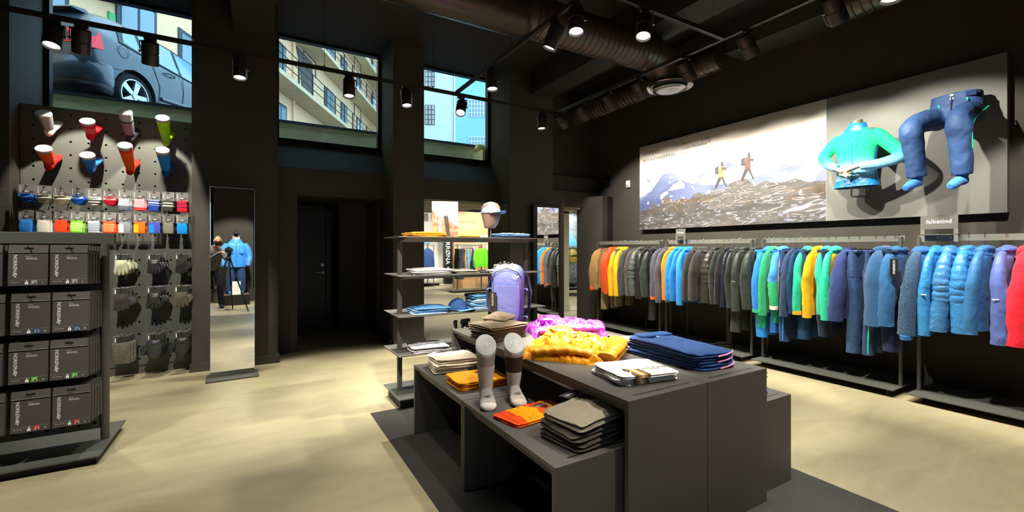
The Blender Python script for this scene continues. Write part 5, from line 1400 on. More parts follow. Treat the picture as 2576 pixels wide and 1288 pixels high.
# tall tables
stack(4, 'folded_trousers', 'brown folded trousers on the tall table', 'trousers', 1.60, 2.93, TT, .36, .30, .028, [fabric('#4a3f32'), fabric('#54473a'), fabric('#5e5142'), fabric('#84755f')], R(14), 'brown trousers stack', layers=2, puff=.16, bulge=.006)
folded('folded_trousers', 'brown trousers waist flap on top of the brown stack', 'trousers', 1.66, 3.03, TT + .112, .22, .2, .04, fabric('#7d6f5a'), R(30), layers=1, puff=.35, bulge=.02)
ws = stack(3, 'folded_shirt', 'white folded T-shirt with an orange cuff stripe on the tall table', 'T-shirt', 1.72, 1.675, TT, .35, .30, .017, fabric('#f0eeea'), R(-10), 'white T-shirt stack', layers=2, puff=.05)
for k in range(3):
    for j, cc in enumerate(('#5f5c5a', '#f0960f', '#f4f2ee', '#f0960f', '#5f5c5a')):
        MB().box(-.10 + j * .017, -.084 + j * .017, -.152, -.03 - .006 * j if k == 2 else -.14, .004 if k < 2 else .006, .0185 if k < 2 else .021).build('cuff_stripe', mat('cuff_' + cc.lstrip('#'), cc, .8), ws[k])
place('lettering', text_mesh('NORRØNA', .04, BLACK), ws[2], M=Matrix.Translation((.0, -.075, .0225)))
nv = stack(3, 'folded_trousers', 'navy folded trousers with pink hem on the tall table', 'trousers', 2.215, 1.80, TT, .30, .56, .034, fabric('#254a86', 'soft'), R(-4), 'navy trousers stack', layers=2, puff=.12, bulge=.008)
PINK = mat('pink_piping', '#e99ad2', .6); SNAP = mat('silver_snap', '#c9ccd2', .3, metal=.8)
for k, o in enumerate(nv):
    MB().tube([(.02, -.284, .006), (.08, -.287, .012), (.13, -.283, .02), (.14, -.275, .03)], .005, 6).build('hem_piping', PINK, o)
    for q in range(2): MB().cyl((-.11 + q * .035, .283, .018), (-.11 + q * .035, .289, .018), .0085, n=12).build('snap_button', SNAP, o, 40)
MB().box(-.02, .005, .04, .17, .037, .041).build('pocket_zip', mat('white_zip', '#f0e8ee', .5), nv[2])
MB().box(-.13, .12, .16, .25, .034, .05).build('pocket_flap', fabric('#2a5190'), nv[2], bevel=.012)
stack(3, 'folded_trousers', 'blue folded trousers on the rack side table', 'trousers', 2.62, 1.68, TL, .26, .3, .045, fabric('#2b5a86'), 0, 'blue trousers stack on the rack side table', layers=2)
# white knitted hat lying flat behind the orange jacket
folded('knit_hat', 'flat white and pink knitted hat beside the orange jacket', 'hat', 2.33, 2.33, TT, .24, .17, .022, fabric('#f5e9e6', 'knit'), R(-10), layers=1, puff=.3, edge_m=fabric('#b8433c', 'knit'))

def heap(name, label, x, y, z, w, d, h, m, rz, seed, sleeves, hood, parts_m):
    """loosely laid-out jacket: creased body, sleeves folded on top, standing hood"""
    r = thing(name, label, 'jacket', (x, y, z), rz)
    n = 110; mb = MB(); idx = {}
    def hh(u, v):
        e = (abs(u) ** 4.5 + abs(v) ** 4.5)
        rim = max(0.0, 1 - e) ** .4
        p = Vector((u * 2.1 + seed, v * 2.1, 0)); q = Vector((u * 4.6 - seed, v * 3.4 + seed, .5)); g = Vector((u * 9 + 2 * seed, v * 9, 1.5))
        f = .66 + .22 * noise.noise(p) - .55 * abs(noise.noise(q)) - .34 * abs(noise.noise(g)) - .14 * abs(noise.noise(g * 2.1)) + .22 * math.exp(-((u - .1) ** 2 * 3 + (v - .25) ** 2 * 4))
        return h * rim * max(.25, f + .1)
    rows = []
    for i in range(n + 1):
        row = []
        for j in range(n + 1):
            u, v = -1 + 2 * i / n, -1 + 2 * j / n
            k = 1 + .06 * noise.noise(Vector((u * 1.6, v * 1.6, seed)))
            row.append((u * w / 2 * k, v * d / 2 * k, hh(u, v)))
        rows.append(row)
    mb.loft(rows, c0=False, c1=False, closed=False)
    b = mb.build('body', m, r, 80)
    for pts, rad in sleeves:
        P = [Vector(p) for p in pts]; fine = []; rr_ = []
        for i in range(len(P) - 1):
            for q in range(10):
                f = q / 10; c = P[i].lerp(P[i + 1], f); c.z += .004 * math.sin(q * 2.1); fine.append(c)
                a_ = rad * (1 + .22 * noise.noise(Vector((i * 3 + f * 5, seed, 0)))); rr_.append((a_, a_ * .45))
        fine.append(P[-1]); rr_.append((rad * .75, rad * .35))
        MB().tube(fine, rr_, 18).build('sleeve', parts_m, r, 70)
    # crumpled hood: folded dome
    hx, hy, hs = hood; rings = []
    for i in range(14):
        f = i / 13; zc = h * .55 + hs * .62 * math.sin(f * 1.7)
        rg = []
        for j in range(26):
            a_ = 2 * math.pi * j / 26; k = 1 + .3 * noise.noise(Vector((math.cos(a_) * 1.6 + seed, math.sin(a_) * 1.6, f * 3)))
            rg.append((hx + hs * 1.35 * math.cos(a_) * (1 - .55 * f) * k, hy + hs * 1.05 * math.sin(a_) * (1 - .5 * f) * k, zc + .03 * hs * math.sin(3 * a_ + f * 4)))
        rings.append(rg)
    MB().loft(rings, c0=False).build('hood', parts_m, r, 70)
    return r
ORJ = mat('orange_shell_fabric', '#ffa616', .42, bump=(11, .6), spec=.45); PUJ = mat('purple_shell_fabric', '#b445c4', .4, bump=(11, .6), spec=.5)
oj = heap('shell_jacket', 'orange shell jacket laid out on the tall table', 1.80, 2.265, TT, .62, .60, .125, ORJ, R(38), 3.1,
     [([(-.28, -.25, .05), (-.1, -.28, .075), (.1, -.27, .07), (.27, -.22, .04)], .055), ([(-.28, .2, .05), (-.24, 0, .07), (-.22, -.18, .05)], .055)], (.12, .13, .10), ORJ)
MB().box(-.03, .03, -.015, .015, .118, .124).build('neck_label', mat('grey_label', '#8a8580', .6), oj, rot=(0, 0, R(20)))
place('lettering', text_mesh('norrøna', .03, INK), oj, M=Matrix.Translation((.13, -.2, .093)))
pj_ = heap('shell_jacket', 'purple shell jacket laid out behind the orange one', 2.13, 2.80, TT, .58, .52, .13, PUJ, R(-20), 7.7,
     [([(-.26, -.2, .06), (-.05, -.24, .085), (.2, -.2, .07)], .055), ([(.25, .15, .05), (.26, 0, .07), (.22, -.18, .05)], .05)], (-.1, .08, .09), PUJ)

# shelf unit contents
SX, SY = 1.85, 4.04
z1, z2, z3, z4 = SHZ
stack(3, 'folded_shirt', 'orange folded shirt at the post end of the top shelf', 'shirt', 1.375, 3.98, z1, .36, .3, .014, fabric('#ff9f0c'), 0, 'orange shirt stack on the top shelf', layers=1, puff=.3, bulge=.004)
folded('folded_shirt', 'single orange top before the book on the top shelf', 'shirt', 1.79, 3.93, z1, .24, .2, .026, fabric('#ff8f14'), R(10), layers=1, puff=.4, bulge=.006)
stack(3, 'folded_jeans', 'light blue folded jeans at the far end of the top shelf', 'jeans', 2.30, 3.95, z1, .32, .28, .015, fabric('#6f9ccf', 'denim'), 0, 'light blue jeans stack on the top shelf', layers=1, puff=.3, bulge=.006)
stack(3, 'folded_shirt', 'off-white folded shirt on the second shelf', 'shirt', 1.42, 3.97, z2, .38, .3, .017, fabric('#d5d0c8'), 0, 'off-white shirt stack on the second shelf', layers=1, puff=.3, bulge=.01)
stack(2, 'folded_trousers', 'grey and cream folded trousers on the second shelf', 'trousers', 1.75, 3.95, z2, .26, .26, .018, [fabric('#c9c0a8'), fabric('#77756a')], 0, 'grey and cream trousers stack', layers=1, puff=.35, bulge=.008)
folded('folded_garment', 'dark folded accessory on the second shelf', 'garment', 1.98, 3.93, z2, .12, .2, .02, fabric('#33322f'), R(5), layers=1, puff=.2)
stack(2, 'folded_shirt', 'white folded accessory beside the dark one on the second shelf', 'shirt', 2.08, 3.93, z2, .16, .2, .014, fabric('#e2dccb'), R(-5), 'white accessory pair', layers=1, puff=.4)
stack(3, 'folded_shirt', 'white folded shirt at the backpack end of the second shelf', 'shirt', 2.26, 3.97, z2, .2, .26, .026, fabric('#efece8'), 0, 'white shirt stack by the backpack', layers=1, puff=.35)
stack(4, 'folded_jeans', 'pale blue folded shirt at the post end of the third shelf', 'shirt', 1.405, 3.965, z3, .34, .3, .014, [fabric('#8db6dc', 'denim'), fabric('#7fabd4', 'denim'), fabric('#9cc2e2', 'denim'), fabric('#456f9e', 'denim')], 0, 'pale blue shirt stack on the third shelf', layers=1, puff=.3, bulge=.012)
stack(4, 'folded_jeans', 'light denim folded jeans on the third shelf', 'jeans', 1.99, 3.97, z3, .33, .3, .036, [fabric('#a9cbe6', 'denim'), fabric('#6f9cc0', 'denim'), fabric('#9fc4e2', 'denim'), fabric('#52809f', 'denim')], R(-3), 'light denim stack on the third shelf', layers=2, puff=.18)
wt = stack(4, 'folded_shirt', 'white folded printed T-shirt on the fourth shelf', 'T-shirt', 1.40, 3.95, z4, .34, .3, .013, [fabric('#efece9'), fabric('#e6e3e0'), fabric('#efece9'), fabric('#d8d8dc')], R(-6), 'white printed T-shirt stack', layers=1, puff=.15)
place('lettering', text_mesh('NORRØNA', .05, INK), wt[3], M=basis((.12, .02, .0175), (-1, 0, 0), (0, -1, 0)))
place('lettering', text_mesh('NORRØNA', .05, mat('blue_ink', '#2f5f95', .7)), wt[3], M=basis((.14, -.05, .0165), (-1, 0, 0), (0, -1, 0)))

# caps
def cap_mesh(t, crown, brim, s=1.0, zb=0.0, emb=WHITE):
    rings = []
    for i in range(10):
        f = i / 9; a_ = f * math.pi / 2
        rings.append([(.088 * s * math.cos(a_ * .98) * math.cos(q) * 1.0, .1 * s * math.cos(a_ * .98) * math.sin(q), zb + (.01 + .105 * math.sin(a_)) * s) for q in [2 * math.pi * j / 28 for j in range(28)]])
    cr = MB().loft(rings).build('crown', crown, t, 70)
    bp = []; n = 16; vs = []; fs = []
    for i in range(n + 1):
        th = math.pi * (1.13 + .74 * i / n)
        for k, rr_ in enumerate((.0, .5, 1.0)):
            rx, ry = .086 + .004 * rr_, .098 + .085 * rr_
            xx, yy = rx * math.cos(th) * (1 - .0 * rr_), ry * math.sin(th)
            vs.append((xx * s, yy * s, zb + (.012 + .022 * (1 - (xx / .088) ** 2) * rr_ - .012 * rr_) * s))
    for i in range(n):
        for k in range(2): fs.append((i * 3 + k, i * 3 + k + 1, (i + 1) * 3 + k + 1, (i + 1) * 3 + k))
    b = MB().add(vs, fs).build('brim', brim, t, 70); so = b.modifiers.new('thick', 'SOLIDIFY'); so.thickness = .005; so.offset = 0
    MB().sphere((0, 0, zb + .117 * s), .007, 10, 6).build('top_button', crown, cr, 60)
    MB().tube([(.05 * s, .09 * s, zb + .02), (0, .115 * s, zb + .012), (-.05 * s, .09 * s, zb + .02)], .008, 8).build('strap', crown, t, 60)
    place('emblem', emblem(.018, emb), cr, M=basis((0, -.093 * s, zb + .058 * s), (1, 0, 0), (0, .35, 1)))
    return t
c1 = thing('baseball_cap', 'dark blue baseball cap lying on the third shelf', 'cap', (1.695, 3.93, z3), R(35)); cap_mesh(c1, fabric('#2a4a78', 'denim'), fabric('#5a86b4', 'denim'), 1.02, 0, mat('navy_ink', '#12243c', .7))
hd = thing('head_form', 'grey faceless head form on a thin stand on the top shelf', 'head form', (2.08, 3.98, z1), R(38))
MB().tube([(0, 0, 0), (0, 0, .1)], .008, 10).build('stand', STEEL, hd, 40); MB().cyl((0, 0, 0), (0, 0, .006), .05, n=24).build('foot', STEEL, hd, 40)
HG = mat('taupe_form', '#6b5d55', .42)
prof = [(.045, .055, .1, .01), (.052, .06, .11, .01), (.062, .072, .135, .0), (.075, .088, .18, -.004), (.084, .098, .23, -.004), (.085, .102, .28, 0), (.078, .095, .32, .0), (.055, .07, .35, 0), (.02, .03, .365, 0)]
MB().loft([[(a_ * math.cos(q), cy + b_ * math.sin(q), zq) for q in [2 * math.pi * j / 28 for j in range(28)]] for a_, b_, zq, cy in prof]).build('head', HG, hd, 70)
c2 = thing('baseball_cap', 'light blue baseball cap worn by the head form', 'cap', (2.08, 3.98, z1 + .24), R(18)); cap_mesh(c2, fabric('#7d97b4', 'denim'), fabric('#5d7896', 'denim'), 1.08, 0)
# standing book
bk = thing('display_book', 'upright book with a mountain cover on the top shelf', 'book', (1.60, 4.02, z1), R(-20))
MB().box(-.125, .125, 0, .03, .01, .35).build('book_block', mat('book_edge', '#4a3d38', .6), bk); MB().box(-.13, .13, -.03, .06, 0, .012).build('book_stand', STEEL, bk)
def cover(U, V):
    img = np.stack([.93 - .1 * V, .88 - .06 * V, .88 + .0 * V], -1)
    mt_ = np.interp(U, [0, .2, .3, .45, .55, .75, 1], [.62, .97, .8, .9, .68, .76, .6]) + (vnoise(U, V, 14, 1, 3, 4) - .5) * .06
    img = np.where((V < mt_)[..., None], np.stack([.42 + .3 * vnoise(U, V, 6, 6, 5, 4), .48 + .28 * vnoise(U, V, 6, 6, 5, 4), .72 + .2 * vnoise(U, V, 6, 6, 5, 4)], -1), img)
    rk = np.interp(U, [0, .3, .5, .75, 1], [.75, .55, .6, .4, .25]) + (vnoise(U, V, 16, 4, 8, 4) - .5) * .1; q = vnoise(U, V, 10, 12, 9, 5)
    img = np.where((V < rk)[..., None], np.stack([.3 + .55 * q, .2 + .42 * q, .14 + .34 * q], -1), img)
    dk = (np.abs(U - .55 - (.5 - V) * .15) < .08) & (V < .6); img = np.where(dk[..., None], img * .35, img)
    mn = (np.abs(U - .55) < .025) & (V > .6) & (V < .7); img = np.where(mn[..., None], np.array([.75, .5, .2]), img)
    return img
paint('cover_print', .25, .34, 90, 120, cover, bk, basis((-.125, -.0015, .01), (1, 0, 0), (0, 0, 1)), .45)
place('lettering', text_mesh('NORRØNA', .05, WHITE), bk, M=basis((-.062, -.003, .325), (0, 0, -1), (1, 0, 0))); place('emblem', emblem(.03, WHITE), bk, M=basis((-.045, -.003, .055), (0, 0, -1), (1, 0, 0)))
place('lettering', text_mesh('Welcome to nature', .018, WHITE), bk, M=basis((-.09, -.003, .3), (0, 0, -1), (1, 0, 0)))
# spray bottles
for k, (x, y) in enumerate(((1.66, 3.90), (1.74, 3.87), (1.80, 3.95))):
    s = thing('spray_bottle', 'clear spray bottle with black trigger head on the fourth shelf', 'bottle', (x, y, z4), R(150 - 25 * k), group='spray bottles on the fourth shelf')
    MB().loft([[(r_ * math.cos(q), r_ * math.sin(q), zq) for q in [2 * math.pi * j / 20 for j in range(20)]] for r_, zq in ((.03, 0), (.032, .004), (.032, .15), (.024, .175), (.013, .19), (.013, .2))]).build('bottle_body', mat('pale_liquid', '#c9bfae', .2), s, 50)
    MB().cyl((0, 0, .04), (0, 0, .13), .0326, n=20, c0=False, c1=False).build('label', mat('dark_bottle_label', '#2a2522', .5), s, 60)
    MB().cyl((0, 0, .195), (0, 0, .222), .016, n=16).box(-.014, .014, -.03, .06, .222, .25).prism([(.02, .222), (.05, .222), (.055, .17), (.047, .17)], -.005, .005, 'x').build('trigger_head', BLACK, s)
bxw = thing('care_box', 'small brown carton behind the spray bottles', 'box', (1.92, 3.95, z4)); MB().box(-.05, .05, -.04, .04, 0, .2).build('carton', mat('brown_carton', '#9a6b42', .8), bxw); MB().box(-.052, .052, -.042, .042, .2, .204).build('lid', mat('brown_carton', '#9a6b42', .8), bxw)

# ------------------------------------------------------------------ backpack
bp_ = thing('backpack', 'indigo blue hiking backpack standing on the tall table', 'backpack', (1.86, 3.24, TT), R(-38))
BPK = mat('indigo_pack_fabric', '#6d74b4', .5, bump=(9, .65), spec=.4); BPD = mat('indigo_pack_base', '#453c7e', .5, bump=(10, .6))
def packring(z, w, d, cy=0, p=.6, n=36): return [(w / 2 * (abs(math.cos(q)) ** p) * (1 if math.cos(q) > 0 else -1) * (1 + .02 * noise.noise(Vector((math.cos(q) * 2, math.sin(q) * 2, z * 9)))), cy + d / 2 * (abs(math.sin(q)) ** p) * (1 if math.sin(q) > 0 else -1) * (1 + .05 * noise.noise(Vector((math.cos(q) * 3, math.sin(q) * 3, z * 8)))), z) for q in [2 * math.pi * j / n for j in range(n)]]
MB().loft([packring(*a_) for a_ in ((0, .17, .12), (.015, .21, .16), (.05, .245, .19), (.12, .265, .205), (.2, .27, .205), (.3, .275, .2), (.38, .275, .19))]).build('main_body', BPK, bp_, 60)
MB().loft([packring(*a_) for a_ in ((.37, .277, .192), (.42, .278, .19), (.46, .268, .18, .005), (.495, .245, .165, .01), (.52, .2, .13, .015), (.537, .12, .07, .02))]).build('top_lid', BPK, bp_, 60)
MB().loft([packring(z, w + .006, d + .006) for z, w, d in ((.0, .17, .12), (.015, .21, .16), (.05, .245, .19), (.075, .252, .194))]).build('base', BPD, bp_, 60)
MB().loft([packring(z, w, .05, -.1, .7) for z, w in ((.085, .2), (.13, .225), (.25, .235), (.345, .225), (.362, .2))]).build('front_pocket', BPK, bp_, 60)
zl = MB().tube([(-.125, -.06, .39), (-.12, -.085, .43), (-.09, -.09, .475), (0, -.085, .505), (.09, -.09, .475), (.12, -.085, .43)], .004, 6).build('lid_zip', BLACK, bp_)
place('emblem', emblem(.042, mat('silver_print', '#d9d4e0', .4)), bp_, M=basis((.07, -.099, .435), (1, 0, 0), (0, .12, 1)))
place('lettering', text_mesh('18L', .02, mat('silver_print', '#d9d4e0', .4)), bp_, M=basis((.02, -.1265, .11), (1, 0, 0), (0, 0, 1)))
for s in (-1, 1):
    for z in (.1, .33):
        MB().tube([(s * .13, -.03, z), (s * .165, -.04, z + .004), (s * .17, -.05, z - .012)], [(.012, .004)] * 3, 8).build('side_strap', BPK, bp_, 60)
MB().tube([(-.11, .09, .47), (-.16, .13, .42), (-.2, .12, .3), (-.19, .1, .16), (-.13, .09, .09)], [(.024, .009)] * 5, 10).build('shoulder_strap', mat('dark_strap', '#2c2e4c', .7), bp_, 60)
MB().tube([(.11, .09, .47), (.15, .13, .42), (.18, .12, .3), (.17, .1, .16), (.12, .09, .09)], [(.024, .009)] * 5, 10).build('shoulder_strap', mat('dark_strap', '#2c2e4c', .7), bp_, 60)
MB().tube([(-.09, -.1, .04), (-.13, -.12, .02), (-.12, -.13, .03), (-.06, -.115, .05)], .006, 8).build('loop', mat('dark_strap', '#2c2e4c', .7), bp_, 60)
tg2 = MB().box(-.028, .028, 0, .002, -.16, 0).build('hang_tag', mat('brown_black_tag', '#2e2726', .5), bp_, loc=(-.105, -.135, .31))
place('lettering', text_mesh('norrøna', .03, mat('gold_print', '#e0c89a', .4)), tg2, M=basis((-.012, -.001, -.012), (0, 0, -1), (1, 0, 0)))
MB().tube([(0, .001, 0), (.0, .01, .05), (-.005, .03, .11)], .0012, 4).build('tag_cord', BLACK, tg2)
# glove tips stuffed in the pack
gp_ = thing('glove_pair', 'olive gloves with fingers poking out of the backpack top', 'gloves', (1.855, 3.25, TT + .5), R(-38)); 
for k in range(4): MB().tube([(-.045 + k * .03, 0, -.01), (-.05 + k * .032, -.005, .03), (-.055 + k * .034, -.012, .06 - .008 * abs(k - 1))], [.014, .015, .009], 10).build('finger', mat('olive_glove', '#6b6a50', .7) if k % 2 else mat('dark_olive_glove', '#3c3d33', .7), gp_, 60)
# ------------------------------------------------------------------ wall mannequins
SKINF = mat('beige_mannequin', '#b7a488', .45)
def ell(c, rx, ry, n=32, p=1.0): return [(c[0] + rx * (abs(math.cos(q)) ** p) * (1 if math.cos(q) > 0 else -1), c[1] + ry * (abs(math.sin(q)) ** p) * (1 if math.sin(q) > 0 else -1), c[2]) for q in [2 * math.pi * j / n for j in range(n)]]
def bend(pts, rad, per=8):
    """smooth polyline with radii"""
    P = [Vector(p) for p in pts]; out = []; rr_ = []
    for i in range(len(P) - 1):
        p0 = P[max(0, i - 1)]; p1 = P[i]; p2 = P[i + 1]; p3 = P[min(len(P) - 1, i + 2)]
        for k in range(per):
            t = k / per
            out.append(.5 * ((2 * p1) + (-p0 + p2) * t + (2 * p0 - 5 * p1 + 4 * p2 - p3) * t * t + (-p0 + 3 * p1 - 3 * p2 + p3) * t ** 3))
            rr_.append(rad[i] * (1 - t) + rad[i + 1] * t)
    out.append(P[-1]); rr_.append(rad[-1])
    return out, rr_
def limb(mb, pts, rad, n=18, per=8): o, r_ = bend(pts, rad, per); mb.tube(o, r_, n); return mb
def hand(parent, wrist, direction, palm_n, m, s=1.0, name='hand', curl=.25, thumb=1):
    """palm with five separate bent fingers"""
    d_ = Vector(direction).normalized(); nn = Vector(palm_n); nn = (nn - d_ * nn.dot(d_)).normalized(); sd = d_.cross(nn)
    w0 = Vector(wrist); mb = MB()
    mb.tube([w0 - d_ * .02 * s, w0 + d_ * .03 * s, w0 + d_ * .085 * s], [(.024 * s, .018 * s), (.036 * s, .017 * s), (.038 * s, .014 * s)], 14)
    o = mb
    for k in range(4):
        b = w0 + d_ * .075 * s + sd * (.027 - .018 * k) * s; L = (.062, .075, .07, .052)[k] * s
        e1 = b + d_ * L * .5 - nn * curl * L * .25; e2 = b + d_ * L * .95 - nn * curl * L * .9
        o.tube([b - d_ * .02 * s, b, e1, e2], [.0085 * s, .0085 * s, .0078 * s, .006 * s], 9)
    b = w0 + d_ * .03 * s + sd * .03 * s * thumb; e1 = b + d_ * .025 * s + sd * .024 * s * thumb; e2 = e1 + d_ * .03 * s + sd * .008 * s * thumb
    o.tube([b - sd * .012 * s * thumb, b, e1, e2], [.011 * s, .011 * s, .0095 * s, .007 * s], 9)
    h = o.build(name, m, parent); fuse(h, .0042 * s, 2); return h
tm = thing('torso_mannequin', 'headless torso mannequin in a green and blue zip jacket on the board', 'mannequin', (5.62, 2.215, 2.08))
GRN = ramp_mat('green_blue_fade', [(0, '#8cc4f0'), (.36, '#7cc4ea'), (.5, '#2fd39a'), (.62, '#12c781'), (1, '#10bf78')], 'Z', .0, .6, .9, (34, .5))
BLU = fabric('#1d78c4', 'shiny')
jm = MB(); prof = [(.06, .11, .19), (.14, .108, .178), (.24, .105, .168), (.34, .112, .178), (.44, .122, .196), (.52, .112, .2), (.57, .095, .175), (.61, .075, .12), (.64, .06, .08)]
jm.loft([ell((-.01, 0, z), rx, ry, 40, .85) for z, rx, ry in prof])
limb(jm, [(.0, .15, .55), (-.02, .2, .5), (-.05, .255, .42), (-.1, .275, .35), (-.15, .2, .26), (-.185, .11, .205)], [.065, .068, .06, .058, .05, .042])
limb(jm, [(.0, -.15, .55), (-.02, -.21, .5), (-.04, -.31, .39), (-.07, -.40, .27), (-.13, -.28, .21), (-.19, -.1, .195)], [.068, .072, .064, .06, .052, .042])
jk = jm.build('jacket', GRN, tm); fuse(jk, .0085, 6)
hb = MB().loft([ell((-.01, 0, z), rx, ry, 40, .85) for z, rx, ry in ((.0, .125, .205), (.03, .122, .2), (.075, .113, .193))], c0=False, c1=False).build('hem_band', BLU, jk, 60)
MB().loft([ell((-.01, 0, z), rx, ry, 40, .85) for z, rx, ry in ((.003, .118, .198), (.06, .1, .18))], c0=False).build('hem_lining', fabric('#123f86', 'shiny'), jk, 60)
MB().loft([[(-.01 + (rx + .002) * math.cos(a_), (ry + .003) * math.sin(a_), z) for a_ in [R(205 + 6 * k) for k in range(14)]] for z, rx, ry in prof[:6]], c0=False, c1=False, closed=False).build('side_panel', BLU, jk, 60)
MB().loft([[(-.01 + (rx + .001) * math.cos(a_), (ry + .002) * math.sin(a_), z) for a_ in [R(130 - 4 * k) for k in range(8)]] for z, rx, ry in prof[3:6]], c0=False, c1=False, closed=False).build('side_panel', BLU, jk, 60)
MB().tube([(-.125, .0, .06), (-.121, 0, .14), (-.118, 0, .24), (-.125, 0, .34), (-.135, 0, .44), (-.124, 0, .52), (-.1, 0, .58)], .0035, 6).build('front_zip', BLU, jk)
MB().tube([(-.128, -.045, .42), (-.125, -.05, .46), (-.122, -.055, .5)], .004, 6).build('chest_zip', fabric('#115aa6'), jk)
hm = MB(); rings = []
for i in range(12):
    f = i / 11; rings.append([(-.01 + (.1 - .035 * f) * math.cos(q) * (1 + .14 * noise.noise(Vector((math.cos(q) * 2, math.sin(q) * 2, f * 4)))), (.125 - .05 * f) * math.sin(q) * (1 + .14 * noise.noise(Vector((math.cos(q) * 2 + 5, math.sin(q) * 2, f * 4)))), .565 + .12 * f + .012 * math.sin(3 * q + 5 * f)) for q in [2 * math.pi * j / 36 for j in range(36)]])
hm.loft(rings, c0=False, c1=False).build('hood', BLU, jk, 70)
NK = mat('dark_olive_form', '#5d5a4a', .5)
nk = MB().tube([(0, 0, .58), (-.005, 0, .67), (-.012, 0, .722)], [.058, .056, .054], 28).build('neck', NK, tm, 50)
place('emblem', emblem(.03, WHITE), nk, M=basis((-.014, 0, .7245), (0, -1, 0), (1, 0, .0)))
hand(tm, (-.2, .11, .195), (-.22, -.75, -.45), (-1, -.1, .2), SKINF, 1.12, curl=.3, thumb=-1)
hand(tm, (-.205, -.08, .19), (-.14, .85, -.35), (-1, .1, .2), SKINF, 1.12, curl=.3, thumb=1)
MB().tube([(-.03, .04, .06), (-.03, .04, -.09), (-.02, .04, -.1), (.05, -.06, -.1), (.06, -.06, -.09), (.06, -.06, .05)], .009, 10).tube([(.03, -.02, -.1), (.228, -.02, -.095)], .009, 10).build('support_rod', CHROME, tm, 50)

lm_ = thing('leg_mannequin', 'seated leg mannequin in navy trousers with turquoise zips on the board', 'mannequin', (5.66, 1.455, 1.99))
NVY = mat('navy_shell_fabric', '#2c4772', .6, bump=(7, .4), spec=.3)
tr = MB(); tr.loft([ell((x_, 0, z), rx, ry, 36, .85) for x_, z, rx, ry in ((.0, .60, .09, .15), (.0, .66, .12, .2), (.01, .74, .115, .2), (.025, .8, .105, .185), (.035, .875, .1, .175))])
limb(tr, [(-.0, .11, .66), (-.14, .16, .645), (-.33, .205, .57), (-.36, .205, .5), (-.33, .2, .4), (-.3, .195, .25), (-.275, .19, .1)], [.105, .1, .09, .092, .083, .076, .072])
limb(tr, [(-.0, -.1, .66), (-.14, -.11, .645), (-.33, -.115, .57), (-.36, -.115, .5), (-.33, -.115, .4), (-.3, -.115, .25), (-.27, -.115, .08)], [.105, .1, .09, .092, .083, .076, .072])
tro = tr.build('trousers', NVY, lm_); fuse(tro, .009, 5)
for v in tro.data.vertices:
    v.co += v.normal * (.007 * noise.noise(v.co * 9) + .004 * noise.noise(v.co * 22))
TQ = mat('turquoise_zip', '#25d8a4', .5)
MB().tube([(-.02, -.225, .7), (-.1, -.22, .66), (-.2, -.215, .62), (-.3, -.2, .55), (-.36, -.195, .47), (-.34, -.195, .38), (-.31, -.19, .3)], .006, 6).build('side_zip', TQ, tro)
MB().tube([(-.1, .22, .715), (-.14, .18, .73), (-.17, .13, .735)], .006, 6).build('thigh_zip', TQ, tro)
for yy, zz in ((.09, .78), (-.1, .8)): MB().tube([(-.09, yy, zz), (-.1, yy - .01, zz - .03)], .006, 6).build('zip_pull', TQ, tro)
MB().tube([(-.075, .0, .87), (-.1, 0, .78), (-.115, 0, .69)], .005, 6).build('fly', mat('dark_zip', '#2a2a30', .5), tro)
for zz in (.85, .82): MB().cyl((-.07, .0, zz), (-.086, .0, zz), .011, n=14).build('snap_button', mat('brass_snap', '#e8c9a0', .3, metal=.7), tro, 40)
MB().box(-.075, -.05, -.16, -.09, .815, .855).build('waist_tab', fabric('#1b2f55'), tro)
FT = fabric('#3f86d6', 'knit')
for yy, zz in ((.19, .1), (-.115, .08)):
    ft = MB(); limb(ft, [(-.27, yy, zz + .06), (-.265, yy, zz), (-.27, yy, zz - .02)], [.045, .042, .04]); limb(ft, [(-.23, yy, zz - .045), (-.3, yy + .015, zz - .055), (-.37, yy + .03, zz - .09), (-.42, yy + .04, zz - .11)], [.042, .044, .04, .026])
    q = ft.build('sock', FT, lm_); fuse(q, .006, 4)
    place('emblem', emblem(.022, mat('navy_ink', '#12243c', .7)), q, M=basis((-.345, yy + .028, zz - .028), (0, -1, 0), (1, .1, .5)))
MB().tube([(.02, 0, .7), (.2, 0, .68)], .015, 10).build('wall_bracket', STEEL, lm_)

# ------------------------------------------------------------------ photographer, tripod and camera (seen in the tall mirror)
tp = thing('tripod', 'black photo tripod with spread legs standing before the photographer', 'tripod', (-.02, -.14, 0))
for fx, fy in ((.37, .1), (.1, -.55), (-.42, .06)):
    L = MB().tube([(fx, fy, .0), (fx * .55, fy * .55, .58), (fx * .5, fy * .5, .6)], .012, 8).tube([(fx * .56, fy * .56, .56), (fx * .06, fy * .06, 1.2)], .017, 10)
    lg = L.build('leg', BLACK, tp, 40)
    MB().cyl((fx * .6, fy * .6, .53), (fx * .54, fy * .54, .6), .021, n=12).build('leg_lock', STEEL, lg, 40)
    MB().sphere((fx, fy, .012), .014, 10, 6).build('rubber_foot', BLACK, lg, 40)
MB().cyl((0, 0, .75), (0, 0, 1.27), .015, n=12).build('center_column', STEEL, tp, 40)
MB().sphere((0, 0, 1.2), .045, 14, 8).build('collar', BLACK, tp, 50)
MB().cyl((0, 0, 1.25), (0, 0, 1.31), .028, n=16).box(-.03, .03, -.03, .03, 1.31, 1.325).build('ball_head', BLACK, tp, 40)
fw_ = Vector((_sa, _ca, 0)); cm = thing('photo_camera', 'black photo camera mounted on the tripod', 'camera', (-.02 - .0, -.14, 1.33), -YAW)
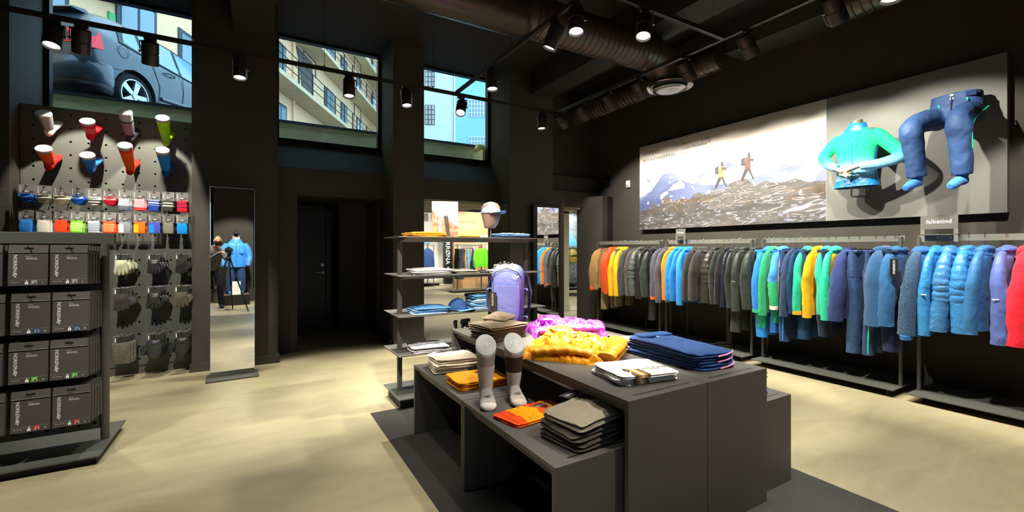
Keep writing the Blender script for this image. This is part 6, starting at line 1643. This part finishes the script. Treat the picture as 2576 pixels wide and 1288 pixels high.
MB().box(-.07, .07, -.035, .025, 0, .1).build('camera_body', BLACK, cm, bevel=.01); MB().prism([(-.03, .1), (.03, .1), (.02, .125), (-.02, .125)], -.03, .02, 'y').build('viewfinder', BLACK, cm)
MB().cyl((0, .02, .052), (0, .095, .052), .036, .04, n=24).build('lens_barrel', BLACK, cm, 40); MB().cyl((0, .0945, .052), (0, .096, .052), .032, n=24).build('front_glass', mat('lens_coating', '#2a2440', .05), cm)
pe = thing('person', 'person in grey sweater and black face mask bending over the camera', 'person', (-.3, -1.05, 0))
SK_ = mat('skin_tone', '#c09072', .55); SW = fabric('#5d5b5a', 'knit'); PT = fabric('#1b1c22', 'denim'); SH = mat('navy_sneaker', '#182036', .6)
bmh = MB()
limb(bmh, [(.0, 0, .92), (.0, .04, 1.05), (.02, .14, 1.22), (.04, .24, 1.38), (.05, .28, 1.44)], [.15, .15, .17, .17, .1])
limb(bmh, [(-.12, .22, 1.37), (-.18, .3, 1.2), (-.05, .55, 1.2), (.12, .78, 1.33)], [.07, .058, .05, .034])
limb(bmh, [(.16, .22, 1.37), (.24, .36, 1.2), (.28, .55, 1.22), (.31, .75, 1.33)], [.07, .058, .05, .034])
sw = bmh.build('sweater', SW, pe); fuse(sw, .012, 5)
pt = MB(); limb(pt, [(-.09, 0, .95), (-.11, .04, .7), (-.12, .06, .5), (-.12, -.0, .1)], [.11, .09, .07, .055]); limb(pt, [(.08, .02, .95), (.12, .12, .7), (.14, .16, .5), (.16, .14, .1)], [.11, .09, .07, .055]); pt.tube([(0, 0, .86), (0, 0, 1.0)], [.15, .145], 20)
po = pt.build('trousers', PT, pe); fuse(po, .012, 4)
for x_, y_ in ((-.12, .0), (.16, .14)):
    s_ = MB(); limb(s_, [(x_, y_ - .06, .05), (x_ + .01, y_ + .05, .055), (x_ + .02, y_ + .19, .04)], [.045, .05, .035]); q = s_.build('shoe', SH, pe); fuse(q, .008, 3)
    MB().box(x_ - .045, x_ + .06, y_ - .1, y_ + .22, 0, .02).build('sole', WHITE, q, bevel=.008)
he = MB(); limb(he, [(.05, .28, 1.42), (.07, .34, 1.5)], [.055, .055]); he.sphere((.09, .4, 1.595), (.078, .098, .115), 24, 16)
he.sphere((.095, .498, 1.585), (.014, .022, .02), 10, 8); he.sphere((.012, .39, 1.59), (.012, .02, .032), 10, 8); he.sphere((.168, .39, 1.59), (.012, .02, .032), 10, 8)
ho = he.build('head', SK_, pe); fuse(ho, .007, 3)
MB().sphere((.09, .385, 1.61), (.0815, .1, .108), 24, 10, zmin=.3).build('hair', mat('short_brown_hair', '#4d3c30', .9, bump=(300, .6)), ho, 70)
MB().loft([ell((.092, .425, z), .074 * k, .09 * k, 24) for z, k in ((1.49, .75), (1.52, .95), (1.57, 1.0), (1.59, .93))], c0=False, c1=False).build('face_mask', mat('black_cloth_mask', '#0e0e10', .8), ho, 60)
for x_ in (.062, .122): MB().sphere((x_, .485, 1.615), .009, 8, 6).build('eye', mat('dark_eye', '#1c1512', .2), ho)
hand(pe, (.12, .78, 1.33), (.6, .7, .15), (0, 0, 1), SK_, .9, curl=.6, thumb=1)
hand(pe, (.31, .75, 1.33), (-.1, .9, .1), (0, 0, 1), SK_, .9, curl=.6, thumb=-1)
# ski mannequin on a plinth
pl = thing('plinth', 'low black display plinth by the shop window', 'plinth', (.19, -1.83, 0)); MB().box(-.29, .29, -.36, .36, 0, .25).build('plinth_box', BLACK, pl, bevel=.004); MB().box(-.295, .295, -.365, .365, .25, .256).build('top_plate', STEEL, pl)
sm_ = thing('ski_mannequin', 'mannequin in blue ski jacket, navy trousers and black cap on the plinth', 'mannequin', (.2, -1.85, .256)); sm_.scale = (.86, .9, .92)
JB = fabric('#2f7fd6', 'shell'); TB = fabric('#1f3f6e', 'shell')
jb = MB(); jb.loft([ell((0, 0, z), rx, ry, 36, .85) for z, rx, ry in ((.74, .26, .17), (.85, .255, .165), (1.0, .25, .16), (1.2, .265, .165), (1.35, .25, .15), (1.43, .19, .12), (1.5, .09, .09))])
for s in (-1, 1): limb(jb, [(s * .2, 0, 1.37), (s * .29, 0, 1.25), (s * .34, .03, 1.05), (s * .33, .1, .88), (s * .3, .14, .78)], [.09, .095, .085, .075, .062])
jo = jb.build('ski_jacket', JB, sm_); fuse(jo, .012, 5)
for s in (-1, 1): MB().box(s * .12 - .06, s * .12 + .06, .15, .175, 1.12, 1.24).build('chest_pocket', JB, jo, bevel=.01); MB().tube([(s * .33, .1, .92), (s * .3, .16, .77)], [.078, .066], 14).build('cuff', fabric('#3a6ea8', 'shell'), jo, 60)
MB().tube([(0, .172, .76), (0, .168, 1.0), (0, .17, 1.2), (0, .14, 1.42)], .008, 6).build('front_zip', fabric('#1a5fae'), jo)
MB().loft([ell((0, -.01, z), rx, ry, 28) for z, rx, ry in ((1.4, .17, .15), (1.46, .16, .14), (1.52, .13, .12))], c0=False, c1=False).build('hood', JB, jo, 60)
tb = MB()
for s in (-1, 1): limb(tb, [(s * .11, 0, .8), (s * .13, .01, .5), (s * .14, 0, .1), (s * .145, 0, .05)], [.13, .115, .1, .105])
tb.tube([(0, 0, .72), (0, 0, .86)], [(.23, .14), (.22, .14)], 24); tt = tb.build('ski_trousers', TB, sm_); fuse(tt, .012, 4)
for s in (-1, 1): q = MB().tube([(s * .14, -.05, .04), (s * .15, .1, .04), (s * .16, .17, .03)], [.045, .045, .025], 14).build('sock', fabric('#2f86d8'), sm_, 60)
hn = MB(); limb(hn, [(0, 0, 1.44), (0, .01, 1.56)], [.055, .055]); hn.sphere((0, .02, 1.64), (.078, .098, .115), 24, 14); hh_ = hn.build('head', mat('black_mannequin', '#17171a', .35), sm_); fuse(hh_, .008, 3)
MB().loft([ell((0, .0, z), rx, ry, 24) for z, rx, ry in ((1.47, .1, .1), (1.58, .098, .11), (1.68, .1, .105))], c0=False, c1=False).build('balaclava', mat('white_fleece_trim', '#d9d5cc', .9), hh_, 60)
kc = thing('baseball_cap', 'black baseball cap on the ski mannequin', 'cap', (.2, -1.832, .256 + 1.515), R(180)); cap_mesh(kc, fabric('#1c1d20'), fabric('#1c1d20'), 1.0)
cd_ = thing('info_sign', 'white text sign standing at the ski mannequin feet', 'sign', (.2, -1.62, .256)); MB().box(-.09, .09, -.004, .004, 0, .33).build('sheet', WHITE, cd_)
for k in range(7): MB().box(-.06 + .01 * (k % 2), .06, .0045, .0052, .26 - k * .03, .264 - k * .03).build('text_line', GREYP, cd_)
rj = garment(-2.02, .3, .85, F('#e0301e', 'shiny'), F('#d02a1a', 'shiny'), 'red puffer jacket hanging by the shop window', 'down jacket', 'down_jacket', quilt=.08, X=-.62)
tag(MB().tube([(-.62, -2.45, 1.53), (-.62, -1.8, 1.53)], .01, 8).build('wall_peg', STEEL), 'dark wall peg carrying the red puffer jacket', 'peg')
# ------------------------------------------------------------------ the neighbouring sales room seen through the openings
PALE = mat('pale_wall_paint', '#d9d8cc', .8); OAK = mat('oak_veneer', '#b08a5e', .6, bump=(10, .25, (8, 8, .6)), var=(5, .18))
struct('ceiling_annex', MB().box(2.0, 14, 8.1, 20, 3.0, 3.2), mat('annex_black_ceiling', '#242322', .8))
an = MB(); an.box(2.0, 2.18, 8.1, 20, 0, 3.0).box(2.0, 14, 18.6, 18.9, 0, 3.0).box(13.8, 14, 7.3, 20, 0, 3.0)
struct('wall_annex', an, PALE)
struct('wall_annex_south', MB().box(5.95, 14, 7.0, 7.3, 0, 3.2).box(5.42, 6.2, 7.3, 7.5, 2.21, 3.2).box(2.18, 14, 7.6, 8.12, 2.9, 3.2).box(2.18, 6.3, 8.0, 8.12, 2.215, 3.2), PALE)
struct('pillar', MB().box(6.05, 6.2, 8.0, 8.1, 0, 3.0).box(6.04, 6.21, 7.985, 8.115, 0, .12), PALE)
# oak partition with the printed history
op = thing('oak_partition', 'oak veneer partition with history text and small photographs', 'partition', (8.1, 14.6, 0))
MB().box(-1.95, 2.4, 0, .12, 0, 2.75).build('panel', OAK, op)
place('lettering', text_mesh('The History of Norrøna', .075, INK), op, M=basis((-1.85, -.004, 2.36), (1, 0, 0), (0, 0, 1)))
for k in range(4): MB().box(-1.75, -.95 - .08 * (k % 2), -.004, -.002, 2.27 - k * .035, 2.278 - k * .035).build('text_line', GREYP, op)
PW = mat('photo_pale', '#ddd9d0', .6); PR = mat('photo_red', '#c8452e', .6); PD = mat('photo_sepia', '#8a7a66', .6)
for (a_, b_, c_, d__), m_ in (((-1.1, -.5, 1.62, 1.9), PD), ((-1.75, -1.15, 1.2, 1.55), PD), ((-1.05, -.75, 1.28, 1.55), PR), ((-.65, -.3, 1.2, 1.55), PW), ((-.35, 0, 1.6, 1.9), PW), ((-.45, -.1, .95, 1.15), PR), ((0, .4, 1.3, 1.8), PW)):
    f = MB().box(a_, b_, -.02, 0, c_, d__).build('picture_frame', WHITE, op); MB().box(a_ + .05, b_ - .05, -.024, -.02, c_ + .05, d__ - .05).build('picture', m_, f)
# black lettered column and curtain
cl = thing('lettered_column', 'black column with white vertical lettering beside the white wall', 'column', (6.72, 16.6, 0)); MB().box(-.16, .16, -.1, .1, 0, 2.95).build('column_body', BLACK, cl)
place('lettering', text_mesh('NORRØNA', .26, WHITE), cl, M=basis((-.12, -.105, 2.1), (0, 0, -1), (1, 0, 0))); place('emblem', emblem(.11, WHITE), cl, M=basis((-.02, -.105, .62), (0, 0, -1), (1, 0, 0)))
cu = thing('curtain', 'black pleated fitting room curtain behind the column', 'curtain', (7.1, 16.9, 0))
MB().loft([[(-.3 + .6 * j / 40, .05 * math.sin(j * 1.3) + .01 * z_, z_) for j in range(41)] for z_ in (.05, 1.0, 2.0, 2.9)], c0=False, c1=False, closed=False).build('curtain_cloth', fabric('#17171a'), cu, 60); MB().tube([(-.35, 0, 2.9), (.35, 0, 2.9)], .015, 8).build('curtain_rail', STEEL, cu)
# rack with green jackets
rk = thing('garment_rack', 'freestanding rack with green jackets before the oak partition', 'clothes rack', (6.2, 13.25, 0))
MB().box(-.75, .85, -.25, .25, .05, .065).build('base_plate', STEEL, rk); MB().box(-.7, .8, -.2, .2, 0, .05).build('plinth', BLACK, rk)
for x_ in (-.5, .37): MB().cyl((x_, 0, .06), (x_, 0, 1.56), .018, n=12).build('post', STEELG, rk, 40)
MB().box(-.65, .45, -.006, .006, 1.49, 1.546).build('hanging_bar', RAIL, rk)
def annex_top(x_, y_, m, lab, rz, L=.75, grp=None): return garment(y_, .16, L, m, m, lab, 'jacket', 'jacket', X=x_, hood=False, rz=rz, group=grp)
for k, (cc, w_) in enumerate((('#2b2d34', 0), ('#33353c', 0), ('#3c4048', 0))): trousers(13.25, .1, .42, F(cc), 'dark trousers on the rack before the oak partition', X=5.7 + .06 * k, rz=R(90), group='dark trousers on the annex rack')
for k, cc in enumerate(('#b89258', '#c09a60', '#b48e54')): trousers(13.25, .1, .5, F(cc), 'tan trousers on the rack before the oak partition', X=5.92 + .1 * k, rz=R(90), group='tan trousers on the annex rack')
for k, cc in enumerate(('#2f8ad6', '#2b82cc')): trousers(13.25, .1, .55, F(cc), 'bright blue trousers on the rack before the oak partition', X=5.97 + .1 * k, rz=R(90), group='blue trousers on the annex rack')
annex_top(6.2, 13.2, F('#2a3350'), 'navy jacket on the rack before the oak partition', R(80), .72)
annex_top(6.40, 12.98, F('#62c41a'), 'lime green jacket facing forward at the rack end', R(8), .8); annex_top(6.64, 13.15, F('#5cba18'), 'lime green jacket behind the forward facing one', R(25), .8)
# shelf and blue garments at the white wall
sh = thing('shelf_unit', 'small dark shelf unit before the white wall in the next room', 'shelf', (5.62, 16.2, 0))
for z_ in (1.6, 1.25, .9): MB().box(-.45, .35, -.25, .25, z_ - .01, z_).build('shelf', STEEL, sh)
MB().cyl((.12, 0, 0), (.12, 0, 1.62), .02, n=12).build('post', STEEL, sh, 40); MB().box(-.45, .6, -.3, .3, .08, .1).build('base_plate', STEEL, sh); MB().box(-.4, .5, -.25, .25, 0, .08).build('plinth', BLACK, sh)
for z_, cc, nm in ((1.6, '#5a86b8', 'blue jeans'), (1.25, '#6cc828', 'lime shirts'), (.9, '#3c3c40', 'grey shirts')):
    stack(3, 'folded_shirt', 'folded %s on the next room shelf' % nm, 'shirt', 5.52, 16.1, z_, .5, .32, .05, F(cc), 0, 'folded %s in the next room' % nm, layers=1)
annex_top(5.28, 15.6, F('#1f62c0'), 'royal blue jacket hanging in the next room', R(15), .45); annex_top(5.45, 15.4, F('#233a66'), 'navy jacket hanging beside the royal blue one', R(20), .3)
tag(MB().tube([(5.0, 15.5, 1.535), (5.75, 15.5, 1.535)], .012, 8).tube([(5.1, 15.5, 0), (5.1, 15.5, 1.535)], .015, 8).tube([(5.72, 15.5, 0), (5.72, 15.5, 1.535)], .015, 8).build('garment_rail', STEEL), 'simple dark rail with blue jackets in the next room', 'rail')
# through the second opening: bags, bench, mountain print
def lake(U, V):
    m_ = np.interp(U, [0, .25, .5, .8, 1], [.75, .95, .7, .9, .8]) + (vnoise(U, V, 10, 2, 3, 4) - .5) * .1; q = vnoise(U, V, 6, 8, 4, 4)
    img = np.stack([.8 + 0 * U, .88 + 0 * U, .95 + 0 * U], -1); img = np.where((V < m_)[..., None], np.stack([.3 + .4 * q, .36 + .38 * q, .45 + .3 * q], -1), img)
    w_ = (U < .62 - .3 * V) & (V < .6); return np.where(w_[..., None], np.stack([.35 + .3 * V, .68 + .2 * V, .9 + .1 * V], -1), img)
lb = thing('lake_print', 'large lake and mountain print in the next room', 'poster', (9.6, 12.4, 1.5)); MB().box(-1.4, 1.6, 0, .05, 0, 1.2).build('board', PALE, lb)
paint('print', 3.0, 1.2, 120, 60, lake, lb, basis((-1.4, -.004, 0), (1, 0, 0), (0, 0, 1)), .5)
struct('wall_annex_back', MB().box(7.9, 12, 12.46, 12.6, 0, 3.0), mat('annex_dark_wall', '#3b3a38', .8))
rk2 = thing('garment_rack', 'rack with olive backpacks below the lake print', 'clothes rack', (9.2, 12.1, 0))
MB().box(-1.0, 1.0, -.006, .006, 1.44, 1.5).build('hanging_bar', RAIL, rk2); MB().box(-1, 1, -.25, .25, .06, .08).build('base_plate', STEEL, rk2)
for x_ in (-.98, .98): MB().cyl((x_, 0, 0), (x_, 0, 1.47), .02, n=12).build('post', STEELG, rk2, 40)
for k, (x_, cc) in enumerate(((8.75, '#6a6a22'), (9.1, '#6d6526'), (9.45, '#7a6f2a'))):
    b = thing('backpack', ('dull green backpack hanging below the lake print', 'olive backpack hanging below the lake print', 'mustard olive backpack hanging below the lake print')[k], 'backpack', (x_, 12.0, .72))
    MB().loft([packring(*a_) for a_ in ((0, .24, .16), (.06, .32, .24), (.3, .34, .26), (.5, .32, .24), (.62, .24, .18), (.68, .12, .1))]).build('main_body', mat('pack_' + cc.lstrip('#'), cc, .5, bump=(9, .6)), b, 60)
    MB().tube([(-.05, .0, .66), (0, 0, .78), (.05, 0, .66)], .01, 8).build('grab_loop', BLACK, b); MB().tube([(-.15, -.12, .45), (0, -.14, .47), (.15, -.12, .45)], .012, 8).build('strap', BLACK, b)
ch = thing('lounge_chair', 'black leather lounge chair in the next room', 'chair', (8.15, 10.55, 0), R(-40))
MB().box(-.3, .3, -.3, .3, .36, .46).build('seat', fabric('#1d1d1f', 'shiny'), ch, bevel=.04); MB().add([(-.3, .25, .44), (.3, .25, .44), (.3, .35, .44), (-.3, .35, .44), (-.3, .42, .98), (.3, .42, .98), (.3, .52, .98), (-.3, .52, .98)], [(0, 3, 2, 1), (4, 5, 6, 7), (0, 1, 5, 4), (1, 2, 6, 5), (2, 3, 7, 6), (3, 0, 4, 7)]).build('backrest', fabric('#1d1d1f', 'shiny'), ch, bevel=.03)
for x_ in (-.28, .28): MB().tube([(x_, -.28, .36), (x_, -.3, .02), (x_, .3, .02), (x_, .34, .44)], .014, 8).build('leg', CHROME, ch, 40)
# lamps of the next room
def ceiling_lamp(x_, y_, pw, lab, grp='ceiling spotlights of the next room', tgt=None):
    t = thing('ceiling_spotlight', lab, 'spotlight', (x_, y_, 3.0), group=grp); d_ = (Vector(tgt) - Vector((x_, y_, 2.8))).normalized() if tgt else Vector((0, 0, -1))
    q = Matrix.Translation((0, 0, -.1)) @ d_.to_track_quat('-Z', 'Y').to_matrix().to_4x4()
    MB().cyl((0, 0, 0), (0, 0, -.1), .012, n=8).build('stem', BLACKM, t); b = place('barrel', BARREL, t, M=q); place('lens', LENSM, b)
    ld = bpy.data.lights.new('spotlight_beam', 'SPOT'); ld.energy = pw * .75; ld.color = (1, .96, .88); ld.spot_size = R(95); ld.spot_blend = .5; ld.shadow_soft_size = .06
    lo = bpy.data.objects.new('spotlight_beam', ld); col.objects.link(lo); lo.parent = t; lo.matrix_local = q @ Matrix.Translation((0, 0, -RL - .012))
for x_, y_, pw, tg_ in ((3.6, 9.6, 420, None), (4.6, 11.6, 420, None), (6.0, 11.6, 700, (6.6, 13.6, 1)), (7.2, 12.6, 500, (7.2, 14.5, 1.5)), (5.4, 14.0, 600, (5.4, 16.5, .8)), (6.2, 15.0, 500, (6.0, 18, 1.2)), (7.6, 9.6, 420, None), (9.0, 10.8, 500, (9.4, 12.3, 1.2)), (6.4, 17.4, 400, None), (5.0, 8.6, 300, (6.1, 8.0, 1.2)), (5.0, 9.4, 300, (4.9, 7.4, 0))):
    ceiling_lamp(x_, y_, pw, 'black ceiling spotlight lighting the next room', tgt=tg_)
# ------------------------------------------------------------------ done
bpy.data.scenes.remove(_bench)
